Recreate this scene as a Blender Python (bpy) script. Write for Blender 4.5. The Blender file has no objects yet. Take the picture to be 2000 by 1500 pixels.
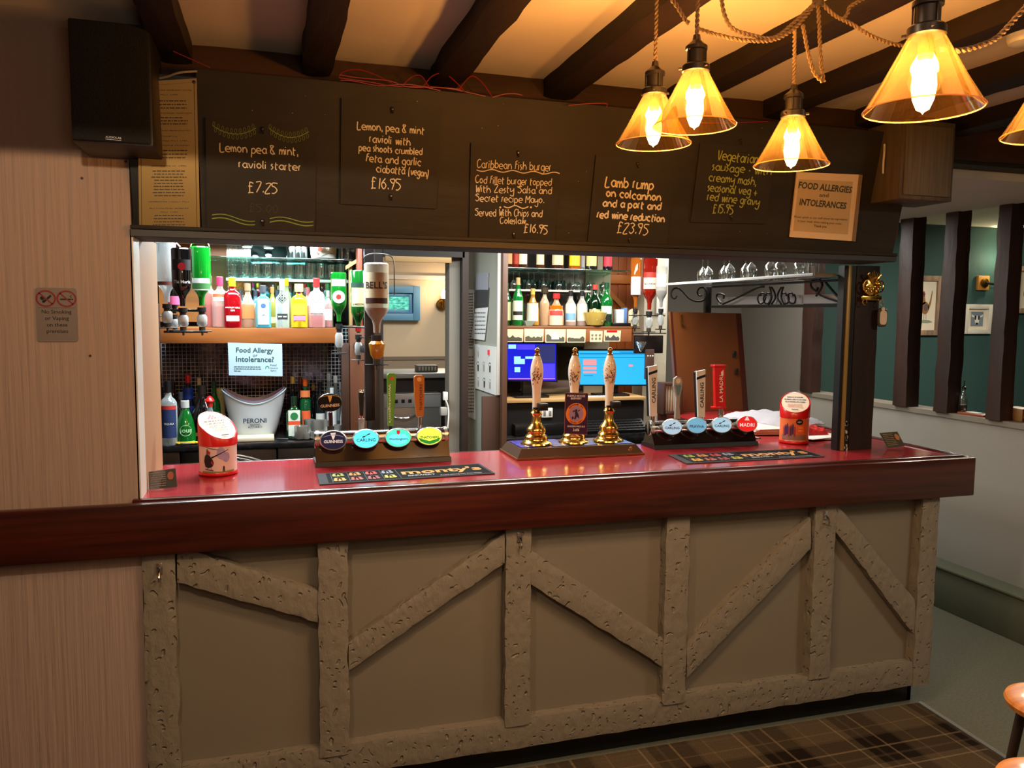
import bpy, bmesh, math, random
from mathutils import Vector, Matrix, noise
from math import sin, cos, pi, atan2, radians as RAD
rnd = random.Random(7)
sc = bpy.context.scene
COL = sc.collection
# ------------------------------------------------------------------ camera
CAM_D, CAM_H, YAW, PITCH, ROLL, FPX = 2.62995, 1.69165, 0.29824, -0.08808, 0.00903, 1562.28175
cd = bpy.data.cameras.new('camera'); cam = bpy.data.objects.new('camera', cd); COL.objects.link(cam)
_f = Vector((sin(YAW)*cos(PITCH), cos(YAW)*cos(PITCH), sin(PITCH)))
_r0 = Vector((cos(YAW), -sin(YAW), 0)); _u0 = _r0.cross(_f)
_r = _r0*cos(ROLL)+_u0*sin(ROLL); _u = -_r0*sin(ROLL)+_u0*cos(ROLL)
CAM = Vector((0, -CAM_D, CAM_H))
cam.matrix_world = Matrix(((_r.x,_u.x,-_f.x,CAM.x),(_r.y,_u.y,-_f.y,CAM.y),(_r.z,_u.z,-_f.z,CAM.z),(0,0,0,1)))
cd.sensor_width = 36; cd.lens = FPX*36/2000; cd.clip_start = .05
sc.camera = cam
sc.view_settings.view_transform = 'Standard'; sc.view_settings.look = 'None'
sc.view_settings.exposure = 0.55; sc.view_settings.gamma = 1; sc.view_settings.use_curve_mapping = False
sc.cycles.transparent_max_bounces = 32; sc.cycles.max_bounces = 8; sc.cycles.diffuse_bounces = 4
sc.cycles.caustics_reflective = False; sc.cycles.caustics_refractive = False
sc.cycles.sample_clamp_indirect = 4
w = bpy.data.worlds.new('world'); sc.world = w; w.use_nodes = True
w.node_tree.nodes['Background'].inputs[0].default_value = (.55,.6,.7,1)
w.node_tree.nodes['Background'].inputs[1].default_value = .15

WARM = (1.0, .665, .38); COOL = (.84, .95, 1.0)
def light(name, kind, loc, power, col, size=.1, rot=(0,0,0), **k):
    l = bpy.data.lights.new(name, kind); l.energy = power; l.color = col
    if kind == 'AREA':
        l.shape = 'RECTANGLE'; l.size = size[0]; l.size_y = size[1]
    else: l.shadow_soft_size = size
    for a, b in k.items(): setattr(l, a, b)
    o = bpy.data.objects.new(name, l); COL.objects.link(o); o.location = loc; o.rotation_euler = rot
    return o
# bar interior: two ceiling panels over the servery, a wall fill and cabinet LEDs
light('bar_area_light', 'AREA', (.15,1.15,2.28), 38, COOL, (1.1,.35))
light('bar_area_light', 'AREA', (1.7,1.35,2.28), 32, (1,.95,.86), (1.1,.3))
light('bar_area_light', 'AREA', (3.1,2.0,2.28), 14, (1,.95,.88), (.9,.3))  # added fill for the dark wall behind the overhead rack
light('cabinet_led', 'AREA', (-.05,1.78,2.035), 16, (.8,.96,1.0), (.75,.06))
# lounge: shaded pendants out of frame behind the camera side, and added unseen fills
light('shaded_pendant', 'SPOT', (-.35,-1.45,2.27), 26, (1,.74,.48), .02, (0,0,0), spot_size=RAD(171), spot_blend=.01)
light('ceiling_fill', 'AREA', (.3,-2.9,1.7), 15, (1,.76,.56), (.5,.2), (pi,0,0))  # unseen fill aimed upwards, added to brighten the left ceiling
light('lounge_fill', 'AREA', (.6,-3.6,2.42), 7, (1,.82,.62), (.9,.6))  # soft overhead fill added behind the camera for the front room
light('passage_fill', 'AREA', (3.2,-1.6,2.40), 14, (1,.9,.72), (.4,.4))  # unseen fill that brightens the half wall posts
# rooms beyond
light('dining_area_light', 'AREA', (5.6,1.9,2.5), 42, (1,.9,.75), (.6,.6))  # unseen area light that brightens the dining room
light('back_room_area_light', 'AREA', (1.6,4.4,2.45), 30, (1,.92,.82), (.9,.9))  # unseen area light for the room behind the doorway
light('back_room_small_area_light', 'AREA', (.4,2.6,2.3), 5, (.95,.98,1), (.3,.3))  # small unseen area light shining down behind the servery wall

# ------------------------------------------------------------------ pixel helper: a photo pixel on a real plane
def ray(px, py): return _f + _r*((px-1000)/FPX) - _u*((py-750)/FPX)
def U(px, py, x=None, y=None, z=None):
    d = ray(px, py)
    if x is not None: t = (x-CAM.x)/d.x
    elif y is not None: t = (y-CAM.y)/d.y
    else: t = (z-CAM.z)/d.z
    return CAM + d*t
def S(P): return FPX/((Vector(P)-CAM).dot(_f))      # pixels per metre at P
class Plane:
    def __init__(s, o, n): s.o = Vector(o); s.n = Vector(n).normalized()
    def at(s, px, py, eps=0):
        d = ray(px, py); t = (s.o+s.n*eps-CAM).dot(s.n)/d.dot(s.n); return CAM+d*t
def PY(y): return Plane((0,y,0),(0,-1,0))
def PZ(z): return Plane((0,0,z),(0,0,1))
def PX(x): return Plane((x,0,0),(-1,0,0))

# ------------------------------------------------------------------ materials
def lin(c):
    if isinstance(c, str): c = tuple(int(c[i:i+2],16)/255 for i in (0,2,4))
    return tuple(((v/12.92) if v <= .04045 else ((v+.055)/1.055)**2.4) for v in c)+(1,)
MATS = {}
def M(name, col, rough=.6, metal=0, spec=.5, emit=None, es=1, bump=None, var=None, coat=0, trans=0):
    """bump=(scale,strength,(sx,sy,sz)); var=(scale,colour2,(sx,sy,sz))"""
    if name in MATS: return MATS[name]
    m = bpy.data.materials.new(name); m.use_nodes = True; MATS[name] = m
    nt = m.node_tree; b = nt.nodes['Principled BSDF']
    b.inputs['Base Color'].default_value = lin(col); b.inputs['Roughness'].default_value = rough
    b.inputs['Metallic'].default_value = metal; b.inputs['Specular IOR Level'].default_value = spec
    b.inputs['Coat Weight'].default_value = coat; b.inputs['Coat Roughness'].default_value = .08
    b.inputs['Transmission Weight'].default_value = trans
    if emit: b.inputs['Emission Color'].default_value = lin(emit); b.inputs['Emission Strength'].default_value = es
    def coords(s):
        tc = nt.nodes.new('ShaderNodeTexCoord'); mp = nt.nodes.new('ShaderNodeMapping')
        mp.inputs['Scale'].default_value = s; nt.links.new(tc.outputs['Object'], mp.inputs[0]); return mp.outputs[0]
    if var:
        n = nt.nodes.new('ShaderNodeTexNoise'); n.inputs['Scale'].default_value = var[0]; n.inputs['Detail'].default_value = 5
        nt.links.new(coords(var[2] if len(var)>2 else (1,1,1)), n.inputs['Vector'])
        r = nt.nodes.new('ShaderNodeValToRGB'); r.color_ramp.elements[0].position = .35; r.color_ramp.elements[1].position = .65
        r.color_ramp.elements[0].color = lin(col); r.color_ramp.elements[1].color = lin(var[1])
        nt.links.new(n.outputs['Fac'], r.inputs[0]); nt.links.new(r.outputs[0], b.inputs['Base Color'])
    if bump:
        n = nt.nodes.new('ShaderNodeTexNoise'); n.inputs['Scale'].default_value = bump[0]; n.inputs['Detail'].default_value = 3
        nt.links.new(coords(bump[2] if len(bump)>2 else (1,1,1)), n.inputs['Vector'])
        bp = nt.nodes.new('ShaderNodeBump'); bp.inputs['Strength'].default_value = bump[1]; bp.inputs['Distance'].default_value = bump[3] if len(bump)>3 else .01
        nt.links.new(n.outputs['Fac'], bp.inputs['Height']); nt.links.new(bp.outputs[0], b.inputs['Normal'])
    return m
def G(name, col, dens=.35, rough=.04):
    """thin glass: part clear, part glossy body of its own colour"""
    if name in MATS: return MATS[name]
    m = M(name, col, rough, spec=.9, coat=.6); nt = m.node_tree; b = nt.nodes['Principled BSDF']
    t = nt.nodes.new('ShaderNodeBsdfTransparent'); c = lin(col); t.inputs[0].default_value = tuple(.35+.65*v for v in c[:3])+(1,) if dens < .5 else tuple(.1+.9*v for v in c[:3])+(1,)
    mx = nt.nodes.new('ShaderNodeMixShader'); lw = nt.nodes.new('ShaderNodeLayerWeight'); lw.inputs[0].default_value = .35
    mr = nt.nodes.new('ShaderNodeMapRange'); mr.inputs[3].default_value = dens; mr.inputs[4].default_value = min(1, dens+.6)
    nt.links.new(lw.outputs['Facing'], mr.inputs[0]); nt.links.new(mr.outputs[0], mx.inputs[0])
    nt.links.new(t.outputs[0], mx.inputs[1]); nt.links.new(b.outputs[0], mx.inputs[2])
    nt.links.new(mx.outputs[0], nt.nodes['Material Output'].inputs[0]); return m
def clear_glass(name, tint, frac=.05):
    if name in MATS: return MATS[name]
    m = bpy.data.materials.new(name); m.use_nodes = True; MATS[name] = m; nt = m.node_tree
    nt.nodes.remove(nt.nodes['Principled BSDF'])
    t = nt.nodes.new('ShaderNodeBsdfTransparent'); t.inputs[0].default_value = lin(tint)
    g = nt.nodes.new('ShaderNodeBsdfGlossy'); g.inputs['Roughness'].default_value = .03; g.inputs[0].default_value = (1,1,1,1)
    lw = nt.nodes.new('ShaderNodeLayerWeight'); lw.inputs[0].default_value = .25
    mr = nt.nodes.new('ShaderNodeMapRange'); mr.inputs[3].default_value = frac; mr.inputs[4].default_value = .75
    mx = nt.nodes.new('ShaderNodeMixShader'); nt.links.new(lw.outputs['Facing'], mr.inputs[0]); nt.links.new(mr.outputs[0], mx.inputs[0])
    nt.links.new(t.outputs[0], mx.inputs[1]); nt.links.new(g.outputs[0], mx.inputs[2]); nt.links.new(mx.outputs[0], nt.nodes['Material Output'].inputs[0])
    return m

# ------------------------------------------------------------------ mesh builder
class MB:
    def __init__(s): s.v = []; s.f = []
    def add(s, vs, fs):
        o = len(s.v); s.v += [Vector(v) for v in vs]; s.f += [tuple(i+o for i in f) for f in fs]; return s
    def box(s, a, b):
        x0,y0,z0 = a; x1,y1,z1 = b
        return s.hexa([(x0,y0,z0),(x1,y0,z0),(x1,y1,z0),(x0,y1,z0)], [(x0,y0,z1),(x1,y0,z1),(x1,y1,z1),(x0,y1,z1)])
    def hexa(s, lo, hi):
        return s.add(list(lo)+list(hi), [(3,2,1,0),(4,5,6,7),(0,1,5,4),(1,2,6,5),(2,3,7,6),(3,0,4,7)])
    def cbox(s, a, b, c=.004):
        """box with all edges chamfered by c"""
        bm = bmesh.new(); x0,y0,z0 = a; x1,y1,z1 = b
        vs = [bm.verts.new(p) for p in [(x0,y0,z0),(x1,y0,z0),(x1,y1,z0),(x0,y1,z0),(x0,y0,z1),(x1,y0,z1),(x1,y1,z1),(x0,y1,z1)]]
        for f in [(3,2,1,0),(4,5,6,7),(0,1,5,4),(1,2,6,5),(2,3,7,6),(3,0,4,7)]: bm.faces.new([vs[i] for i in f])
        bmesh.ops.bevel(bm, geom=list(bm.edges), offset=c, segments=2, affect='EDGES', profile=.5)
        bm.verts.index_update(); s.add([v.co.copy() for v in bm.verts], [[v.index for v in f.verts] for f in bm.faces]); bm.free(); return s
    def slab(s, pts, back):
        """polygon pts pushed by vector back"""
        n = len(pts); back = Vector(back); P = [Vector(p) for p in pts]
        return s.add(P+[p+back for p in P], [tuple(range(n)), tuple(reversed(range(n,2*n)))]+[(i,i+n,(i+1)%n+n,(i+1)%n) for i in range(n)])
    def poly(s, pts): return s.add(pts, [tuple(range(len(pts)))])
    def tube(s, pts, r, n=8, closed=False, caps=True):
        P = [Vector(p) for p in pts]; m = len(P); R = r if hasattr(r,'__len__') else [r]*m
        rings = []; up = None
        for i in range(m):
            if closed: t = P[(i+1)%m]-P[i-1]
            else: t = P[min(i+1,m-1)]-P[max(i-1,0)]
            if t.length < 1e-9: t = Vector((0,0,1))
            t.normalize()
            if up is None: up = t.orthogonal().normalized()
            up = (up-t*up.dot(t)); up = up.normalized() if up.length > 1e-6 else t.orthogonal().normalized()
            q = t.cross(up); rings.append([P[i]+(up*cos(2*pi*k/n)+q*sin(2*pi*k/n))*R[i] for k in range(n)])
        vs = [v for g in rings for v in g]; fs = []
        for i in range(m if closed else m-1):
            j = (i+1)%m
            for k in range(n): fs.append((i*n+k, i*n+(k+1)%n, j*n+(k+1)%n, j*n+k))
        if caps and not closed: fs += [tuple(reversed(range(n))), tuple(range((m-1)*n, m*n))]
        return s.add(vs, fs)
    def lathe(s, prof, c=(0,0,0), n=20, axis='z', sq=2.0, dr=1.0, cap=True):
        """prof=[(r,h)...]; sq: superellipse exponent; dr: depth ratio"""
        vs = []; fs = []; c = Vector(c)
        for r, h in prof:
            for k in range(n):
                a = 2*pi*(k+.5)/n; ca, sa = cos(a), sin(a)
                q = (abs(ca)**sq+abs(sa)**sq)**(-1/sq)
                x, y = r*q*ca, r*q*sa*dr
                vs.append(c+(Vector((x,y,h)) if axis=='z' else Vector((x,-h,y)) if axis=='y' else Vector((h,x,y))))
        for i in range(len(prof)-1):
            for k in range(n): fs.append((i*n+k, i*n+(k+1)%n, (i+1)*n+(k+1)%n, (i+1)*n+k))
        if cap: fs += [tuple(reversed(range(n))), tuple(range((len(prof)-1)*n, len(prof)*n))]
        return s.add(vs, fs)
    def ribbon(s, pts, wd, nrm, closed=False):
        P = [Vector(p) for p in pts]; m = len(P); nrm = Vector(nrm)
        if m < 2: return s
        vs = []
        for i in range(m):
            t = (P[(i+1)%m]-P[i-1]) if closed else P[min(i+1,m-1)]-P[max(i-1,0)]
            q = t.cross(nrm); q = q.normalized()*wd/2 if q.length > 1e-9 else Vector((0,0,wd/2)); vs += [P[i]+q, P[i]-q]
        fs = [(2*i,2*i+1,2*i+3,2*i+2) for i in range(m-1)]
        if closed: fs.append((2*m-2,2*m-1,1,0))
        return s.add(vs, fs)
    def disc(s, c, r, nrm, n=20, ry=None, up=None):
        nrm = Vector(nrm).normalized(); c = Vector(c); up = Vector(up or (0,0,1)); q = up.cross(nrm)
        q = q.normalized() if q.length > 1e-6 else Vector((1,0,0)); p = nrm.cross(q)
        return s.poly([c+q*r*cos(2*pi*k/n)+p*(ry or r)*sin(2*pi*k/n) for k in range(n)])
    def xf(s, m): s.v = [m@v for v in s.v]; return s
    def build(s, name, mat, parent=None, world=False, smooth=True, kind=None, label=None, loc=None, bevel=0):
        me = bpy.data.meshes.new(name); vs = s.v
        if parent is not None and world:
            inv = MW[parent.name].inverted(); vs = [inv@v for v in vs]
        me.from_pydata([tuple(v) for v in vs], [], s.f); me.update()
        bm = bmesh.new(); bm.from_mesh(me); bmesh.ops.remove_doubles(bm, verts=bm.verts, dist=1e-6)
        bmesh.ops.recalc_face_normals(bm, faces=bm.faces); bm.to_mesh(me); bm.free()
        for x in (mat if isinstance(mat,(list,tuple)) else [mat]): me.materials.append(x)
        if smooth:
            me.polygons.foreach_set('use_smooth', [True]*len(me.polygons)); 
            try: me.set_sharp_from_angle(angle=RAD(38))
            except Exception: pass
        o = bpy.data.objects.new(name, me); COL.objects.link(o)
        if parent: o.parent = parent
        if loc: o.location = loc
        if kind: o['kind'] = kind
        if label: o['label'] = label
        MW[o.name] = (MW[parent.name] if parent else Matrix.Identity(4)) @ Matrix.Translation(loc or (0,0,0))
        return o
MW = {}
def thing(name, label, cat, loc=(0,0,0), rz=0, group=None, rot=None):
    o = bpy.data.objects.new(name, None); COL.objects.link(o); o.location = loc; o.rotation_euler = rot or (0,0,rz)
    o.empty_display_size = .05
    o['label'] = label; o['category'] = cat
    if group: o['group'] = group
    MW[o.name] = Matrix.Translation(loc) @ o.rotation_euler.to_matrix().to_4x4(); return o
def tag(o, label, cat, group=None):
    o['label'] = label; o['category'] = cat
    if group: o['group'] = group
    return o
def struct(o): o['kind'] = 'structure'; return o
def dup(o, loc, rz=None, label=None, group=None):
    c = o.copy(); COL.objects.link(c); c.location = loc
    if rz is not None: c.rotation_euler[2] = rz
    if label: c['label'] = label
    if group: c['group'] = group
    for ch in list(o.children):
        d = ch.copy(); COL.objects.link(d); d.parent = c
        for g in list(ch.children):
            e = g.copy(); COL.objects.link(e); e.parent = d
    return c
def face_cam(x, y): return -atan2(x-CAM.x, y-CAM.y)

def hewn(mb, LT, LB, RB, RT, back, n=18, m=5, wob=.003, seed=0, ends=True):
    """rough adzed timber: the front quad LT-LB-RB-RT with wavy arrises, body going along 'back'"""
    LT,LB,RB,RT,back = map(Vector,(LT,LB,RB,RT,back)); bn = back.normalized(); vs = []; fs = []
    def nz(i,j,k): return noise.noise(Vector((i*.41+seed*7.3, j*.9+seed*3.1, k*5.7)))
    for i in range(n+1):
        t = i/n; top = LT.lerp(RT,t); bot = LB.lerp(RB,t); ax = (top-bot).normalized()
        e = 0 if i in (0,n) and False else 1
        a = nz(i,0,1)*wob*2.2*e; b = nz(i,0,2)*wob*2.2*e
        row = [top-ax*a+back]
        for j in range(m+1):
            s_ = j/m; p = (top-ax*a).lerp(bot+ax*b, s_)
            d = wob*1.1 if j in (0,m) else 0
            row.append(p+bn*(d+abs(nz(i*1.7,j,3))*wob))
        row.append(bot+ax*b+back); vs += row
    k = m+3
    for i in range(n):
        for j in range(k-1): fs.append((i*k+j, i*k+j+1, (i+1)*k+j+1, (i+1)*k+j))
        fs.append((i*k+k-1, i*k, (i+1)*k, (i+1)*k+k-1))
    fs += [tuple(range(k)), tuple(reversed(range(n*k, n*k+k)))]
    mb.add(vs, fs); return mb

# ------------------------------------------------------------------ lettering
_TC = {}
def text_geo(s, bold=0.0):
    key = (s, bold)
    if key not in _TC:
        c = bpy.data.curves.new('tmp', 'FONT'); c.body = s; c.size = 1; c.resolution_u = 2; c.offset = bold; c.fill_mode = 'FRONT'
        o = bpy.data.objects.new('tmp', c); me = bpy.data.meshes.new_from_object(o)
        vs = [v.co.copy() for v in me.vertices]; fs = [tuple(p.vertices) for p in me.polygons]
        bpy.data.objects.remove(o); bpy.data.curves.remove(c); bpy.data.meshes.remove(me)
        if vs:
            x0 = min(v.x for v in vs); x1 = max(v.x for v in vs)
            vs = [Vector((v.x-x0, v.y, 0)) for v in vs]; wdt = x1-x0
        else: wdt = 1
        _TC[key] = (vs, fs, wdt)
    return _TC[key]
def text_flat(mb, s, A, B, up, size=None, bold=0.0):
    """letters along A->B (world), height direction up; size = cap height in metres (default keeps proportion)"""
    vs, fs, wd = text_geo(s, bold); A = Vector(A); B = Vector(B); d = B-A; k = d.length/wd
    h = k if size is None else size/.70
    mb.add([A+d*(v.x/wd)+Vector(up).normalized()*v.y*h for v in vs], fs)
def text_px(mb, pl, s, a, b, capx=None, bold=0.0, eps=.0008):
    A = pl.at(*a, eps); B = pl.at(*b, eps); upv = pl.at(a[0], a[1]-10, eps)-A
    # letters stay upright on their plane
    n = pl.n; d = (B-A).normalized(); up = n.cross(d); up = up if up.dot(upv) > 0 else -up
    text_flat(mb, s, A, B, up, None if capx is None else capx/S(A), bold)
def text_wrap(mb, s, r, z, width, size=None, bold=0.0, ph=0.0):
    """on a cylinder radius r facing local -y, centred at height z"""
    vs, fs, wd = text_geo(s, bold); k = width/wd; h = k if size is None else size/.70
    out = []
    for v in vs:
        a = (v.x*k-width/2)/r+ph; out.append((r*sin(a), -r*cos(a), z-(.35*h)+v.y*h))
    mb.add(out, fs)
def text_loc(mb, s, c, width, size=None, bold=0.0, rot=0.0):
    """flat, facing local -y, centred on c; rot turns it in its own plane"""
    vs, fs, wd = text_geo(s, bold); k = width/wd; h = k if size is None else size/.70; c = Vector(c)
    out = []
    for v in vs:
        x = v.x*k-width/2; z = v.y*h-.35*h
        out.append(c+Vector((x*cos(rot)-z*sin(rot), 0, x*sin(rot)+z*cos(rot))))
    mb.add(out, fs)
def patch(mb, r, a0, a1, z0, z1, n=8):
    vs = []; fs = []
    for i in range(n+1):
        a = a0+(a1-a0)*i/n; vs += [(r*sin(a),-r*cos(a),z0),(r*sin(a),-r*cos(a),z1)]
    fs = [(2*i,2*i+2,2*i+3,2*i+1) for i in range(n)]; mb.add(vs, fs)
def words(mb, A, B, up, h, seed=0, gap=.35):
    """illegible small print: broken bars"""
    R = random.Random(seed); A = Vector(A); B = Vector(B); d = (B-A); L = d.length; d.normalize(); up = Vector(up).normalized(); x = 0
    while x < L:
        w_ = h*R.uniform(1.2,4.5); x2 = min(L, x+w_)
        if x2-x > h*.5: mb.poly([A+d*x, A+d*x2, A+d*x2+up*h, A+d*x+up*h])
        x = x2+h*gap*2

GLY = {'a':'4627052344/474453','b':'0b03/0627452304','c':'4627052343','d':'4b43/4627052344','e':'0545462706042343','f':'4b3b1a1803/0747',
'g':'4627052344/47412001','h':'0b03/05274543','i':'0703/090a','k':'0b03/370543','l':'0b0413','m':'0703/05172523/25374543','n':'0703/05274543',
'o':'270523452706','p':'0700/0627452304','r':'0703/051737','s':'37170635341303','t':'1a142333/0747','u':'0704134446/4743','v':'072347',
'w':'0713273347','y':'0705143546/47412001','z':'07470343','L':'0b0343','C':'4a2b0805133344','W':'0b1328334b','Z':'0b4b0343','S':'4a2b0937452304',
'M':'030b264b43','V':'0b234b','0':'2b0723472b','1':'2b23','2':'0a2b4a0343','3':'0a2b4927/27452304','5':'4b0b0827452303','6':'3b0623452706',
'7':'0b4b13','9':'48270a2b4a23','£':'4a2b1a1303/1343/0737','.':'1314','-':'0535',',':'1412','(':'2b080421',')':'0b282401','&':'430a2b3a06042344','+':'0545/2723','s.':''}
def catmull(P, k=4, closed=False):
    if len(P) < 3: return P
    out = []; m = len(P)
    for i in range(m-1):
        p0 = P[max(i-1,0)]; p1 = P[i]; p2 = P[i+1]; p3 = P[min(i+2,m-1)]
        for j in range(k):
            t = j/k; out.append(.5*((2*p1)+(p2-p0)*t+(2*p0-5*p1+4*p2-p3)*t*t+(3*p1-p0-3*p2+p3)*t**3))
    out.append(P[-1]); return out
def chalk(mb, pl, s, a, b, xh, wpx=2.2, seed=0, eps=.0012):
    """handwriting between pixels a and b (baseline); xh = x-height in px"""
    R = random.Random(seed); A = pl.at(*a, eps); B = pl.at(*b, eps); d = B-A; up = pl.n.cross(d).normalized()
    if up.z < 0: up = -up
    k = xh/S(A)/4; wm = wpx/S(A)
    adv = []
    for ch in s: adv.append(3.4 if ch == ' ' else 2.2 if ch in 'il.,' else 3.4 if ch == '1' else 3.3 if ch in '()-rs' else 4.3 if ch in 'tf' else 6.4 if ch in 'mwWM' else 5.5)
    tot = sum(adv); dx = d/tot; x = 0; dn = d.normalized()
    for ch, av in zip(s, adv):
        g = GLY.get(ch)
        if g:
            wsc = (av-1.45)/4 if ch not in 'il.,1' else .8
            jy = R.uniform(-.35,.35); sl = R.uniform(-.05,.12)
            for st in g.split('/'):
                pts = []
                for i in range(0, len(st)-1, 2):
                    gx = int(st[i],16)*wsc; gy = int(st[i+1],16)-3; gy = (gy if gy <= 4 else 4+(gy-4)*.62)+jy
                    pts.append(A+dx*(x+gx+sl*gy)+up*(gy*k))
                mb.ribbon(catmull(pts), wm, pl.n)
        x += av
# ================================================================== MATERIALS
paper = M('wallpaper', (.65,.565,.52), .85, spec=.2, bump=(60,.55,(1,1,.035),.012))
wood_fascia = M('mahogany', (.30,.10,.055), .28, spec=.5, coat=.35, var=(3,(.19,.055,.03),(.6,8,14)))
red_lam = M('red laminate', (.66,.16,.19), .2, spec=.6, coat=.4, var=(5,(.60,.13,.16),(1,1,1)))
taupe = M('taupe paint', (.49,.455,.40), .5, spec=.35, bump=(14,.12,(1,1,1)))
taupe_h = M('taupe hewn paint', (.51,.475,.42), .48, spec=.4, bump=(34,.75,(1,1,.6),.01))
def add_dents(m):
    nt = m.node_tree; b = nt.nodes['Principled BSDF']; tc = nt.nodes.new('ShaderNodeTexCoord')
    nz = nt.nodes.new('ShaderNodeTexNoise'); nz.inputs['Scale'].default_value = 9
    mixv = nt.nodes.new('ShaderNodeMixRGB'); mixv.inputs[0].default_value = .12
    v = nt.nodes.new('ShaderNodeTexVoronoi'); v.inputs['Scale'].default_value = 36
    nt.links.new(tc.outputs['Object'], nz.inputs['Vector']); nt.links.new(tc.outputs['Object'], mixv.inputs[1]); nt.links.new(nz.outputs['Color'], mixv.inputs[2])
    nt.links.new(mixv.outputs[0], v.inputs['Vector'])
    r = nt.nodes.new('ShaderNodeValToRGB'); r.color_ramp.elements[0].position = .13; r.color_ramp.elements[1].position = .25
    nt.links.new(v.outputs['Distance'], r.inputs[0])
    bp = nt.nodes.new('ShaderNodeBump'); bp.inputs['Strength'].default_value = .9; bp.inputs['Distance'].default_value = .007
    old = b.inputs['Normal'].links[0].from_socket
    nt.links.new(r.outputs[0], bp.inputs['Height']); nt.links.new(old, bp.inputs['Normal']); nt.links.new(bp.outputs[0], b.inputs['Normal'])
add_dents(taupe_h)
black_gloss = M('black gloss paint', (.03,.03,.03), .35)
dark_oak = M('dark oak', (.17,.105,.07), .55, spec=.35, var=(4,(.10,.06,.04),(1,1,.25)), bump=(20,.4,(1,1,.3)))
beam_oak = M('beam oak', (.15,.10,.07), .6, spec=.3, var=(4,(.10,.065,.045),(1,.25,1)), bump=(22,.5,(1,.2,1)))
plate_oak = M('plate oak', (.26,.17,.09), .65, spec=.3, var=(5,(.17,.11,.065),(.25,1,1)), bump=(20,.4,(.2,1,1)))
board_blk = M('blackboard backing', (.175,.155,.125), .6, spec=.3, var=(3,(.14,.125,.10),(1,1,4)), bump=(40,.15,(.2,1,1)))
slate_blk = M('slate board', (.155,.145,.125), .62, spec=.25, var=(7,(.18,.165,.145),(1,1,1)))
chalk_w = M('chalk', (.86,.82,.72), .95, spec=.1)
chalk_g = M('green chalk', (.62,.66,.34), .95, spec=.1)
ceil_m = M('ceiling plaster', (.84,.80,.76), .9, spec=.15, bump=(3,.35,(1,1,1),.02))
gray_wall = M('grey wall', (.60,.585,.55), .8, spec=.2, bump=(5,.25,(1,1,1),.01))
gw_dark = M('dark grey wall', (.44,.42,.39), .8, spec=.2)
teal = M('teal wall', (.20,.31,.30), .7, spec=.25, bump=(30,.1))
vinyl = M('vinyl floor', (.40,.41,.35), .45, spec=.4, var=(90,(.46,.46,.40)))
sage = M('sage boxing', (.38,.40,.33), .5, spec=.35)
chrome = M('chrome', (.86,.86,.86), .12, metal=1); steel = M('brushed steel', (.74,.74,.72), .32, metal=.75)
brass = M('polished brass', (.92,.74,.36), .2, metal=1); brass_old = M('old brass', (.55,.40,.16), .35, metal=1)
gunmetal = M('gunmetal', (.30,.28,.27), .32, metal=.9); iron = M('black iron', (.05,.045,.04), .45, spec=.4)
white_pl = M('white plastic', (.85,.85,.83), .35); black_pl = M('black plastic', (.025,.025,.027), .4)
red_pl = M('red plastic', (.80,.06,.05), .3, coat=.3); cream = M('cream print', (.90,.85,.72), .6)
white_p = M('white paper', (.88,.88,.86), .8); ink = M('dark ink', (.07,.07,.08), .7)
white_g = M('white gloss paint', (.82,.80,.76), .4)
beige = M('beige jamb paint', (.64,.48,.33), .6)
shelf_wood = M('shelf wood', (.58,.34,.15), .45, spec=.4, var=(3,(.50,.27,.11),(1,4,6)))
pale_wood = M('pale wood edge', (.70,.56,.36), .5)
reddish = M('reddish timber', (.62,.30,.16), .5, var=(4,(.5,.22,.12),(1,1,.2)))
brown_pan = M('brown panel', (.24,.15,.11), .5)
clear = clear_glass('clear glass', (.97,.985,.98)); 
glassy = clear_glass('drinking glass', (.97,.985,.985), .18)
amberglass = clear_glass('amber lamp glass', (1.0,.90,.70), .10)
_nt = amberglass.node_tree; _tl = _nt.nodes.new('ShaderNodeBsdfTranslucent'); _tl.inputs[0].default_value = lin((1,.78,.42)); _mx = _nt.nodes.new('ShaderNodeMixShader'); _mx.inputs[0].default_value = .016
_out = _nt.nodes['Material Output']; _src = _out.inputs[0].links[0].from_socket; _nt.links.new(_src, _mx.inputs[1]); _nt.links.new(_tl.outputs[0], _mx.inputs[2]); _nt.links.new(_mx.outputs[0], _out.inputs[0])
greenglass = clear_glass('green edge glass', (.70,.90,.86), .12)

# ================================================================== SETTING
def wbox(name, a, b, m, bev=False):
    return struct(MB().box(a, b).build(name, m, smooth=False))
YF = -4.6; ZC = 2.505
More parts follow.
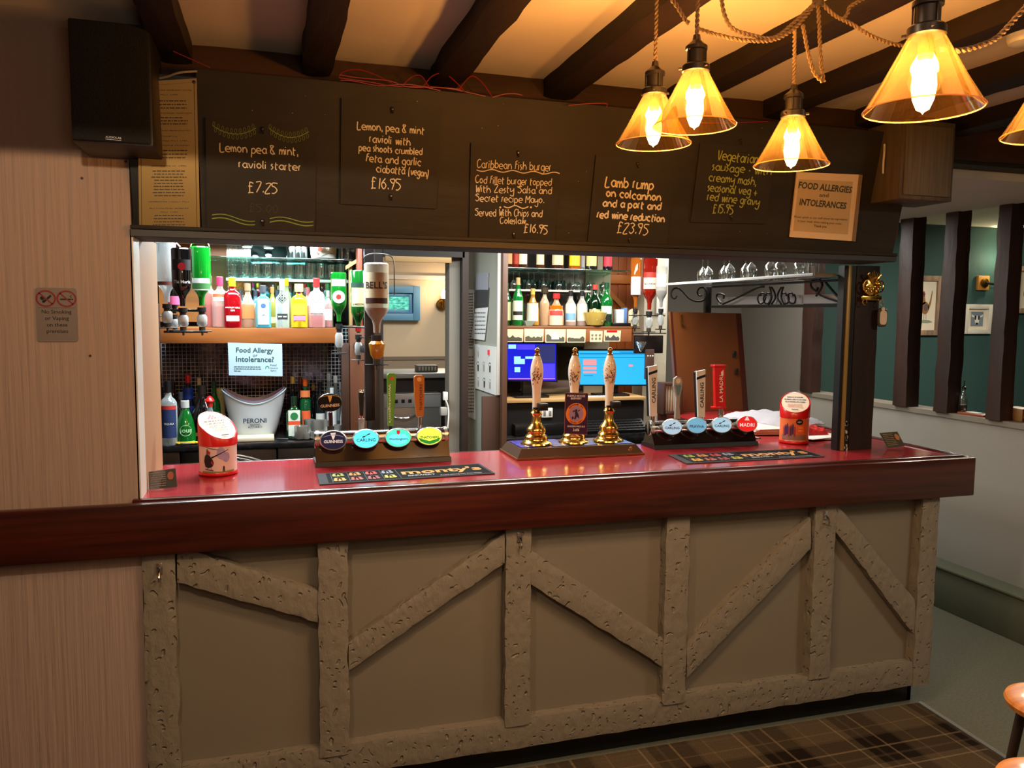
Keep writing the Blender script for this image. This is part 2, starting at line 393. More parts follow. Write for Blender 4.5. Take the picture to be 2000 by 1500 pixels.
# floor: carpet and vinyl
def carpet_mat():
    m = bpy.data.materials.new('tartan carpet'); m.use_nodes = True; nt = m.node_tree; b = nt.nodes['Principled BSDF']
    b.inputs['Roughness'].default_value = .95; b.inputs['Specular IOR Level'].default_value = .1
    tc = nt.nodes.new('ShaderNodeTexCoord'); sx = nt.nodes.new('ShaderNodeSeparateXYZ'); nt.links.new(tc.outputs['Object'], sx.inputs[0])
    outs = []
    for ax in ('X','Y'):
        mm = nt.nodes.new('ShaderNodeMath'); mm.operation = 'MULTIPLY'; mm.inputs[1].default_value = 2.4
        fr = nt.nodes.new('ShaderNodeMath'); fr.operation = 'FRACT'
        nt.links.new(sx.outputs[ax], mm.inputs[0]); nt.links.new(mm.outputs[0], fr.inputs[0])
        r = nt.nodes.new('ShaderNodeValToRGB'); r.color_ramp.interpolation = 'CONSTANT'; e = r.color_ramp
        sett = [(0,'6b5a45'),(.24,'b09a78'),(.26,'6b5a45'),(.33,'2a2018'),(.42,'57493a'),(.45,'2a2018'),(.56,'9a8464'),(.585,'2a2018'),(.66,'2a2018'),(.75,'57493a'),(.78,'6b5a45'),(.9,'8c7858'),(.92,'6b5a45')]
        while len(e.elements) < len(sett): e.elements.new(.5)
        for el, (p, c) in zip(e.elements, sett): el.position = p
        for el, (p, c) in zip(e.elements, sett): el.color = lin(c)
        nt.links.new(fr.outputs[0], r.inputs[0]); outs.append(r.outputs[0])
    mx = nt.nodes.new('ShaderNodeMixRGB'); mx.inputs[0].default_value = .5
    nt.links.new(outs[0], mx.inputs[1]); nt.links.new(outs[1], mx.inputs[2])
    n = nt.nodes.new('ShaderNodeTexNoise'); n.inputs['Scale'].default_value = 160; nt.links.new(tc.outputs['Object'], n.inputs['Vector'])
    m2 = nt.nodes.new('ShaderNodeMixRGB'); m2.blend_type = 'MULTIPLY'; m2.inputs[0].default_value = .55
    nt.links.new(mx.outputs[0], m2.inputs[1]); nt.links.new(n.outputs['Fac'], m2.inputs[2]); nt.links.new(m2.outputs[0], b.inputs['Base Color'])
    bp = nt.nodes.new('ShaderNodeBump'); bp.inputs['Strength'].default_value = .5; bp.inputs['Distance'].default_value = .004
    nt.links.new(n.outputs['Fac'], bp.inputs['Height']); nt.links.new(bp.outputs[0], b.inputs['Normal']); return m
wbox('floor', (-3,YF,-.05), (9,7.2,0), vinyl)
cp = MB().slab([(-2.99,-4.5,.006),(2.45,-4.5,.006),(2.70,.07,.006),(-2.99,.07,.006)], (0,0,-.006)).build('carpet', carpet_mat(), smooth=False)
cp['kind'] = 'stuff'; tag(cp, 'brown and fawn tartan carpet in front of the bar', 'carpet')
st = MB().slab([(2.455,-4.5,.010),(2.475,-4.5,.010),(2.725,.07,.010),(2.705,.07,.010)], (0,0,-.010)).build('trim_1', steel, smooth=False); struct(st)
# walls
wl = MB(); wl.box((-3,.05,0), (-.385,.17,2.505)); struct(wl.build('wall_left', paper, smooth=False))
wbox('wall_far_left', (-3.1,YF,0), (-3,.17,ZC), paper)
wbox('wall_behind', (-3,YF-.1,0), (9,YF,ZC+.1), paper)
wbox('trim_2', (-.389,.05,1.10), (-.381,.172,1.935), white_g)                 # plastered return of the wall
wbox('trim_3', (-.45,.172,1.10), (-.381,.60,1.935), beige)                    # beige jamb
wbox('ceiling', (-3,YF,ZC), (3.95,.2,ZC+.05), ceil_m)
# servery shell
serv = M('servery plaster', (.74,.72,.68), .8, spec=.2)
wbox('ceiling_servery', (-.95,.2,2.30), (3.85,3.35,2.34), M('servery ceiling', (.80,.80,.78), .7))
wbox('wall_servery_left', (-.95,.17,0), (-.90,2.2,2.3), brown_pan)
wbox('wall_servery_back', (-.9,2.2,0), (.64,2.28,2.3), brown_pan)
wbox('wall_right_of_servery', (2.62,3.3,0), (3.85,3.38,2.5), gw_dark)
wbox('wall_grey_return', (3.85,2.5,0), (3.97,3.5,2.62), gw_dark)
# rooms behind the doorway
back_w = M('back room plaster', (.80,.74,.64), .75)
wbox('wall_back_room', (-.2,6.0,0), (3.2,6.1,2.6), back_w)
wbox('wall_back_room_left', (-.3,2.28,0), (-.2,6.1,2.6), back_w)
wbox('wall_back_room_right', (3.2,3.38,0), (3.3,6.1,2.6), back_w)
wbox('ceiling_back_room', (-.3,2.28,2.55), (3.3,6.1,2.6), ceil_m)
dd = M('dado grey', (.46,.42,.37), .7)
wbox('trim_dado', (-.2,5.975,1.18), (3.2,6.0,1.215), dd)
wbox('wall_dado', (-.2,5.985,0), (3.2,6.0,1.18), M('dado lower', (.58,.53,.46), .7))
wbox('trim_picture_rail', (-.2,5.97,2.045), (3.2,6.0,2.09), white_g)
# plate beam and bulkhead over the servery
struct(hewn(MB(), (-.5,.075,ZC),(-.5,.075,2.37),(3.9,.075,2.345),(3.9,.075,ZC), (0,.14,0), 60, 4, .006, 3).build('beam_wall_plate', plate_oak))
wbox('wall_bulkhead', (-.385,.10,1.93), (2.44,.2,2.40), board_blk)
wbox('wall_bulkhead_right', (2.44,.10,2.335), (3.9,.2,2.40), board_blk)
wbox('trim_soffit', (-.385,.045,1.913), (2.44,.24,1.932), board_blk)
# ceiling joists
for i, (xa, xb, yb) in enumerate([(-.30,-.205,-.0),(.12,.215,-.0),(.535,.628,.0),(.935,1.035,.0),(1.395,1.485,.0),(1.815,1.905,.0),(2.235,2.36,.0),(2.70,2.80,0),(3.15,3.26,0)]):
    b = MB(); y0 = YF; y1 = .073
    # front quad lies in the bottom plane, body rises into the ceiling
    hewn(b, (xa,y1,2.437),(xb,y1,2.437),(xb,y0,2.437),(xa,y0,2.437), (0,0,.07), 70, 4, .005, 11+i)
    struct(b.build('beam_joist', beam_oak))
# half wall, boxing, posts and lintel to the next room
HX = 3.85
wbox('wall_half', (HX,-1.6,0), (HX+.12,2.5,1.10), gray_wall)
wbox('wall_half_end', (HX,YF,0), (HX+.12,-1.6,ZC), gray_wall)
wbox('trim_half_wall_cap', (HX-.012,-1.6,1.10), (HX+.15,2.5,1.13), M('cap paint', (.52,.49,.44), .5))
bx = thing('pipe_boxing', 'long sage painted box along the foot of the grey half wall', 'boxing', (HX-.06,.5,0)); 
MB().cbox((HX-.125,-1.6,.0),(HX,1.02,.235),.004).build('long_panel', sage, bx, True)
MB().cbox((HX-.125,1.026,.0),(HX,2.5,.235),.004).build('short_panel', sage, bx, True)
MB().cbox((HX-.137,-1.6,.236),(HX,2.5,.25),.004).build('top_board', sage, bx, True)
lint = hewn(MB(), (HX-.06,2.5,2.43),(HX-.06,2.5,2.37),(HX-.06,-1.6,2.30),(HX-.06,-1.6,2.37), (.16,0,0), 40, 4, .008, 5)
struct(lint.build('beam_lintel', dark_oak))
for i, (ua, ub, ut0, ut1, vb) in enumerate([(1562,1600,0,0,766),(1743,1791,1762,1806,787),(1822,1872,1850,1894,803),(1925,1975,1952,1999,815),(0,0,0,0,0)]):
    if i < 4:
        y0 = U(ua,vb,x=HX-.03).y; y1 = U(ub,vb,x=HX-.03).y
        t0, t1 = (y0, y1) if not ut0 else (U(ut0,395,x=HX-.03).y, U(ut1,392,x=HX-.03).y)
        if ut0: e = (2.36-1.13)/(U(ut0,395,x=HX-.03).z-1.13); t0 = y0+(t0-y0)*e; t1 = y1+(t1-y1)*e
    else: y0, y1, t0, t1 = .48,.30,.44,.27
    xb_ = U(ub,vb,y=y0+(y1-y0)*.5).x-(HX-.035) if i < 4 else .07
    ym, tm = y0+(y1-y0)*.55, t0+(t1-t0)*.55
    o = MB(); hewn(o, (HX-.035,ym,1.13),(HX-.035,y0,1.13),(HX-.035,t0,2.38),(HX-.035,tm,2.38), (max(.05,xb_),0,0), 26, 5, .0035, 21+i)
    p = o.build('timber_post', M('red oak post', (.23,.135,.10), .5, var=(4,(.15,.09,.07),(1,1,.25)), bump=(20,.4,(1,1,.3))))
    tag(p, ['dark oak stud far behind the servery, at the end of the half wall','dark oak post on the half wall, nearest the coat of arms key rack','dark oak post on the half wall between the chicken and cow pictures','dark oak post on the half wall right of the cow picture','dark oak post on the half wall at the edge of view'][i], 'post', 'oak posts standing on the half wall')
# dining room beyond
wbox('wall_dining_back', (3.97,3.5,0), (9,3.6,2.62), teal)
wbox('wall_dining_right', (8.9,YF,0), (9,3.6,2.62), teal)
wbox('ceiling_dining', (3.95,YF,2.56), (9,3.6,2.62), M('textured ceiling', (.84,.80,.72), .9, bump=(38,.8,(1,1,1),.02)))

# ================================================================== BAR FRONT
bar = thing('bar_counter', 'taupe painted bar front with hewn mock timber framing and black plinth', 'bar counter', (1.2,.3,0))
XL = -.385; YP = .078; YR = .034
XR_ = 2.724
MB().box((XL,YP,.10),(XR_-.02,YP+.02,1.045)).build('panel', taupe, bar, True, smooth=False)
MB().box((XR_-.03,YP,.10),(XR_-.012,.66,1.045)).build('end_panel', taupe, bar, True, smooth=False)
MB().box((XL,.11,0),(XR_-.02,.13,.105)).box((XR_-.04,.11,0),(XR_-.02,.64,.105)).build('plinth', black_gloss, bar, True, smooth=False)
F = PY(YR)
def hx(name, seed, LT, LB, RB, RT, n=40, wob=.0026, yf=YR):
    hewn(MB(), LT, LB, RB, RT, (0,YP-yf,0), n, 6, wob, seed).build(name, taupe_h, bar, True)
def W(px, py, y=YR): return U(px, py, y=y)
rb = MB(); x0, x1 = XL, XR_
hx('bottom_rail', 1, (x0,YR,.216),(x0,YR,.106),(x1,YR,.106),(x1,YR,.216), 70)
ZT = 1.04
for i, (ua, ub, zb) in enumerate([(281,344,.02),(622,680,.185),(987,1036,.195),(1297,1342,.19),(1584,1624,.205),(1789,1829,.107)]):
    xa = W(ua,1200).x; xb = W(ub,1200).x; zb = max(zb,.106)
    if i == 0: xa = XL+.002
    if i == 5: xb = XR_
    y = YR-.006
    hewn(MB(), (xa,y,zb),(xb,y,zb),(xb,y,ZT),(xa,y,ZT), (0,YP-y,0), 44, 6, .0026, 40+i).build('upright', taupe_h, bar, True)
def brace(seed, p):
    LT, LB, RB, RT = [W(*q) for q in p]
    hx('brace', seed, LT, LB, RB, RT)
brace(61, [(346,1068),(346,1139),(621,1216),(621,1155)])
brace(62, [(681,1255),(681,1311),(986,1100),(986,1044)])
brace(63, [(1037,1075),(1037,1142),(1296,1304),(1296,1247)])
brace(64, [(1342,1262),(1342,1325),(1584,1072),(1584,1012)])
brace(65, [(1628,975),(1628,1031),(1788,1242),(1788,1172)])
# bag hooks
for k, (hu, hv, lab) in enumerate([(312,1118,'left hand upright beside the wallpapered wall'),(1015,1056,'middle upright'),(1612,1012,'upright near the right end')]):
    P = W(hu,hv,YR-.008)
    h = thing('bag_hook', 'small chrome bag hook screwed to the bar front, '+lab, 'hook', P, 0, 'bag hooks under the bar edge')
    MB().cbox((-.009,-.003,-.005),(.009,.0,.03),.0015).build('back_plate', chrome, h)
    MB().tube([(0,-.003,.012),(0,-.018,.004),(0,-.026,-.010),(0,-.022,-.022),(0,-.010,-.026),(0,-.004,-.020)], .0032, 8).build('hook_arm', chrome, h)
# counter top
XE = 2.876
tp = thing('counter_top', 'long red laminate bar top edged in deep mahogany', 'bar top', (1.2,.3,1.05))
MB().box((XL,.055,1.05),(XE-.055,.655,1.0995)).build('laminate', red_lam, tp, True, smooth=False)
MB().box((2.28,.655,1.05),(XE-.055,1.72,1.0995)).build('laminate', red_lam, tp, True, smooth=False)
MB().cbox((-3,0,.935),(XE,.032,1.10),.006).build('fascia', wood_fascia, tp, True)
MB().cbox((XE-.032,.033,.935),(XE,1.75,1.10),.006).build('end_fascia', wood_fascia, tp, True)
MB().cbox((XL-.02,.0325,1.088),(XE-.033,.055,1.107),.004).build('inner_lip', wood_fascia, tp, True)
MB().cbox((XE-.054,.056,1.088),(XE-.033,1.75,1.107),.004).build('inner_lip', wood_fascia, tp, True)
MB().cbox((-3,.0325,.99),(XL,.0495,1.094),.003).build('wall_ledge', wood_fascia, tp, True)
MB().cbox((XL,.655,1.03),(2.28,.675,1.10),.003).build('back_lip', wood_fascia, tp, True)

# ================================================================== POST, GOLD STRIP AND KEY RACK
b = MB(); hewn(b, (2.463,.285,1.10),(2.585,.285,1.10),(2.585,.285,1.913),(2.463,.285,1.913), (0,.11,0), 26, 4, .0015, 88)
pp = b.build('bar_post', dark_oak); tag(pp, 'square dark oak post rising from the red bar top to the header', 'post')
gs = thing('edge_strip', 'slim gold edged black strip with chipped paint beside the bar post', 'trim strip', (2.44,.29,1.10))
MB().box((2.402,.292,1.10),(2.418,.33,1.912)).build('black_edge', black_pl, gs, True, smooth=False)
MB().cbox((2.419,.286,1.10),(2.437,.33,1.912),.002).build('gold_edge', M('gold edge', (.62,.52,.28), .4, metal=.3), gs, True)
MB().box((2.438,.290,1.10),(2.462,.33,1.912)).build('black_face', M('black chipped paint', (.03,.03,.03), .4), gs, True, smooth=False)
b = MB(); Rr = random.Random(3)
for (z0, z1) in [(1.101,1.125),(1.15,1.19),(1.215,1.235)]:
    for k in range(3):
        c = Vector((2.444+Rr.random()*.012,.2893,z0+(z1-z0)*Rr.random())); b.poly([c+Vector((Rr.uniform(.003,.008)*cos(a),0,Rr.uniform(.006,.016)*sin(a))) for a in [j*pi/4 for j in range(8)]])
b.build('bare_patch', M('bare metal', (.72,.70,.66), .5), gs, True, smooth=False)
PC = PY(.27)
kr = thing('key_rack', 'ornate brass crest key rack on the oak bar post', 'key rack', PC.at(1701,600))
b = MB(); c0 = PC.at(1701,582); 
b.cbox((c0.x-.052,.262,c0.z-.010),(c0.x+.052,.272,c0.z+.010),.003)
b.lathe([(.0,0),(.034,.0),(.04,.006),(.03,.010),(.0,.013)], (c0.x,.272,c0.z+.052), 24, 'y')
b.build('shield', brass, kr, True)
b = MB()
for s in (-1,1):
    b.tube(catmull([Vector((c0.x+s*.012,.262,c0.z+.012)),Vector((c0.x+s*.045,.258,c0.z+.03)),Vector((c0.x+s*.052,.258,c0.z+.06)),Vector((c0.x+s*.038,.258,c0.z+.075)),Vector((c0.x+s*.03,.258,c0.z+.06)),Vector((c0.x+s*.04,.258,c0.z+.05))]), .004, 6)
    b.tube(catmull([Vector((c0.x+s*.005,.26,c0.z+.06)),Vector((c0.x+s*.02,.256,c0.z+.085)),Vector((c0.x+s*.034,.256,c0.z+.10)),Vector((c0.x+s*.026,.256,c0.z+.108))]), .0035, 6)
for a in range(-3,4):
    b.tube([(c0.x+a*.007,.26,c0.z+.085),(c0.x+a*.010,.256,c0.z+.118-abs(a)*.005)], [.003,.0012], 6)
for k in range(9): b.lathe([(0,-.005),(.006,-.002),(.006,.002),(0,.005)], (c0.x-.036+k*.009,.258,c0.z+.028+.01*(k%3)), 8, 'y')
b.build('relief', brass, kr, True)
b = MB()
b.tube([Vector((c0.x-.04+.011*cos(t),.260,c0.z-.018+.013*sin(t))) for t in [k*pi/6 for k in range(12)]], .0022, 6, closed=True)
b.tube([Vector((c0.x+.046+.009*cos(t),.258,c0.z-.020+.013*sin(t))) for t in [k*pi/6 for k in range(12)]], .0018, 6, closed=True)
b.build('hook_ring', brass, kr, True)
k0 = PC.at(1719,620)
kf = thing('key_fob', 'white and grey key fob hanging from the brass crest', 'key fob', k0)
b = MB(); b.lathe([(.0,0),(.022,0),(.024,.003),(.024,.009),(.022,.012),(0,.012)], (k0.x,.264,k0.z), 28, 'y', sq=4, dr=1.75); b.build('case', M('fob grey',(.25,.25,.25),.4), kf, True)
b = MB(); b.lathe([(.0,0),(.018,0),(.018,.002),(0,.002)], (k0.x,.2515,k0.z-.001), 24, 'y', sq=4, dr=1.7)
b.lathe([(.0,0),(.009,0),(.009,.003),(0,.003)], (k0.x-.003,.2515,k0.z+.036), 16, 'y'); b.build('tag', M('fob cream',(.86,.80,.72),.5), kf, True)

# ================================================================== HEADER AND BOARDS
TN = Vector((0,-1,-.21)).normalized(); H = Plane((0,.062,1.93), TN)
hd = thing('header_board', 'long dark blackboard header tilted over the bar', 'header board', (1.1,.06,1.93))
def yH(z): return .062-.21*(z-1.93)
MB().slab([(-.185,yH(1.93),1.93),(2.44,yH(1.93),1.93),(2.44,yH(2.40),2.40),(-.185,yH(2.40),2.40)], (0,.03,0)).build('backing', board_blk, hd, True, smooth=False)
MB().slab([(-.380,yH(1.93)+.012,1.93),(-.187,yH(1.93)+.012,1.93),(-.187,yH(2.38)+.012,2.38),(-.380,yH(2.38)+.012,2.38)], (0,.02,0)).build('side_backing', black_gloss, hd, True, smooth=False)
MB().cbox((-.385,.030,1.934),(2.44,.058,1.947),.003).build('chalk_ledge', board_blk, hd, True)
MB().box((-.385,.036,1.914),(2.44,.0445,1.9335)).build('lower_edge', M('header underside', (.11,.10,.085), .5), hd, True, smooth=False)
# hinge line cracks / flecks
b = MB()
for _ in range(40):
    u, v = rnd.uniform(420,1640), rnd.uniform(150,470)
    if H.at(u,v).z > 2.38 or H.at(u,v).z < 1.96: continue
    P = H.at(u,v,.0006); s = rnd.uniform(.0008,.0022); b.poly([P+Vector((s,0,0)),P+Vector((0,0,s)),P+Vector((-s,0,0))])
sp = b.build('paint_flecks', chalk_w, hd, True, smooth=False); sp['kind'] = 'stuff'

def chalkboard(lab, pts, lines, m=chalk_w, studs=(), extra=None):
    P = [H.at(u,v,.008) for u, v in pts]; c = (P[2]+P[3])/2
    t = thing('menu_blackboard', lab, 'menu board', c, 0, 'chalk menu boards on the header')
    MB().slab(P, -TN*.007).build('board', slate_blk, t, True, smooth=False)
    Q = Plane(H.o+TN*.008, TN); b = MB()
    for i, (s, a, e, xh, *wp) in enumerate(lines): chalk(b, Q, s, a, e, xh, wp[0] if wp else 2.0, seed=i+int(pts[0][0]))
    if extra: extra(b, Q)
    wr = b.build('chalk_lettering', m, t, True, smooth=False)
    for (u, v) in studs:
        b = MB(); p = Q.at(u, v, .0); b.lathe([(0,0),(.0055,0),(.0065,.003),(.004,.0065),(0,.0075)], p, 12, 'y'); b.tube([p+Vector((0,-.003,-.004)),p+Vector((.001,-.007,-.014))], .0028, 6)
        b.build('hanging_stud', gunmetal, t, True)
    return t, wr, Q
def wave(b, Q, a, e, amp, n, wpx, m=24, ph=0):
    pts = [Q.at(a[0]+(e[0]-a[0])*i/m, a[1]+(e[1]-a[1])*i/m+amp*sin(ph+n*2*pi*i/m), .0012) for i in range(m+1)]
    b.ribbon(pts, wpx/S(pts[0]), Q.n)
t, wr, Q = chalkboard('small blackboard with green leaf garland, ravioli starter at seven pounds twenty five', [(401,229),(619,245),(615,457),(405,447)],
    [('Lemon pea & mint,',(430,296),(584,304),10),('ravioli starter',(467,327),(590,334),9),('£7.25',(485,375),(544,379),12)], studs=[(513,252),(513,432)])
b = MB(); chalk(b, Q, '£5.00', (487,412), (546,416), 9, 1.2, 3); b.build('rubbed_writing', M('rubbed chalk', (.27,.25,.225), .9), t, True, smooth=False)
b = MB()
for (u0,v0,u1,v1,um,vm) in [(415,245,500,250,458,276),(525,250,603,257,565,283)]:
    pts = []
    for i in range(21):
        s = i/20; pts.append((u0*(1-s)**2+2*um*s*(1-s)+u1*s*s, v0*(1-s)**2+2*vm*s*(1-s)+v1*s*s))
    b.ribbon([Q.at(u,v,.0012) for u,v in pts], .0022, Q.n)
    for i in range(1,20,2):
        u, v = pts[i]
        for sg in (-1,1):
            b.ribbon([Q.at(u+2.2*cos(a)+sg*1.5, v+sg*6+4.6*sin(a), .0012) for a in [k*pi/4 for k in range(8)]], .0009, Q.n, closed=True)
for (a, e) in [((414,429),(498,435)),((527,436),(612,436))]:
    wave(b, Q, a, e, 5, .8, 2.2, ph=.4+pi); wave(b, Q, (a[0],a[1]-7), (e[0],e[1]-7), 5, .8, 1.8, ph=.4+pi)
b.build('chalk_pattern', M('green chalk art', (.50,.58,.28), .9), t, True, smooth=False)
chalkboard('blackboard listing lemon pea and mint ravioli with pea shoots, sixteen pounds ninety five', [(667,191),(864,210),(852,408),(665,398)],
    [('Lemon, pea & mint',(698,252),(830,263),9),('ravioli with',(722,277),(803,285),9),('pea shoots crumbled',(701,294),(826,303),8),('feta and garlic',(715,315),(824,324),9),('ciabatta',(735,336),(792,341),9),('(vegan)',(798,340),(838,346),8.5),('£16.95',(725,367),(785,371),12.5)], studs=[(766,213),(763,383)])
chalkboard('blackboard with underlined heading Caribbean fish burger', [(920,279),(1098,291),(1082,476),(916,470)],
    [('Caribbean fish burger',(932,327),(1078,334),9.5,1.6),('Cod fillet burger topped',(929,357),(1078,363),8.5,1.6),('With Zesty Salsa and',(929,375),(1079,379),8.5,1.6),('Secret recipe Mayo.',(929,393),(1064,397),8.5,1.6),('Served With Chips and',(928,421),(1060,424),8.5,1.6),('Coleslaw',(977,437),(1028,438),7.5,1.6),('£16.95',(1023,454),(1071,457),10)], studs=[(1012,298),(1003,457)],
    extra=lambda b, Q: (wave(b,Q,(931,332),(1093,339),2.2,4,1.8,40), wave(b,Q,(984,403),(1032,405),2.5,1.6,2.0), b.disc(Q.at(977,405,.0012),.0035,Q.n,8), b.disc(Q.at(1037,405,.0012),.0035,Q.n,8)))
chalkboard('blackboard with bold writing, lamb rump on colcannon', [(1164,303),(1321,310),(1301,485),(1147,480)],
    [('Lamb rump',(1182,364),(1278,371),12,2.8),('on colcannon',(1184,384),(1292,392),9.5,2.8),('and a port and',(1177,403),(1292,410),9,2.8),('red wine reduction',(1166,425),(1299,434),9,2.8),('£23.95',(1205,454),(1267,459),12.5)], studs=[(1245,320),(1229,467)])
chalkboard('blackboard with pale green writing, vegetarian sausage with creamy mash', [(1368,279),(1520,290),(1495,437),(1349,434)],
    [('Vegetarian',(1401,312),(1482,320),11.5),('sausage - with',(1391,332),(1508,342),9.5),('creamy mash,',(1384,353),(1478,362),9.5),('seasonal veg +',(1382,373),(1480,382),9.5),('red wine gravy',(1381,391),(1484,402),9.5),('£15.95',(1392,415),(1433,418),10)], m=chalk_g, studs=[(1446,275),(1427,424)])
# allergy notice
P = [H.at(u,v,.010) for u,v in [(1557,336),(1678,341),(1664,471),(1543,463)]]
al = thing('allergy_notice', 'cream food allergies and intolerances notice in a clear frame', 'notice', (P[2]+P[3])/2)
MB().slab(P, -TN*.006).build('sheet', M('notice cream', (.86,.76,.62), .6), al, True, smooth=False)
Q = Plane(H.o+TN*.0105, TN); MB().poly([Q.at(u,v) for u,v in [(1560,350),(1666,355),(1656,458),(1549,451)]]).build('print_area', M('notice tan', (.74,.64,.47), .6), al, True, smooth=False)
b = MB(); text_px(b, Q, 'FOOD ALLERGIES', (1559,367), (1663,377), 12, .03); text_px(b, Q, 'and', (1600,384), (1618,385), 7, .01); text_px(b, Q, 'INTOLERANCES', (1561,400), (1652,408), 12, .03)
text_px(b, Q, 'Please speak to our staff about the ingredients', (1551,425), (1655,431), 4); text_px(b, Q, 'in your meal, when making your order.', (1558,433), (1645,439), 4); text_px(b, Q, 'Thank you', (1589,443), (1614,445), 4.5, .01)
b.build('lettering', M('notice ink', (.22,.25,.20), .7), al, True, smooth=False)
MB().slab([H.at(1679,341,.014),H.at(1685,342,.014),H.at(1671,472,.014),H.at(1665,471,.014)], -TN*.010).build('frame_edge', M('clear frame', (.5,.42,.33), .2), al, True, smooth=False)
# licensing plaque
PL = Plane((0,.050,1.94), Vector((0,-1,-.21)).normalized())
P = [PL.at(u,v) for u,v in [(268,160),(384,153),(391,458),(272,455)]]
pq = thing('licence_plaque', 'tall engraved brass licensing plaque half behind the speaker', 'plaque', (P[2]+P[3])/2)
MB().slab(P, (0,.006,0)).build('plate', M('dull brass', (.60,.50,.30), .42, metal=.55), pq, True, smooth=False)
b = MB(); B = [PL.at(u,v,.0006) for u,v in [(274,168),(379,161),(385,451),(277,449)]]
b.ribbon(B, .0014, PL.n, closed=True)
rows = [(172,'LICENSING REGULATIONS',1),(181,'ACT 1964',1),(193,None,0),(200,None,0),(207,None,0),(217,'CHILDREN UNDER FOURTEEN',1),(226,None,0),(232,None,0),(238,None,0),(251,'WEIGHTS AND MEASURES ACT',1),(262,'WEIGHTS:',1),(271,'MEASURES ACT 1985',1),(280,'GIN, VODKA & WHISKEY',1),(290,None,0),(297,None,0),(304,None,0),(320,'DRINKING UP TIME',1),(330,None,0),(336,None,0),(342,None,0),(348,None,0),(354,None,0),(360,None,0),(366,None,0),(372,None,0),(378,None,0),(390,'GAMBLING POLICY ACT',1),(403,'BETTING AND GAMING',1),(410,'ACT 1963',1),(417,None,0),(423,None,0),(429,None,0),(435,None,0),(443,None,0)]
for i, (v, s, _) in enumerate(rows):
    m_ = 330; hw = (30 if not s else min(44, len(s)*2.1))+(rnd.uniform(-2,8) if not s else 0)
    a = PL.at(m_-hw, v+5, .0006); e = PL.at(m_+hw, v+5, .0006)
    if s: text_flat(b, s, a, e, (0,0,1), 4.2/S(a), .012)
    else: words(b, a, e, (0,0,1), .0032, i)
b.build('engraving', M('engraving', (.16,.12,.06), .6), pq, True, smooth=False)
b = MB()
for (u,v) in [(379,160),(280,450),(276,300),(384,451)]: b.lathe([(0,0),(.005,0),(.004,.003),(0,.004)], PL.at(u,v,.001), 10, 'y')
b.build('screw', gunmetal, pq, True)

# ================================================================== SPEAKERS, CABLES
sk = thing('wall_speaker', 'black fabric fronted loudspeaker high on the wallpapered wall', 'speaker', (-.41,-.1,2.18))
sf = -.20; A_ = U(130,32,y=sf); B_ = U(293,54,y=sf); C_ = U(297,290,y=sf); D_ = U(138,272,y=sf)
MB().cbox((A_.x,sf+.006,D_.z-.004),(B_.x,.045,A_.z+.0),.006).build('cabinet', M('speaker veneer', (.085,.06,.05), .5), sk, True)
MB().cbox((A_.x+.003,sf-.008,D_.z),(B_.x-.006,sf+.005,A_.z-.004),.005).build('grille', M('speaker cloth', (.022,.021,.02), .9, bump=(300,.5)), sk, True)
b = MB(); q = PY(sf-.009); a0 = q.at(207,272); text_flat(b, 'AUDIOLAB', q.at(206,269), q.at(237,272), (0,0,1), .0055, .01); b.poly([q.at(206,271),q.at(237,274),q.at(237,275),q.at(206,272)]); b.build('badge', M('silver print', (.6,.6,.6), .4), sk, True, smooth=False)
s2 = thing('wall_speaker', 'brown wood grained loudspeaker hung at the right end of the header', 'speaker', (2.42,.05,2.16))
MB().cbox((2.285,-.13,2.135),(2.535,.055,2.43),.004).build('cabinet', M('oak veneer', (.36,.31,.25), .55, var=(6,(.28,.235,.185),(8,8,.5))), s2, True)
MB().cbox((2.300,-.137,2.150),(2.520,-.131,2.41),.004).build('front_board', M('veneer front', (.42,.37,.30), .6, var=(10,(.34,.30,.24),(14,14,.4))), s2, True)
b = MB()
for x in (2.278,2.540):
    b.tube(catmull([Vector((x,-.05,2.24)),Vector((x+(.012 if x>2.4 else -.010),-.06,2.28)),Vector((x+(.014 if x>2.4 else -.008),-.06,2.31)),Vector((x,-.05,2.35))]), .004, 8)
b.build('bracket', white_g, s2, True)
def cable(name, lab, pts, r, m):
    o = MB().tube(catmull([Vector(p) for p in pts], 6), r, 8).build(name, m); tag(o, lab, 'cable'); return o
cable('speaker_cable', 'white cable running from the left speaker to the header', [U(299,155,y=-.02),U(325,150,y=-.03),U(350,142,y=-.04),U(385,139,y=-.035)], .0035, M('grey white cable', (.55,.52,.48), .5))
redw = M('red wire', (.50,.06,.08), .45)
Y0 = .045
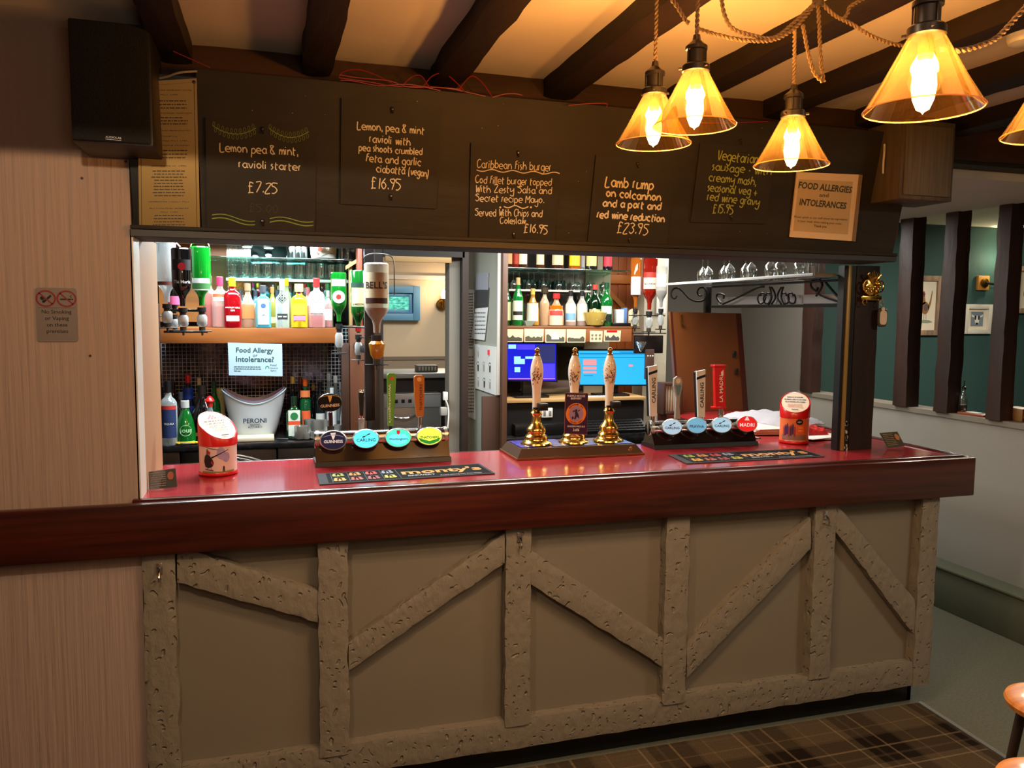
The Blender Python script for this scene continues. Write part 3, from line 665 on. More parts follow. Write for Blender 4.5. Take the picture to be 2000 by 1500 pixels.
for i, pp_ in enumerate([[(338,100),(365,112),(410,132)],[(662,150),(672,140),(700,136),(735,147),(770,165)],[(662,152),(720,160),(770,168),(850,170),(905,175)],
    [(663,146),(700,152),(760,158),(800,170),(870,172),(948,188)],[(785,168),(805,150),(822,148),(835,165),(842,172)],[(826,170),(845,148),(868,144),(890,160),(908,180)],
    [(898,173),(915,152),(928,150),(945,165),(962,190)],[(665,157),(690,158),(740,167),(800,165),(860,177)],[(962,190),(985,184),(1005,183),(1020,186)],[(1110,206),(1140,203),(1183,202),(1184,209)],[(1370,240),(1430,240),(1500,237)]]):
    P = [Vector((0,0,0))+H.at(u,v,.018+.002*i) for u,v in pp_]; 
    P = [p if p.z < 2.385 else Vector((p.x, p.y, p.z)) for p in P]
    o = MB().tube(catmull(P,6), .0016, 6).build('red_wire', redw)
    tag(o, ['short red wire beside the left speaker','red wire arching at the left end of the tangle','straight red wire along the header top edge','red wire sweeping across the whole tangle','red wire loop below the second ceiling joist','tall red wire loop in the middle of the tangle','red wire loop nearest the third joist','lowest red wire of the tangle','short red wire tail at the right end of the tangle','single red wire lying above the fish burger board','faint red wire behind the hanging lamps'][i], 'wire', 'red wires on top of the header')
# ================================================================== PENDANT LAMPS
cordm = M('braided cord', (.42,.34,.26), .8)
def resample(P, step):
    out = [P[0]]; acc = 0
    for a, b_ in zip(P, P[1:]):
        L = (b_-a).length; d = 0
        while acc+L-d >= step and L > 0:
            d += step-acc; out.append(a.lerp(b_, min(1,d/L))); acc = 0
            if len(out) > 900: return out
        acc += L-d
    return out
def twisted(mb, P, r=.0032, pitch=.022):
    P = resample(catmull([Vector(p) for p in P], 8), pitch/8)
    for ph in (0, pi):
        pts = []
        up = None
        for i, p in enumerate(P):
            t = (P[min(i+1,len(P)-1)]-P[max(i-1,0)]); t.normalize() if t.length else None
            up = t.orthogonal().normalized() if up is None else (up-t*up.dot(t)).normalized()
            q = t.cross(up); a = 2*pi*i/8+ph; pts.append(p+(up*cos(a)+q*sin(a))*r*.75)
        mb.tube(pts, r*.85, 5)
def at_depth(px, py, d): return CAM+ray(px,py)*d
lampspec = [((1276,281),145,'glass cone pendant hanging furthest left, partly behind its neighbour',(1283,-30)),
            ((1356,246),160,'glass cone pendant overlapping the one furthest left, larger and in front',(1350,-30)),
            ((1545,323),142,'smallest glass cone pendant, over the vegetarian sausage board',(1552,48)),
            ((1802,214),217,'biggest and nearest glass cone pendant, in front of the brown speaker',(1806,-60)),
            ((2068,262),200,'glass cone pendant cut off by the right edge of the view',(2072,-60))]
fil = bpy.data.materials.new('lit filament'); fil.use_nodes = True
fil.node_tree.nodes['Principled BSDF'].inputs['Emission Color'].default_value = (1,.62,.22,1)
fil.node_tree.nodes['Principled BSDF'].inputs['Emission Strength'].default_value = 60
fil.node_tree.nodes['Principled BSDF'].inputs['Base Color'].default_value = (0,0,0,1)
glow = bpy.data.materials.new('lit bulb glass'); glow.use_nodes = True; nt = glow.node_tree
nt.nodes['Principled BSDF'].inputs['Emission Color'].default_value = (1,.62,.24,1)
nt.nodes['Principled BSDF'].inputs['Emission Strength'].default_value = 9
_t = nt.nodes.new('ShaderNodeBsdfTransparent'); _m = nt.nodes.new('ShaderNodeMixShader'); _m.inputs[0].default_value = .3
nt.links.new(_t.outputs[0], _m.inputs[1]); nt.links.new(nt.nodes['Principled BSDF'].outputs[0], _m.inputs[2]); nt.links.new(_m.outputs[0], nt.nodes['Material Output'].inputs[0])
LP = []
proto = None
RIM = .11; LS = .8
for i, ((cu,cv),wd,lab,cord) in enumerate(lampspec):
    c = at_depth(cu, cv, FPX*2*RIM*LS/wd); LP.append(c)
    lab = lab+', warm lit'
    if proto is None:
        t = thing('pendant_lamp', lab, 'pendant lamp', c, 0, 'glass cone pendant lamps'); proto = t; t.scale = (LS,LS,LS)
        g = [(RIM,0),(RIM*.72,.052),(.048,.112),(.036,.135),(.030,.143)]; gi = [(r-.0018,h) for r,h in reversed(g)]
        MB().lathe(g+gi, n=48, cap=False).build('glass_shade', amberglass, t)
        MB().tube([(RIM*cos(2*pi*k/48),RIM*sin(2*pi*k/48),0) for k in range(48)], .0016, 6, closed=True).build('shade_rim', G('rim glass', (1,.80,.45), .55), t)
        MB().lathe([(.031,.139),(.036,.141),(.036,.156),(.032,.160),(.024,.160),(.024,.195),(.029,.197),(.029,.206),(.020,.214),(.011,.222),(.009,.236),(.0,.237)], n=28).build('lamp_holder', gunmetal, t)
        b = MB()
        for a in (0, 2*pi/3, 4*pi/3): b.tube([(.036*cos(a),.036*sin(a),.149),(.046*cos(a),.046*sin(a),.149)], .0035, 8)
        for a in (.5,.5+2*pi/3,.5+4*pi/3): b.tube([(.027*cos(a),.027*sin(a),.162),(.027*cos(a),.027*sin(a),.200)], .002, 6)
        b.build('thumbscrew', gunmetal, t)
        MB().lathe([(.0,-.010),(.003,-.005),(.012,.0),(.020,.02),(.0235,.045),(.021,.072),(.015,.10),(.013,.12),(.013,.14)], n=24).build('bulb', glow, t)
        b = MB()
        for k in range(6):
            a = k*pi/3; b.tube([(.006*cos(a),.006*sin(a),.095),(.011*cos(a+.3),.011*sin(a+.3),.02)], .0028, 6)
        b.build('filament', fil, t)
        MB().lathe([(.0135,.098),(.0145,.10),(.0145,.139)], n=16).build('bulb_cap', brass_old, t)
    else:
        t = dup(proto, c, i*.7, lab)
    light('bulb_light', 'POINT', c+Vector((0,0,.045)), [17,17,17,15,13][i], WARM, .026)
    top = c+Vector((0,0,.237*LS))
    e = Vector((top.x, top.y, 2.437)) if i not in (2,) else U(1552,50,y=U(1598,4,z=2.40).y)
    b = MB(); twisted(b, [top, top.lerp(e,.5), e])
    o = b.build('lamp_cord', cordm); tag(o, 'twisted fabric cord holding up the '+['leftmost pendant','pendant that overlaps the leftmost one','smallest pendant','biggest pendant','pendant at the right edge'][i], 'cord', 'twisted lamp cords')
YC = U(1598,4,z=2.40).y
hub = U(1598,2,y=YC)
b = MB().lathe([(.0,0),(.012,0),(.014,.02),(.012,.06),(.012,.09)], (hub.x,hub.y,hub.z-.01), 16)
o = b.build('cord_gatherer', M('cord hub', (.24,.20,.16), .5), None); tag(o, 'brown cord gatherer where all swags meet at the ceiling', 'cord fitting')
def swag(lab, pts, y=YC, y1=None):
    n_ = len(pts)-1; b = MB(); twisted(b, [U(u,v,y=y+((y if y1 is None else y1)-y)*i/n_) for i, (u,v) in enumerate(pts)]); tag(b.build('swag_cord', cordm), lab, 'cord', 'swagged lamp cords')
swag('long swagged cord from the overlapping left pendant to the hub', [(1360,55),(1400,68),(1450,78),(1510,78),(1555,52),(1590,10)])
swag('swagged cord rising out of view left of the hub', [(1408,-15),(1414,25),(1430,55),(1465,68),(1510,74),(1550,45),(1592,6)])
swag('swagged cord from the hub towards the biggest pendant', [(1605,6),(1630,30),(1665,48),(1705,72),(1745,86),(1772,91)])
swag('short cord branching up right of the hub', [(1645,38),(1655,28),(1660,14),(1675,4),(1692,-6)])
swag('dangling cord loop left of the hub', [(1568,48),(1573,75),(1580,110),(1592,145),(1608,160)])
swag('straight dangling cord under the hub with knotted end', [(1598,8),(1600,50),(1602,100),(1606,140),(1609,160)])
swag('thin cord at the upper left between two pendants', [(1305,-10),(1322,12),(1338,38),(1346,46)], LP[1].y-.02)
swag('swagged cord right of the biggest pendant', [(1838,95),(1870,99),(1905,92),(1945,75),(1975,45),(2010,5)], LP[3].y-.0)
b = MB(); b.lathe([(0,0),(.03,0),(.045,.006),(.05,.02),(.05,.03)], (U(2003,92,z=2.47).x,U(2003,92,z=2.47).y,2.475), 28)
tag(b.build('smoke_detector', white_pl), 'white round smoke detector on the ceiling at the right edge', 'smoke detector')

# ================================================================== NO SMOKING SIGN
ns = PY(.05); P = [ns.at(u,v,.0) for u,v in [(68,561),(149,562),(154,668),(72,667)]]; cc = (P[0]+P[2])/2; hw = .0; 
w_ = (P[1]-P[0]).length/2; h_ = (P[3]-P[0]).length/2
sg = thing('no_smoking_sign', 'grey no smoking or vaping sign on the ribbed wallpaper', 'sign', (cc.x,.05,cc.z))
b = MB(); pts = []
for (sx,sz,a0) in [(1,1,0),(-1,1,pi/2),(-1,-1,pi),(1,-1,3*pi/2)]:
    for k in range(5): a = a0+k*pi/8; pts.append((sx*(w_-.008)+.008*cos(a), -.003, sz*(h_-.008)+.008*sin(a)))
b.slab(pts, (0,.0025,0)); b.build('plate', M('sign grey', (.50,.46,.44), .4, metal=.2), sg, smooth=False)
b = MB()
for s in (-1,1):
    c = Vector((s*w_*.5,-.0036,h_*.60)); b.ribbon([c+Vector((.0245*cos(a),0,.0225*sin(a))) for a in [k*2*pi/32 for k in range(32)]], .005, (0,-1,0), closed=True)
    b.ribbon([c+Vector((-.017,0,.016)), c+Vector((.017,0,-.016))], .004, (0,-1,0))
b.build('prohibition_ring', M('sign red', (.50,.08,.09), .5), sg, smooth=False)
b = MB(); c = Vector((w_*.5,-.0034,h_*.58)); b.poly([c+Vector(p) for p in [(-.017,0,-.002),(.012,0,-.002),(.012,0,.002),(-.017,0,.002)]]); b.poly([c+Vector(p) for p in [(.0135,0,-.002),(.018,0,-.002),(.018,0,.002),(.0135,0,.002)]])
b.ribbon(catmull([c+Vector(p) for p in [(.014,0,.005),(.010,0,.009),(.014,0,.012)]]), .0018, (0,-1,0))
c = Vector((-w_*.5,-.0034,h_*.60)); b.ribbon([c+Vector((.014,0,.009)),c+Vector((-.004,0,-.008))], .006, (0,-1,0)); b.disc(c+Vector((-.009,0,.001)),.006,(0,-1,0),10); b.disc(c+Vector((-.006,0,-.009)),.004,(0,-1,0),10)
for s, z, ww in [('No Smoking',.12,.72),('or Vaping',-.12,.58),('on these',-.36,.50),('premises',-.60,.52)]: text_loc(b, s, (0,-.0034,z*h_), ww*2*w_, None, .008)
b.poly([(-w_*.9,-.0032,h_*.26),(w_*.9,-.0032,h_*.26),(w_*.9,-.0032,h_*.25),(-w_*.9,-.0032,h_*.25)])
b.build('lettering', ink, sg, smooth=False)
for k, (u,v) in enumerate([(160,348),(176,695),(246,315)]):
    o = MB().lathe([(0,0),(.004,0),(.003,.003),(0,.003)], U(u,v,y=.05), 10, 'y').build('wall_nail', M('rust', (.25,.12,.07), .6)); tag(o, ['tiny nail above the no smoking sign','tiny nail right of the no smoking sign, lower down','tiny nail at the top edge of the wallpapered wall'][k], 'nail', 'nails in the wallpaper')

# ================================================================== STOOLS AT THE RIGHT EDGE
seat_m = M('varnished stool seat', (.88,.56,.24), .3, coat=.4, var=(4,(.68,.36,.12),(1,6,1)))
for k, (u,v,z,lab) in enumerate([(2064,1370,.60,'round varnished wooden stool seat at the right edge, further back'),(2066,1534,.60,'round varnished wooden stool seat in the bottom right corner')]):
    P = U(u,v,z=z); R_ = .13
    s = thing('bar_stool', lab, 'stool', (P.x,P.y,0), 0, 'varnished stools at the right edge')
    MB().lathe([(0,z-.035),(R_-.02,z-.035),(R_-.006,z-.028),(R_,z-.012),(R_-.004,z-.003),(R_-.02,z),(0,z-.002)], n=40).build('seat', seat_m, s)
    for a in range(4):
        aa = a*pi/2+pi/4; MB().tube([(.08*cos(aa),.08*sin(aa),z-.034),(.15*cos(aa),.15*sin(aa),.0065)], [.014,.011], 10).build('leg', dark_oak, s)
    MB().tube([(.118*cos(k_*pi/12),.118*sin(k_*pi/12),.25) for k_ in range(24)], .007, 8, closed=True).build('foot_ring', gunmetal, s)
# ================================================================== BOTTLES
PROF = {
 'gin':   [(0,0),(.92,0),(1,.015),(1,.60),(.96,.66),(.75,.71),(.42,.75),(.36,.79),(.36,.90)],
 'round': [(0,0),(.92,0),(1,.02),(1,.52),(.93,.60),(.62,.69),(.40,.76),(.35,.82),(.35,.92)],
 'wine':  [(0,0),(.92,0),(1,.02),(1,.55),(.90,.63),(.55,.71),(.38,.78),(.35,.85),(.35,.93)],
 'squat': [(0,0),(.90,0),(1,.02),(1,.35),(.92,.48),(.62,.62),(.36,.74),(.30,.80),(.30,.92)],
 'slope': [(0,0),(.95,0),(1,.015),(.95,.30),(.75,.55),(.45,.75),(.36,.80),(.36,.92)],
 'jager': [(0,0),(.95,0),(1,.015),(1,.58),(.93,.64),(.45,.72),(.33,.76),(.33,.90)],
 'litre': [(0,0),(.88,0),(1,.02),(1,.60),(.95,.67),(.70,.75),(.42,.81),(.30,.88),(.27,1.0)],
}
BOT = []; DISP = []
def bottle(lab, u, vt, vb, wpx, Y, z, shape='round', glass=(.9,.95,.95), dens=.25, liquid=None, lf=.5, cap=(.1,.1,.1), label=None, lz=(.15,.45), text=None, tcol=ink, tsz=.7, sq=2.0, dr=1.0, group=None, extra=None, name='spirit_bottle', capr=1.15, lab2=None):
    P = U(u, vb, y=Y); s = S((P.x,Y,z)); h = (vb-vt)/s; r = wpx/2/s
    t = thing(name, lab, 'bottle', (P.x,Y,z), face_cam(P.x,Y), group)
    gm = G('glass_'+str(glass)+str(dens), glass, dens)
    pr = [(max(a*r,0),b*h) for a,b in PROF[shape]]
    n = 24 if sq < 2.5 else 28
    MB().lathe(pr, n=n, sq=sq, dr=dr).build('glass_body', gm, t)
    if liquid:
        pl = [(a*.93, b) for a,b in pr if b < lf*h]; ra = pl[-1][0] if pl else r*.9
        pl = [(0,.004)]+[(max(a,.001),max(b,.005)) for a,b in pl[1:]]+[(ra,lf*h),(0,lf*h)]
        MB().lathe(pl, n=n, sq=sq, dr=dr).build('liquid', G('liq_'+str(liquid), liquid, .62), t)
    cr = pr[-1][0]*capr; z0 = pr[-2][1]+.3*(pr[-1][1]-pr[-2][1])
    MB().lathe([(0,z0),(cr,z0),(cr,h*.995),(cr*.9,h),(0,h)], n=18).build('cap', M('cap'+str(cap), cap, .35), t)
    k = dr if dr < 1 else 1
    if label:
        b = MB(); rr = r*1.012
        if sq < 2.5: patch(b, rr, -.95, .95, lz[0]*h, lz[1]*h, 10)
        else:
            x = r*.74; y = -r*dr*1.01-.0006; b.poly([(-x,y,lz[0]*h),(x,y,lz[0]*h),(x,y,lz[1]*h),(-x,y,lz[1]*h)])
        b.build('label_sheet', M('label'+str(label), label, .6), t)
    if lab2:
        (c2, a2, b2) = lab2; b = MB(); rr = r*1.018
        if sq < 2.5: patch(b, rr, -.95, .95, a2*h, b2*h, 10)
        else:
            x = r*.76; y = -r*dr*1.01-.0009; b.poly([(-x,y,a2*h),(x,y,a2*h),(x,y,b2*h),(-x,y,b2*h)])
        b.build('label_band', M('label'+str(c2), c2, .6), t)
    if text:
        b = MB()
        for (sx, zz, wf) in text:
            if sq < 2.5: text_wrap(b, sx, r*1.03, zz*h, wf*2*r, None, .012)
            else: text_loc(b, sx, (0,-r*dr*1.01-.0016,zz*h), wf*2*r, None, .012)
        b.build('lettering', tcol, t, smooth=False)
    if extra: extra(t, r, h)
    BOT.append(t); return t
wt = M('white print', (.9,.9,.88), .6)

# ================================================================== BACK BAR UNIT (LEFT)
un = thing('back_bar_shelving', 'left back bar unit, brown wood shelf, glass shelf and mirror mosaic', 'shelving', (.0,1.9,0))
XA, XB = -.55, .50; YB = 2.08
def mosaic(name, c1, c2, g, sz, rough):
    m = bpy.data.materials.new(name); m.use_nodes = True; nt = m.node_tree; b = nt.nodes['Principled BSDF']
    tc = nt.nodes.new('ShaderNodeTexCoord'); mp = nt.nodes.new('ShaderNodeMapping'); mp.inputs['Rotation'].default_value = (pi/2,0,0)
    br = nt.nodes.new('ShaderNodeTexBrick'); br.offset = 0; br.squash = 1; br.inputs['Scale'].default_value = 1
    br.inputs['Brick Width'].default_value = sz; br.inputs['Row Height'].default_value = sz; br.inputs['Mortar Size'].default_value = sz*.07; br.inputs['Mortar Smooth'].default_value = .1
    br.inputs['Color1'].default_value = lin(c1); br.inputs['Color2'].default_value = lin(c2); br.inputs['Mortar'].default_value = lin(g)
    nt.links.new(tc.outputs['Object'], mp.inputs[0]); nt.links.new(mp.outputs[0], br.inputs['Vector']); nt.links.new(br.outputs['Color'], b.inputs['Base Color'])
    mr = nt.nodes.new('ShaderNodeMapRange'); mr.inputs[3].default_value = .75; mr.inputs[4].default_value = 0
    nt.links.new(br.outputs['Fac'], mr.inputs[0]); nt.links.new(mr.outputs[0], b.inputs['Metallic']); b.inputs['Roughness'].default_value = rough
    bp = nt.nodes.new('ShaderNodeBump'); bp.invert = True; bp.inputs['Strength'].default_value = .4; bp.inputs['Distance'].default_value = .003
    nt.links.new(br.outputs['Fac'], bp.inputs['Height']); nt.links.new(bp.outputs[0], b.inputs['Normal']); return m
tiles_d = mosaic('dark mirror mosaic', (.34,.29,.33), (.20,.19,.24), (.82,.82,.82), .021, .14)
tiles_l = mosaic('light mirror mosaic', (.80,.62,.55), (.62,.60,.62), (.95,.93,.9), .024, .2)
mirror = M('smoky mirror', (.55,.62,.66), .06, metal=1)
MB().box((XA,YB,1.03),(XB-.02,YB+.02,1.60)).build('dark_mosaic_panel', tiles_d, un, True, smooth=False)
MB().box((-.20,YB,1.63),(-.075,YB+.02,2.07)).build('light_mosaic_panel', tiles_l, un, True, smooth=False)
MB().box((-.55,YB,1.63),(-.201,YB+.02,2.07)).build('wood_back_panel', shelf_wood, un, True, smooth=False)
for k, (a, b_) in enumerate([(-.074,.115),(.117,.30),(.302,.46)]): MB().cbox((a,YB,1.63),(b_,YB+.015,2.07),.003).build('mirror_pane', mirror, un, True)
MB().cbox((-.50,1.60,1.53),(.372,YB-.002,1.607),.003).build('wood_shelf', shelf_wood, un, True)
MB().cbox((XA+.02,1.62,2.05),(XB-.01,YB+.02,2.07),.003).build('top_board', white_g, un, True)
MB().cbox((-.34,1.74,1.962),(.455,YB-.01,1.970),.002).build('glass_shelf', greenglass, un, True)
MB().cbox((-.20,1.93,1.852),(.455,YB-.004,1.868),.002).build('white_shelf', white_g, un, True)
MB().cbox((.462,1.62,1.58),(.485,1.72,2.07),.002).build('red_wood_upright', reddish, un, True)
MB().cbox((.372,1.60,1.03),(.412,1.66,1.53),.003).build('lower_upright', brown_pan, un, True)
MB().cbox((.415,1.60,1.03),(.50,1.70,1.62),.003).build('lower_upright', M('warm upright', (.42,.26,.18), .5), un, True)
MB().cbox((.430,1.74,1.60),(.445,1.80,1.96),.002).build('pale_upright', pale_wood, un, True)
b = MB(); hewn(b, (.41,1.735,1.935),(.41,1.735,1.915),(.47,1.69,1.955),(.47,1.69,1.975),(.0,.012,0),2,2,.0005); b.build('glass_shelf_bracket', pale_wood, un, True)
puck = bpy.data.materials.new('lit led'); puck.use_nodes = True
puck.node_tree.nodes['Principled BSDF'].inputs['Emission Color'].default_value = (.85,.97,1,1); puck.node_tree.nodes['Principled BSDF'].inputs['Emission Strength'].default_value = 30
for k, (x, y_) in enumerate([(-.035,1.72),(-.09,1.95),(.02,1.98)]):
    b = MB().lathe([(0,0),(.028,0),(.03,.004),(.03,.014)], (x,y_,2.035), 24); b.build('led_puck', steel, un, True)
    MB().lathe([(0,0),(.022,0),(.022,.002),(0,.002)], (x,y_,2.0325), 24).build('led_lens', puck, un, True)
# counter of the back bar
bc = thing('back_counter', 'black back bar counter with dark cupboards beneath on the left', 'counter', (0,1.8,0))
MB().cbox((-.88,1.56,1.00),(.50,2.075,1.03),.004).build('worktop', M('black worktop', (.05,.055,.06), .2, var=(30,(.12,.12,.13))), bc, True)
for k, (a,b_) in enumerate([(-.88,-.42),(-.415,.04),(.045,.50)]):
    MB().cbox((a,1.60,.10),(b_,2.06,.995),.004).build('cupboard', M('black cupboard', (.035,.037,.04), .3), bc, True)
    MB().cbox((a+.02,1.588,.16),(b_-.02,1.598,.86),.004).build('cupboard_door', M('black door', (.045,.047,.05), .25), bc, True)
    MB().tube([(a+.08,1.575,.90),(b_-.08,1.575,.90)], .008, 8).build('rail_handle', gunmetal, bc, True)

# --- tumblers on the white shelf
gl0 = None
def tumbler(lab, x, y, z, r, h, grp, nm='tumbler'):
    t = MB().lathe([(0,.003),(r*.85,.0),(r,.012),(r*1.02,h),(r*.97,h),(r*.94,.012),(0,.008)], n=18, cap=False).build(nm, glassy, loc=(x,y,z)); tag(t, lab, 'glass', grp); return t
g0 = tumbler('clear tumbler in the packed row on the white shelf under the glass shelf', -.17,1.98,1.869,.030,.088,'tumblers on the white shelf')
for k in range(11):
    for j in range(2):
        if k == j == 0: continue
        c = g0.copy(); COL.objects.link(c); c.location = (-.165+k*.058+j*.012, 1.965+j*.062, 1.869); c.scale = (1,1,1 if (k+j)%3 else .92)
# row on the glass shelf
WN = [(0,0),(.032,0),(.033,.003),(.005,.010),(.004,.075),(.012,.085),(.033,.11),(.037,.135),(.031,.175),(.029,.175),(.034,.135),(.030,.112),(.008,.088),(0,.086)]
def wineglass(lab, x, y, z, s=1, grp=None, inv=False):
    o = MB().lathe([(r*s,h*s) for r,h in WN], n=24, cap=False)
    if inv: o.xf(Matrix.Translation((0,0,.175*s)) @ Matrix.Scale(-1,4,(0,0,1)))
    o = o.build('wine_glass', glassy, loc=(x,y,z)); tag(o, lab, 'glass', grp); return o
for k, u in enumerate([571,583,594,668,680]):
    P = U(u,500,y=1.84); t = tumbler(['tall clear glass on the glass shelf beside the LED lights','second tall clear glass on the glass shelf','third tall clear glass on the glass shelf','cut glass right of the poppy patterned dish','rightmost cut glass on the glass shelf'][k], P.x,1.84,1.971,.018,.075,None,'tall_glass')
P = U(632,500,y=1.82)
dish = thing('poppy_dish', 'white dish painted with orange and red poppies on the glass shelf', 'dish', (P.x,1.82,1.971), face_cam(P.x,1.82))
MB().lathe([(0,.0),(.05,.0),(.064,.006),(.068,.035),(.070,.074),(.066,.074),(.063,.035),(.055,.010),(0,.008)], n=32, cap=False).build('bowl', white_pl, dish)
b = MB()
for a, z, rr in [(-.75,.045,.016),(-.55,.030,.010),(-.30,.050,.013)]:
    vs = [(.0705*sin(a+rr/.07*cos(t)), -.0705*cos(a+rr/.07*cos(t)), z+rr*sin(t)) for t in [k*pi/6 for k in range(12)]]; b.poly(vs)
b.build('poppy_print', M('poppy red', (.78,.16,.10), .5), dish, smooth=False)
b = MB(); b.tube([(.0705*sin(a),-.0705*cos(a),.018+.012*sin(3*a)) for a in [-.2+k*.1 for k in range(10)]], .0015, 5); b.build('stem_print', M('leaf print', (.25,.32,.15), .6), dish)

# --- gin row
GG = 'spirit bottles on the brown wood shelf'
ZS = 1.608
bottle('slim pale pink bottle, leftmost on the brown wood shelf', 411,534,633,24,1.72,ZS,'gin',(.96,.72,.70),.3,liquid=(.90,.50,.45),lf=.45,cap=(.45,.25,.25),group=GG)
bottle('pink capped gin bottle with orange banner label and peach liquid', 431,536,634,31,1.68,ZS,'gin',(.95,.90,.88),.25,liquid=(.93,.45,.35),lf=.42,cap=(.80,.22,.38),label=(.92,.90,.86),lz=(.52,.60),lab2=((.88,.42,.25),.60,.66),group=GG)
bottle('deep red gin bottle with yellow neck seal and white lettering', 455,539,636,32,1.63,ZS,'gin',(.62,.03,.08),.85,cap=(.90,.78,.12),label=(.86,.80,.74),lz=(.13,.24),text=[('WHITLEY NEILL',.40,.86),('GIN',.345,.25)],tcol=wt,sq=3.5,dr=.75,group=GG)
bottle('square amber bottle with cork stopper and orange label', 485,549,634,30,1.69,ZS,'squat',(.93,.90,.82),.25,liquid=(.85,.48,.05),lf=.52,cap=(.62,.50,.38),label=(.86,.48,.26),lz=(.20,.50),sq=3.2,dr=.8,capr=1.3,group=GG)
bottle('pale sapphire blue gin bottle with white label', 515,554,636,28,1.63,ZS,'gin',(.35,.72,.78),.6,cap=(.28,.30,.33),label=(.85,.88,.88),lz=(.08,.66),text=[('GIN',.30,.3),('LONDON DRY',.20,.5)],sq=4,dr=.8,group=GG,
   extra=lambda t,r,h: MB().disc((0,-r*.8*1.01-.0025,h*.52),r*.34,(0,-1,0),20).build('queen_oval', M('oval blue', (.22,.36,.55), .5), t, smooth=False))
bottle('narrow olive yellow bottle with copper cap behind the blue gin', 533,554,632,18,1.80,ZS,'round',(.75,.72,.35),.5,cap=(.80,.45,.25),label=(.88,.80,.65),lz=(.1,.25),group=GG)
def diamond(t, r, h):
    b = MB(); y = -r*.8*1.01-.0016
    for (cx,cz,q) in [(0,.64,1.0)]:
        P = [Vector((r*.78*q*a,y,h*cz+r*.78*q*c)) for a,c in [(1,0),(0,1),(-1,0),(0,-1)]]; b.ribbon(P, .003, (0,-1,0), closed=True)
        b.ribbon([(P[0]+P[1])/2,(P[2]+P[3])/2], .0025, (0,-1,0)); b.ribbon([(P[1]+P[2])/2,(P[0]+P[3])/2], .0025, (0,-1,0))
    for a,c in [(.38,0),(0,.38),(-.38,0),(0,-.38)]: b.disc(Vector((r*a,y,h*.64+r*c)), r*.14, (0,-1,0), 10)
    b.build('diamond_print', ink, t, smooth=False)
bottle('tall clear gin bottle printed with a black diamond', 552,545,635,26,1.64,ZS,'jager',(.93,.96,.95),.2,cap=(.75,.76,.76),label=(.10,.11,.12),lz=(.18,.30),text=[('DRY GIN',.24,.6)],tcol=wt,sq=3,dr=.8,group=GG,extra=diamond)
bottle('green glass bottle with bright orange cap behind the diamond gin', 561,538,632,20,1.80,ZS,'round',(.70,.75,.55),.35,liquid=(.90,.55,.15),lf=.5,cap=(.95,.58,.08),group=GG)
bottle('bright yellow passion fruit bottle with pink band', 585,552,637,31,1.63,ZS,'gin',(.95,.86,.20),.35,liquid=(.95,.78,.03),lf=.66,cap=(.80,.66,.48),label=(.95,.45,.55),lz=(.17,.27),lab2=((.80,.80,.15),.30,.55),capr=1.5,sq=2.6,dr=.8,group=GG,
   extra=lambda t,r,h: MB().lathe([(0,0),(r*.33,0),(r*.33,h*.10),(0,h*.10)],(0,0,h*.76),14).build('neck_band', M('purple foil', (.72,.16,.50), .4), t))
bottle('orange labelled bottle half hidden behind the yellow one', 602,556,633,20,1.78,ZS,'gin',(.95,.75,.70),.3,liquid=(.95,.45,.15),lf=.5,cap=(.55,.30,.32),label=(.90,.84,.80),lz=(.55,.65),group=GG)
bottle('clear faceted gin bottle, raspberry liquid and red cap', 619,539,635,31,1.66,ZS,'gin',(.96,.93,.93),.22,liquid=(.86,.20,.20),lf=.25,cap=(.82,.15,.15),label=(.90,.90,.90),lz=(.58,.72),lab2=((.93,.62,.64),.30,.50),sq=3.2,dr=.8,group=GG)
bottle('pale pink slim bottle right of the raspberry gin', 641,562,634,18,1.72,ZS,'gin',(.96,.88,.88),.25,liquid=(.93,.62,.64),lf=.55,cap=(.60,.60,.60),label=(.92,.85,.85),lz=(.2,.5),group=GG)
bottle('green bottle lying low behind the vermouth optic', 641,548,632,22,1.88,ZS,'round',(.10,.40,.20),.7,cap=(.08,.30,.15),group=GG)
for k, (u, cc_) in enumerate([(470,(.30,.36,.44)),(500,(.42,.50,.60)),(542,(.33,.40,.48))]):
    bottle(['dim blue grey bottle in the back rank behind the red gin','dim blue bottle in the back rank between amber and blue gin','dim grey bottle in the back rank right of the blue gin'][k], u,560,630,20,1.93,ZS,'round',cc_,.6,cap=(.2,.2,.25),group=GG)

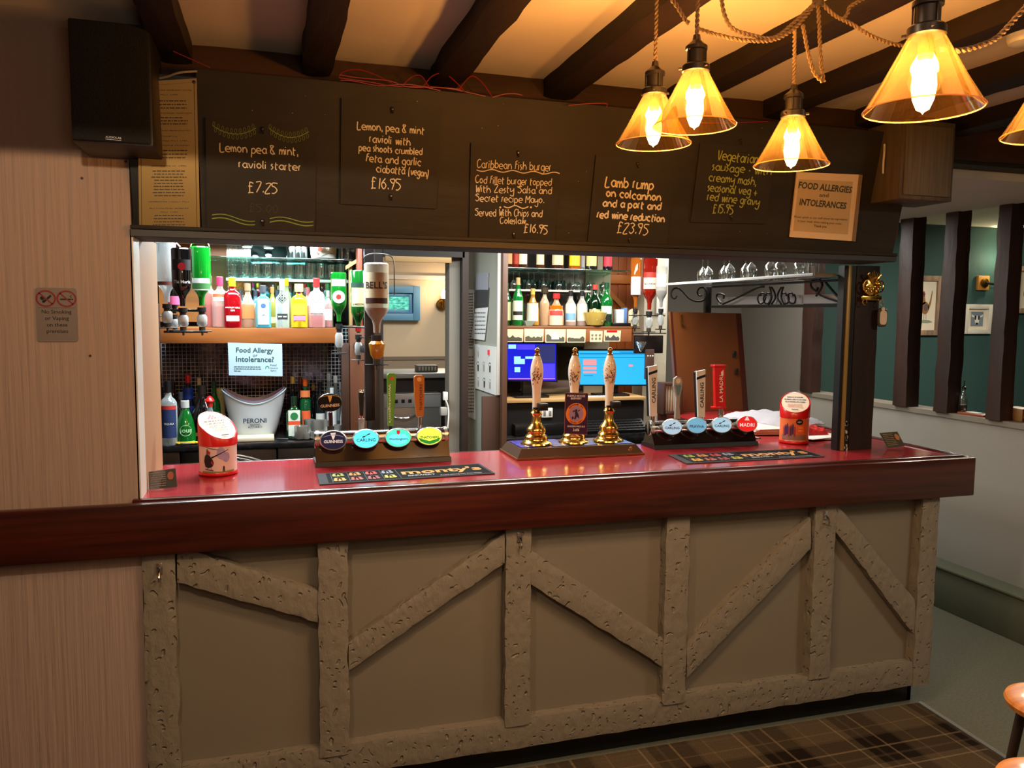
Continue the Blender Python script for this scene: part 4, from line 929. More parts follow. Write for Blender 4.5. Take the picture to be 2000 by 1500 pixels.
# --- optics: inverted bottles
def optic(lab, u, vt, vn, wpx, Y, glass, dens, liquid=None, lf=.6, label=None, lz=(.3,.6), text=None, tcol=ink, shape='litre', vs=None, body=(.10,.10,.11), gold=False, lab2=None, extra=None, grp='bottles hung upside down on optics'):
    """vt px of the (upturned) base, vn px of the mouth, vs px of the spout tip"""
    P = U(u, vn, y=Y); s = S(P); h = (vn-vt)/s; r = wpx/2/s
    t = thing('optic_bottle', lab, 'bottle', P, face_cam(P.x,Y), grp)
    pr = [(a*r,h*(1-b)) for a,b in PROF[shape]]
    MB().lathe(pr, n=26).build('glass_body', G('glass_'+str(glass)+str(dens), glass, dens), t)
    if liquid:
        lv = lf*h; q = [(a*.93,b) for a,b in pr if b < lv]; q = [(q[0][0],lv)]+q+[(0,q[-1][1])]
        MB().lathe(q, n=26).build('liquid', G('liq_'+str(liquid), liquid, .62), t)
    for lc, (a_, b_), nm, rr in ([(label, lz, 'label_sheet', 1.012)] if label else [])+([(lab2[0], lab2[1:], 'label_band', 1.02)] if lab2 else []):
        b = MB(); patch(b, r*rr, -1.0, 1.0, a_*h, b_*h, 10); b.build(nm, M('label'+str(lc), lc, .6), t)
    if text:
        b = MB()
        for (sx, zz, wf) in text: text_wrap(b, sx, r*1.035, zz*h, wf*2*r, None, .015)
        b.build('lettering', tcol, t, smooth=False)
    if extra: extra(t, r, h)
    L = (vs-vn)/s if vs else .12; q = r*.36; DISP.append((P.x,Y,P.z-L*.13))
    o = thing('optic_dispenser', 'measure '+('with gold chamber ' if gold else '')+'under the '+lab, 'dispenser', (P.x,Y,P.z-L), face_cam(P.x,Y), 'spirit measures')
    bm_ = M('optic amber', (.72,.48,.12), .15, coat=.5) if gold else M('optic body'+str(body), body, .3)
    MB().lathe([(0,L*.94),(q*1.25,L*.94),(q*1.25,L*.80),(q*.9,L*.78),(q*.9,L*.70)], n=18).build('collar', M('optic collar', (.12,.12,.13), .3), o)
    MB().lathe([(q*1.0,L*.70),(q*1.45,L*.62),(q*1.45,L*.38),(q*1.0,L*.30)] if not gold else [(q*1.3,L*.78),(q*1.9,L*.70),(q*1.5,L*.40),(q*.8,L*.28)], n=20).build('measure_chamber', bm_ if gold else G('optic clear', (.78,.80,.80), .35), o)
    MB().lathe([(q*.9,L*.29),(q*.9,L*.16),(q*.35,L*.12),(q*.3,0)], n=14).build('spout', M('optic spout', (.30,.28,.26), .25, metal=.5), o)
    MB().tube([(-q*2.6,-q*.9,L*.14),(-q*1.0,-q*1.0,L*.14),(q*1.0,-q*1.0,L*.14),(q*2.6,-q*.9,L*.14)], .0028, 6).build('press_bar', black_pl, o)
    return t
optic('clear vodka bottle hung upside down nearest the jamb', 326,474,590,38,1.22,(.86,.88,.88),.3,label=(.45,.22,.18),lz=(.28,.34),vs=648)
optic('black coffee liqueur bottle hung upside down with white script', 357,486,598,38,1.11,(.03,.03,.035),.95,text=[('Tia Maria',.42,.85)],tcol=wt,label=(.10,.03,.04),lz=(.62,.80),vs=655,
   extra=lambda t,r,h: MB().disc((0,-r*1.05,h*.68),r*.38,(0,-1,0),14).build('red_print', M('cherry red', (.70,.06,.08), .5), t, smooth=False))
optic('green gin bottle hung upside down left of the shelf', 394,483,597,37,1.24,(.05,.62,.16),.6,label=(.88,.90,.88),lz=(.26,.46),lab2=((.22,.45,.22),.28,.38),vs=655)
optic('dark liqueur bottle with pink disc label hung behind the black one', 341,545,612,26,1.42,(.06,.05,.06),.8,label=(.85,.35,.52),lz=(.25,.5),vs=650)
optic('green vermouth bottle with round white label hung upside down', 662,533,628,30,1.45,(.04,.50,.14),.65,label=(.90,.92,.90),lz=(.72,.86),text=[('MARTINI',.50,.80)],vs=700,
   extra=lambda t,r,h: (MB().disc((0,-r*1.02,h*.50),r*.80,(0,-1,0),24).build('round_label', M('round label white', (.92,.92,.90), .5), t, smooth=False), MB().disc((0,-r*1.026,h*.50),r*.34,(0,-1,0),18).build('red_dot', M('label red', (.80,.15,.10), .5), t, smooth=False)))
optic('green Irish whiskey bottle with cream label hung upside down', 700,529,650,29,1.30,(.05,.38,.12),.7,label=(.90,.84,.60),lz=(.42,.72),lab2=((.10,.22,.18),.73,.80),text=[('JAMESON',.46,.80)],vs=712,
   extra=lambda t,r,h: MB().lathe([(0,0),(r*.42,0),(r*.42,h*.09),(0,h*.09)],(0,0,h*.02),16).build('neck_foil', M('foil red', (.62,.08,.09), .4), t))
optic('largest whisky bottle, wide cream label, hung beside the doorway', 736,515,650,48,1.00,(.93,.90,.84),.22,liquid=(.42,.10,.03),lf=.36,label=(.90,.84,.68),lz=(.42,.86),lab2=((.28,.14,.10),.42,.50),text=[("BELL'S",.68,.98)],tcol=M('bells brown', (.16,.07,.06), .6),vs=722,gold=True)
# rails and wires that carry them
ob = thing('optic_rail', 'black metal optic bracket on the left side wall', 'bracket', (-.52,1.3,1.5))
b = MB(); a0 = U(325,606,y=1.26); a1 = U(402,606,y=1.26); b.cbox((a0.x,1.255,a0.z-.006),(a1.x,1.262,a0.z+.006),.002); b.build('upper_bar', black_pl, ob, True)
b = MB(); a0 = U(320,648,y=1.27); a1 = U(406,650,y=1.27); b.cbox((a0.x,1.265,a0.z-.005),(a1.x,1.272,a0.z+.005),.002); b.build('lower_bar', black_pl, ob, True)
b = MB(); b.cbox((-.62,1.28,1.40),(-.46,1.33,1.72),.004); b.build('back_plate', M('rail brown', (.10,.07,.07), .4), ob, True)
MB().cbox((-.899,1.285,1.52),(-.621,1.325,1.60),.003).build('wall_arm', black_pl, ob, True)
for (x,y,z) in DISP[:4]: MB().tube([(x,y+.012,z),(x,1.27 if y < 1.3 else y+.03,z),(max(-.50,x-.02) if y < 1.3 else -.50,1.30,z)], .004, 6).build('clamp_arm', black_pl, ob, True)
for nm, uu in (('left_arm',(309,318,340,352)),('right_arm',(372,380,402,409))):
    b = MB(); b.tube(catmull([U(uu[0],545,y=1.25),U(uu[0],485,y=1.25),U(uu[1],474,y=1.24),U(uu[2],473,y=1.24),U(uu[3],482,y=1.22)]), .0032, 8); b.build(nm, chrome, ob, True)
o2 = thing('optic_rail', 'black optic post by the doorway with looping wire arm', 'bracket', (.41,1.1,1.4))
b = MB(); P = U(722,600,y=1.08); b.cbox((P.x-.022,1.08,1.19),(P.x+.022,1.12,2.0),.003); b.build('back_plate', M('rail brown', (.10,.07,.07), .4), o2, True)
b = MB(); b.tube(catmull([U(711,515,y=1.0),U(712,502,y=1.0),U(724,496,y=1.0),U(745,496,y=1.0),U(762,500,y=1.0),U(769,512,y=.99),U(770,545,y=.98),U(770,576,y=.98)]), .0025, 8); b.build('wire_arm', gunmetal, o2, True)
for (x,y,z) in DISP[4:7]: MB().tube([(x,y+.01,z),(x,y+.035,z),(P.x,1.115,z)] if y > 1.1 else [(x,y+.012,z),(P.x,1.082,z)], .0045, 6).build('clamp_arm', black_pl, o2, True)
MB().cbox((P.x-.02,1.121,1.50),(P.x+.02,1.66,1.53),.002).build('stay_bar', black_pl, o2, True)

# --- items on the back counter (z 1.03)
ZB = 1.031; GB = 'bottles along the left back counter'
bottle('clear tequila bottle with navy label at the left end of the back counter', 331,737,862,32,1.60,ZB,'gin',(.88,.92,.93),.25,cap=(.06,.07,.09),label=(.10,.18,.36),lz=(.12,.58),lab2=((.72,.18,.15),.56,.62),text=[('TEQUILA',.34,.6)],tcol=wt,group=GB)
bottle('green apple sours bottle with silver cap', 363,762,846,38,1.62,ZB,'slope',(.03,.42,.14),.75,cap=(.70,.72,.72),text=[('sour',.34,.62)],tcol=M('sours print',(.70,.92,.70),.5),lab2=((.70,.72,.18),.03,.08),group=GB,
   extra=lambda t,r,h: MB().ribbon([(r*1.04*sin(.55*cos(a)),-r*1.04*cos(.55*cos(a)),h*.33+r*.55*sin(a)) for a in [k*pi/12 for k in range(24)]], .0022, (0,-1,0), closed=True).build('ring_print', M('sours print',(.70,.92,.70),.5), t, smooth=False))
bottle('dark bottle with red cap and blue neck sleeve', 369,712,832,24,1.86,ZB,'wine',(.06,.09,.22),.8,cap=(.82,.12,.16),lab2=((.10,.30,.80),.62,.80),label=(.15,.2,.5),lz=(.2,.5),group=GB)
bottle('dark rum bottle with black and silver screw cap', 354,742,836,24,1.74,ZB,'round',(.10,.05,.06),.85,cap=(.20,.20,.22),group=GB)
bottle('broad dark liqueur bottle with gold print behind the charity box', 397,735,842,46,1.72,ZB,'squat',(.045,.035,.04),.95,cap=(.10,.08,.07),label=(.65,.45,.20),lz=(.10,.16),group=GB)
bottle('pale gold capped bottle behind the broad dark one', 391,720,830,20,1.92,ZB,'wine',(.50,.50,.45),.5,cap=(.82,.74,.55),group=GB)
def berry(t, r, h):
    MB().lathe([(0,0),(r*.45,.004),(r*.70,.014),(r*.55,.026),(r*.2,.038),(0,.042)],(0,0,h*.90),14).build('strawberry_stopper', M('strawberry red', (.85,.10,.10), .3), t)
bottle('silver bottle with a red strawberry stopper', 411,756,840,26,1.63,ZB,'slope',(.50,.58,.60),.6,cap=(.7,.1,.1),group=GB,extra=berry)
bottle('tall green bottle beside the white ice bucket', 420,730,838,22,1.84,ZB,'wine',(.05,.42,.18),.7,cap=(.10,.30,.20),label=(.55,.75,.6),lz=(.2,.45),group=GB)
bottle('dark ribbed bottle standing against the left side wall', 317,748,846,20,1.86,ZB,'round',(.10,.07,.12),.8,cap=(.1,.1,.1),group=GB)
bottle('purple bottle in the shadow behind the tequila', 340,735,838,22,1.94,ZB,'round',(.22,.10,.20),.8,cap=(.15,.12,.15),group=GB)
bottle('herbal liqueur bottle, green with stag roundel label and orange band', 575,757,838,30,1.68,ZB,'jager',(.03,.26,.10),.9,cap=(.05,.16,.09),label=(.84,.88,.84),lz=(.06,.68),lab2=((.88,.30,.14),.33,.42),sq=4,dr=.7,group=GB,
   extra=lambda t,r,h: MB().disc((0,-r*.7*1.01-.002,h*.54),r*.48,(0,-1,0),18).build('roundel', M('roundel green', (.12,.48,.25), .5), t, smooth=False))
bottle('dark bottle with yellow and white neck seal behind the herbal liqueur', 573,722,832,20,1.86,ZB,'wine',(.10,.07,.15),.8,cap=(.88,.82,.38),group=GB)
bottle('green bottle with orange cap and orange label', 597,727,836,22,1.78,ZB,'wine',(.04,.36,.20),.75,cap=(.92,.42,.12),label=(.92,.38,.20),lz=(.18,.44),lab2=((.92,.52,.30),.68,.80),group=GB)
bottle('dark bottle with black cap behind the steel measures', 626,731,832,20,1.80,ZB,'wine',(.08,.12,.12),.8,cap=(.07,.09,.10),label=(.80,.82,.80),lz=(.2,.4),group=GB)
bottle('blackish bottle with gold collar left of the black capped one', 613,742,832,16,1.92,ZB,'wine',(.10,.10,.14),.8,cap=(.72,.58,.25),group=GB)
bottle('clear bottle with grey white cap, left one of the tall pair', 643,719,830,20,1.92,ZB,'wine',(.75,.80,.78),.4,cap=(.72,.76,.76),label=(.82,.86,.86),lz=(.2,.5),group=GB)
bottle('clear bottle with white cap, right one of the tall pair', 656,721,830,20,1.86,ZB,'wine',(.72,.78,.78),.4,cap=(.86,.90,.88),label=(.80,.84,.84),lz=(.2,.5),group=GB)
bottle('frosted bottle with white cap in front of the tall pair', 649,740,832,20,1.74,ZB,'wine',(.78,.84,.82),.5,cap=(.88,.92,.92),label=(.9,.92,.92),lz=(.2,.55),group=GB)
bottle('clear white rum bottle with black cap and dark shoulder label', 678,730,840,28,1.68,ZB,'slope',(.80,.82,.82),.35,cap=(.07,.07,.08),label=(.12,.13,.14),lz=(.55,.68),group=GB)
bottle('dark purple bottle in the back rank above the steel measures', 588,728,830,18,1.98,ZB,'wine',(.25,.10,.15),.7,cap=(.45,.12,.12),group=GB)
bottle('clear label bottle squeezed right of the tall pair', 667,738,832,16,1.90,ZB,'round',(.8,.84,.86),.4,cap=(.7,.75,.78),label=(.65,.75,.85),lz=(.4,.8),group=GB)
tumbler('clear shot glass at the front edge of the back counter', U(336,862,y=1.59).x-.004,1.578,ZB,.0115,.055,None,'shot_glass')

# ice bucket
P = U(498,832,y=1.76); s_ = S((P.x,1.76,ZB))
ib = thing('ice_bucket', 'white printed ice bucket with swooping rim on the back counter', 'ice bucket', (P.x,1.76,ZB), face_cam(P.x,1.76))
def bucket(off, zt, k):
    n = 48; rows = 9; vs = []; fs = []
    for j in range(rows+1):
        f_ = j/rows
        for i in range(n):
            a = 2*pi*i/n; rx = (35+(59-35)*f_**.8)/s_-off; ry = rx*.62
            q = (abs(cos(a))**2.6+abs(sin(a))**2.6)**(-1/2.6); x = rx*q*cos(a); y = ry*q*sin(a)
            hh = (68+26*abs(x*s_/59)**1.8)/s_+zt
            vs.append((x,y,hh*f_+(.004 if off else 0)))
    for j in range(rows):
        for i in range(n): fs.append((j*n+i,j*n+(i+1)%n,(j+1)*n+(i+1)%n,(j+1)*n+i))
    fs.append(tuple(range(n))); return MB().add(vs, fs)
bucket(0,0,0).build('outer_shell', M('bucket white', (.80,.84,.88), .35, coat=.2), ib)
bucket(.006,.012,0).build('inner_liner', M('bucket liner', (.66,.60,.68), .4), ib)
b = MB(); 
for k in range(49): pass
rim = [Vector(v) for v in bucket(0,0,0).v[-48:]]; b.tube(rim, .0035, 8, closed=True); b.build('rolled_rim', M('bucket rim', (.72,.86,.92), .25, coat=.4), ib)
b = MB(); yb = -.62*50/s_; text_loc(b, 'PERONI', (0,yb-.006,36/s_), 42/s_, None, .02); text_loc(b, 'NASTRO', (0,yb-.003,28/s_), 18/s_, None, .02); text_loc(b, 'AZZURRO', (0,yb-.0005,23.5/s_), 26/s_, None, .02)
b.build('lettering', M('bucket print', (.10,.14,.22), .5), ib, smooth=False)
# cups, chopping board, knife, lemon dish
P = U(431,836,y=1.90); pc = thing('paper_cup_stack', 'stack of pale yellow paper cups left of the ice bucket', 'cups', (P.x,1.90,ZB))
for k in range(8): MB().lathe([(0,0),(.022,0),(.027,.055),(.029,.057),(.027,.059),(.0205,.004),(0,.004)], (0,0,k*.027), 20, cap=False).build('cup', M('cup cream', (.86,.80,.55), .6), pc)
A_ = U(452,848,y=1.63)
cb = MB().cbox((-.09,-.07,0),(.13,.05,.022),.004).build('chopping_board', M('board white', (.80,.76,.66), .5), loc=(-.10,1.66,ZB)); tag(cb, 'thick cream chopping board in front of the ice bucket', 'chopping board')
kn = thing('paring_knife', 'small black handled knife lying right of the chopping board', 'knife', (.105,1.62,ZB), RAD(-25))
MB().cbox((-.005,-.006,0),(.06,.006,.010),.003).build('handle', black_pl, kn); MB().slab([(-.07,0,.004),(-.005,-.007,.004),(-.005,.006,.004)],(0,0,.0015)).build('blade', steel, kn)
ld = thing('lemon_dish', 'shallow dish of lemon slices under the green sours bottle', 'dish', (U(366,850,y=1.585).x,1.585,ZB))
MB().lathe([(0,0),(.03,0),(.052,.006),(.055,.012),(.05,.010),(0,.004)], n=28, cap=False).xf(Matrix.Diagonal((1.1,.36,1,1))).build('plate', white_pl, ld)
for k in range(6): MB().lathe([(0,0),(.014,.0),(.015,.003),(.014,.006),(0,.006)], (-.040+k*.016,-.004+.003*(k%2),.006+.001*(k%2)), 14).build('lemon_slice', M('lemon', (.92,.78,.18), .4), ld)
# tray of measures
P = U(623,838,y=1.68)
tr = MB().lathe([(0,0),(.125,0),(.15,.010),(.153,.012),(.150,.013),(.124,.004),(0,.004)], n=48, cap=False).build('round_tray', steel, loc=(P.x,1.70,ZB)); tag(tr, 'round steel tray of spirit measures on the back counter', 'tray')
tr.scale = (1,.8,1)
mc = None
for k, (u, Y_, r_, h_) in enumerate([(588,1.62,.034,.066),(604,1.72,.028,.085),(620,1.68,.030,.085),(636,1.72,.028,.080),(612,1.60,.018,.036),(627,1.60,.019,.040),(599,1.595,.016,.030),(661,1.66,.024,.060),(672,1.72,.024,.055),(655,1.60,.02,.042)]):
    x = U(u,838,y=Y_).x
    o = MB().lathe([(0,0),(r_*.92,0),(r_,.004),(r_,h_),(r_*.93,h_),(r_*.9,.008),(0,.006)], n=22, cap=False).build('spirit_measure', steel, loc=(x,Y_,ZB+.0045))
    tag(o, ['widest steel measure at the left of the tray','tall steel measure at the back left of the tray','tall steel measure in the middle of the tray','tall steel measure behind the black tap handle','small steel measure front and centre on the tray','small steel measure right of centre at the tray front','tiny steel measure at the front left of the tray','steel measure at the right of the tray','steel measure at the back right of the tray','small steel measure hidden by the black tap handle'][k], 'measure', 'steel spirit measures on the tray')
P = U(690,838,y=1.70); j = thing('straw_jar', 'clear jar of bar spoons and stirrers at the right end of the back counter', 'jar', (P.x,1.70,ZB))
MB().lathe([(0,.004),(.030,0),(.034,.008),(.036,.155),(.033,.155),(.031,.010),(0,.008)], n=24, cap=False).build('glass_jar', glassy, j)
for k in range(5): MB().tube([(.008*cos(k*1.3),.008*sin(k*1.3),.012),(.024*cos(k*1.3),.024*sin(k*1.3),.18)], .0025, 6).build('stirrer', steel, j)

# food allergy sign hanging under the shelf
Q = PY(1.592); P = [Q.at(u,v) for u,v in [(445,669),(551,672),(552,735),(447,733)]]
fa = thing('allergy_sign', 'pale blue Food Allergy or Intolerance sign taped under the wood shelf', 'sign', (P[0]+P[2])/2)
MB().slab(P, (0,.002,0)).build('card', M('card pale blue', (.62,.73,.80), .5), fa, True, smooth=False)
b = MB(); text_px(b,Q,'Food Allergy',(461,688),(534,689),None,.02); text_px(b,Q,'or',(494,697),(503,697)); text_px(b,Q,'Intolerance?',(461,706),(535,707),None,.02)
for k in range(3): words(b, Q.at(457,717+k*4,.0008), Q.at(510 if k<2 else 470,717.5+k*4,.0008), (0,0,1), .0035, k)
text_px(b,Q,'Food',(528,715),(540,715)); text_px(b,Q,'Standards',(528,720),(543,720)); text_px(b,Q,'Agency',(528,725),(540,725))
b.build('lettering', M('sign green ink', (.12,.26,.24), .6), fa, True, smooth=False)
b = MB(); c = Q.at(522,718,.0008); b.ribbon([c+Vector((.008*cos(a),0,.009*sin(a)-.002)) for a in [-.5+k*.33 for k in range(13)]], .0035, (0,-1,0)); b.build('logo', M('logo green', (.10,.50,.35), .5), fa, True, smooth=False)
# ================================================================== DOORWAY IN THE MIDDLE
YD = 2.10
fr = M('door frame brown', (.20,.15,.13), .5); grey_fr = M('door lining grey', (.50,.48,.44), .6)
b = MB(); b.box((.50,1.70,0),(.56,2.12,2.29)); d = thing('doorway', 'dark framed opening from the servery to the rooms behind', 'doorway', (.85,2.1,0)); b.build('left_post', M('dark jamb', (.12,.09,.085), .45), d, True, smooth=False)
MB().box((.56,YD-.03,0),(.655,YD+.10,2.29)).build('left_jamb', fr, d, True, smooth=False)
MB().box((.656,YD-.04,2.02),(1.14,YD+.10,2.29)).build('head', M('dark head', (.10,.085,.075), .5), d, True, smooth=False)
MB().box((1.060,YD+.02,0),(1.125,YD+.14,2.02)).build('right_lining', grey_fr, d, True, smooth=False)
MB().box((1.127,YD-.04,0),(1.165,YD+.12,2.29)).build('right_jamb', fr, d, True, smooth=False)
MB().cbox((.665,YD-.05,1.985),(1.058,YD-.03,2.018),.002).build('head_bead', pale_wood, d, True)
bl = thing('open_door', 'open near black door edge with chrome pull left of the doorway', 'door', (.53,1.65,0))
P0 = Vector((.504,1.66,0)); P1 = U(742,760,y=1.66)
MB().cbox((P0.x,1.66,.02),(P1.x,1.695,1.42),.003).build('leaf', M('near black', (.025,.027,.035), .3), bl, True)
b = MB(); a = U(726,775,y=1.655); c = U(724,808,y=1.655); b.tube(catmull([a,a+Vector((-.012,-.02,-.01)),(a+c)/2+Vector((-.018,-.03,0)),c+Vector((-.012,-.02,.01)),c]), .003, 8); b.build('pull_handle', chrome, bl, True)
# far room: window, sconce, counter, glass washer
Qf = PY(5.975)
wn = thing('far_window', 'small blue framed window with green view in the far room', 'window', Qf.at(780,625)); 
a = Qf.at(742,558); c = Qf.at(819,626); bf = M('window blue', (.36,.58,.74), .45)
def frame(t, nm, x0, z0, x1, z1, w_, y0, y1, m):
    MB().cbox((x0,y0,z0),(x0+w_,y1,z1),.004).build(nm, m, t, True); MB().cbox((x1-w_,y0,z0),(x1,y1,z1),.004).build(nm, m, t, True)
    MB().cbox((x0+w_,y0,z0),(x1-w_,y1,z0+w_),.004).build(nm, m, t, True); MB().cbox((x0+w_,y0,z1-w_),(x1-w_,y1,z1),.004).build(nm, m, t, True)
frame(wn,'window_frame', a.x-.20,c.z,c.x,a.z,.075,5.92,5.995,bf)
frame(wn,'sash', a.x-.12,c.z+.08,c.x-.08,a.z-.08,.035,5.95,5.99,bf)
gv = bpy.data.materials.new('daylit garden'); gv.use_nodes = True; nt = gv.node_tree; pb = nt.nodes['Principled BSDF']
n_ = nt.nodes.new('ShaderNodeTexNoise'); n_.inputs['Scale'].default_value = 9; n_.inputs['Detail'].default_value = 6; r_ = nt.nodes.new('ShaderNodeValToRGB')
r_.color_ramp.elements[0].color = lin((.05,.50,.42)); r_.color_ramp.elements[1].color = lin((.45,.92,.80)); r_.color_ramp.elements[0].position = .35; r_.color_ramp.elements[1].position = .65
nt.links.new(n_.outputs['Fac'], r_.inputs[0]); nt.links.new(r_.outputs[0], pb.inputs['Emission Color']); pb.inputs['Emission Strength'].default_value = .9; pb.inputs['Base Color'].default_value = (0,0,0,1)
MB().box((a.x-.085,5.975,c.z+.115),(c.x-.115,5.985,a.z-.115)).build('pane', gv, wn, True, smooth=False)
P = Qf.at(862,595); scn = thing('candle_sconce', 'brass candle style wall sconce lit beside the far window', 'wall lamp', P)
MB().lathe([(0,0),(.05,0),(.06,.012),(.045,.028),(0,.034)], (0,0,.0), 20, 'y').build('back_plate', brass_old, scn)
MB().tube(catmull([Vector((0,-.02,0)),Vector((0,-.09,-.03)),Vector((0,-.12,.01)),Vector((0,-.12,.05))]), .012, 8).build('arm', brass_old, scn)
MB().lathe([(0,.05),(.045,.05),(.05,.06),(.03,.065)], (0,-.12,0), 18).build('drip_cup', brass_old, scn)
cfl = bpy.data.materials.new('candle bulb lit'); cfl.use_nodes = True; cfl.node_tree.nodes['Principled BSDF'].inputs['Emission Color'].default_value = (1,.72,.35,1); cfl.node_tree.nodes['Principled BSDF'].inputs['Emission Strength'].default_value = 14
MB().lathe([(0,.066),(.022,.075),(.030,.10),(.018,.14),(0,.17)], (0,-.12,0), 16).build('flame_bulb', cfl, scn)
light('sconce_light', 'POINT', P+Vector((0,-.16,.14)), 5, WARM, .03)
YK = 3.2
A_ = U(744,735,y=YK); B_ = U(884,735,y=YK)
kc = thing('service_counter', 'pale edged counter crossing the opening of the doorway', 'counter', (1.0,YK,0))
MB().cbox((.66,YK,A_.z-.018),(1.60,YK+.5,A_.z+.018),.004).build('counter_edge', M('pale worktop', (.62,.62,.60), .3), kc, True)
MB().box((.66,YK+.04,.0),(1.60,YK+.46,A_.z-.02)).build('dark_carcass', M('dark carcass', (.16,.13,.11), .6), kc, True, smooth=False)
gwm = thing('glass_washer', 'stainless steel glass washer under the far counter', 'glass washer', (1.05,YK-.1,0))
a = U(748,770,y=YK-.12); c = U(862,850,y=YK-.12)
MB().cbox((a.x,YK-.12,.25),(c.x,YK+.03,a.z),.006).build('body', M('washer steel', (.55,.55,.54), .35, metal=.4), gwm, True)
MB().cbox((a.x+.01,YK-.128,a.z-.10),(c.x-.01,YK-.122,a.z-.012),.002).build('control_panel', M('washer panel', (.66,.66,.66), .35), gwm, True)
for k in range(4): MB().cbox((a.x+.03+k*.05,YK-.131,a.z-.065),(a.x+.055+k*.05,YK-.129,a.z-.04),.001).build('button', ink, gwm, True)
b = MB(); b.tube(catmull([Vector((a.x+.04,YK-.13,a.z-.15)),Vector((a.x+.10,YK-.15,a.z-.17)),Vector((a.x+.18,YK-.15,a.z-.17)),Vector((a.x+.24,YK-.13,a.z-.15))]), .006, 8); b.build('door_handle', chrome, gwm, True)
a = U(812,712,y=YK+.15); pf = thing('cutlery_tray', 'grey slatted cutlery tray resting on the far counter', 'tray', (a.x+.05,YK+.15,A_.z+.018)); 
MB().cbox((a.x,YK+.10,A_.z+.019),(a.x+.16,YK+.2,A_.z+.07),.004).build('box', M('cutlery tray', (.40,.36,.32), .5), pf, True)
for k in range(6): MB().cbox((a.x+.012+k*.024,YK+.094,A_.z+.03),(a.x+.026+k*.024,YK+.0995,A_.z+.06),.001).build('slat', M('tray slat', (.70,.68,.62), .5), pf, True)
P = U(868,775,y=2.06); pw = thing('plug_socket', 'white double plug and trailing lead at the right door jamb', 'socket', P)
MB().cbox((P.x-.008,2.05,P.z-.02),(P.x+.02,2.075,P.z+.03),.003).build('plate', white_pl, pw, True)
MB().cbox((P.x-.03,2.02,P.z-.11),(P.x+.012,2.06,P.z-.06),.006).build('plug', M('grey plug', (.6,.6,.58), .4), pw, True)
b = MB(); b.tube(catmull([U(870,780,y=2.03),U(876,800,y=2.02),U(874,840,y=2.0),U(867,885,y=1.98)]), .0045, 8); b.build('lead', white_pl, pw, True)

# ================================================================== PARTITION WITH PAPERS
# board faces the camera obliquely from (1.17,2.15) to (1.292,1.9)
PA = Vector((1.165,2.42,0)); PBv = Vector((1.300,1.90,0)); dv = (PBv-PA).normalized(); nv = Vector((dv.y,-dv.x,0)); nv = -nv if nv.dot(CAM-PA) < 0 else nv
pt = thing('notice_partition', 'off white partition end covered with lists and papers', 'partition', (1.24,2.1,0))
MB().slab([PA,PBv,PBv+Vector((0,0,2.29)),PA+Vector((0,0,2.29))], -nv*.03).build('panel', M('partition cream', (.62,.62,.57), .6), pt, True, smooth=False)
MB().cbox((1.293,1.875,1.21),(1.312,1.90,2.28),.003).build('white_edge', white_g, pt, True)
MB().cbox((1.205,1.885,0),(1.312,1.90,1.205),.003).build('lower_brown_panel', brown_pan, pt, True)
MB().cbox((1.313,1.84,0),(1.345,1.95,2.28),.003).build('brown_upright', M('upright brown', (.30,.19,.13), .5), pt, True)
QP = Plane(PA, nv)
def sheet(nm, lab, cat, pts, m, lines=None, parent=None, eps=.003):
    P = [QP.at(u,v,eps) for u,v in pts]; t = thing(nm, lab, cat, (P[2]+P[3])/2)
    MB().slab(P, -nv*.0015).build('sheet', m, t, True, smooth=False)
    if lines:
        b = MB(); (u0,v0,u1,v1,nn) = lines
        for k in range(nn):
            v = v0+(v1-v0)*k/(nn-1); words(b, QP.at(u0,v,eps+.0008), QP.at(u1,v,eps+.0008), (0,0,1), .006, k+int(u0))
        b.build('print', M('grey print', (.30,.30,.32), .7), t, True, smooth=False)
    return t
sheet('notice_sheet','tall rota sheet of fine print on the partition','paper',[(911,565),(925,566),(927,688),(912,690)],white_p,(912,575,924,680,20))
sheet('notice_sheet','lower list pinned at the left of the key board','paper',[(911,690),(927,688),(928,820),(912,812)],white_p,(912,698,926,805,18))
sheet('notice_sheet','grey and white photo print at the top of the partition','paper',[(929,535),(954,532),(953,566),(929,566)],M('photo grey', (.62,.63,.66), .5),eps=.008)
sheet('notice_sheet','dark card below the photo print on the partition','paper',[(929,567),(955,562),(953,600),(928,600)],M('card dark grey', (.28,.28,.28), .5),eps=.007)
sheet('wall_calendar','white month calendar hanging slightly askew','calendar',[(928,603),(953,600),(946,665),(920,661)],white_p,(927,612,948,652,6),eps=.012)
kb = thing('key_board', 'white board of hanging keys on the partition', 'key board', QP.at(950,770,.01))
MB().slab([QP.at(u,v,.012) for u,v in [(927,672),(969,678),(968,772),(928,758)]], -nv*.009).build('board', white_pl, kb, True, smooth=False)
for k, (u,v) in enumerate([(933,678),(933,706),(944,706),(956,708),(933,736),(945,738),(956,740)]):
    P = QP.at(u,v,.016); b = MB(); b.tube([P,P+Vector((0,-.008,-.004))],.002,6); b.tube([P+Vector((.009*cos(a),-.008,-.012+.009*sin(a))) for a in [k2*pi/5 for k2 in range(10)]],.0012,5,closed=True)
    b.slab([P+Vector(q) for q in [(-.004,-.009,-.022),(.004,-.009,-.022),(.003,-.009,-.058),(-.003,-.009,-.058)]],(0,.0015,0)); b.build('key', gunmetal if k%2 else steel, kb, True)
b = MB(); P = QP.at(956,688,.0135); b.slab([P+Vector(q) for q in [(-.012,0,-.016),(.010,-.002,-.016),(.010,-.002,.014),(-.012,0,.014)]],(0,.001,0)); b.build('red_tag', M('tag red', (.75,.15,.15), .5), kb, True)

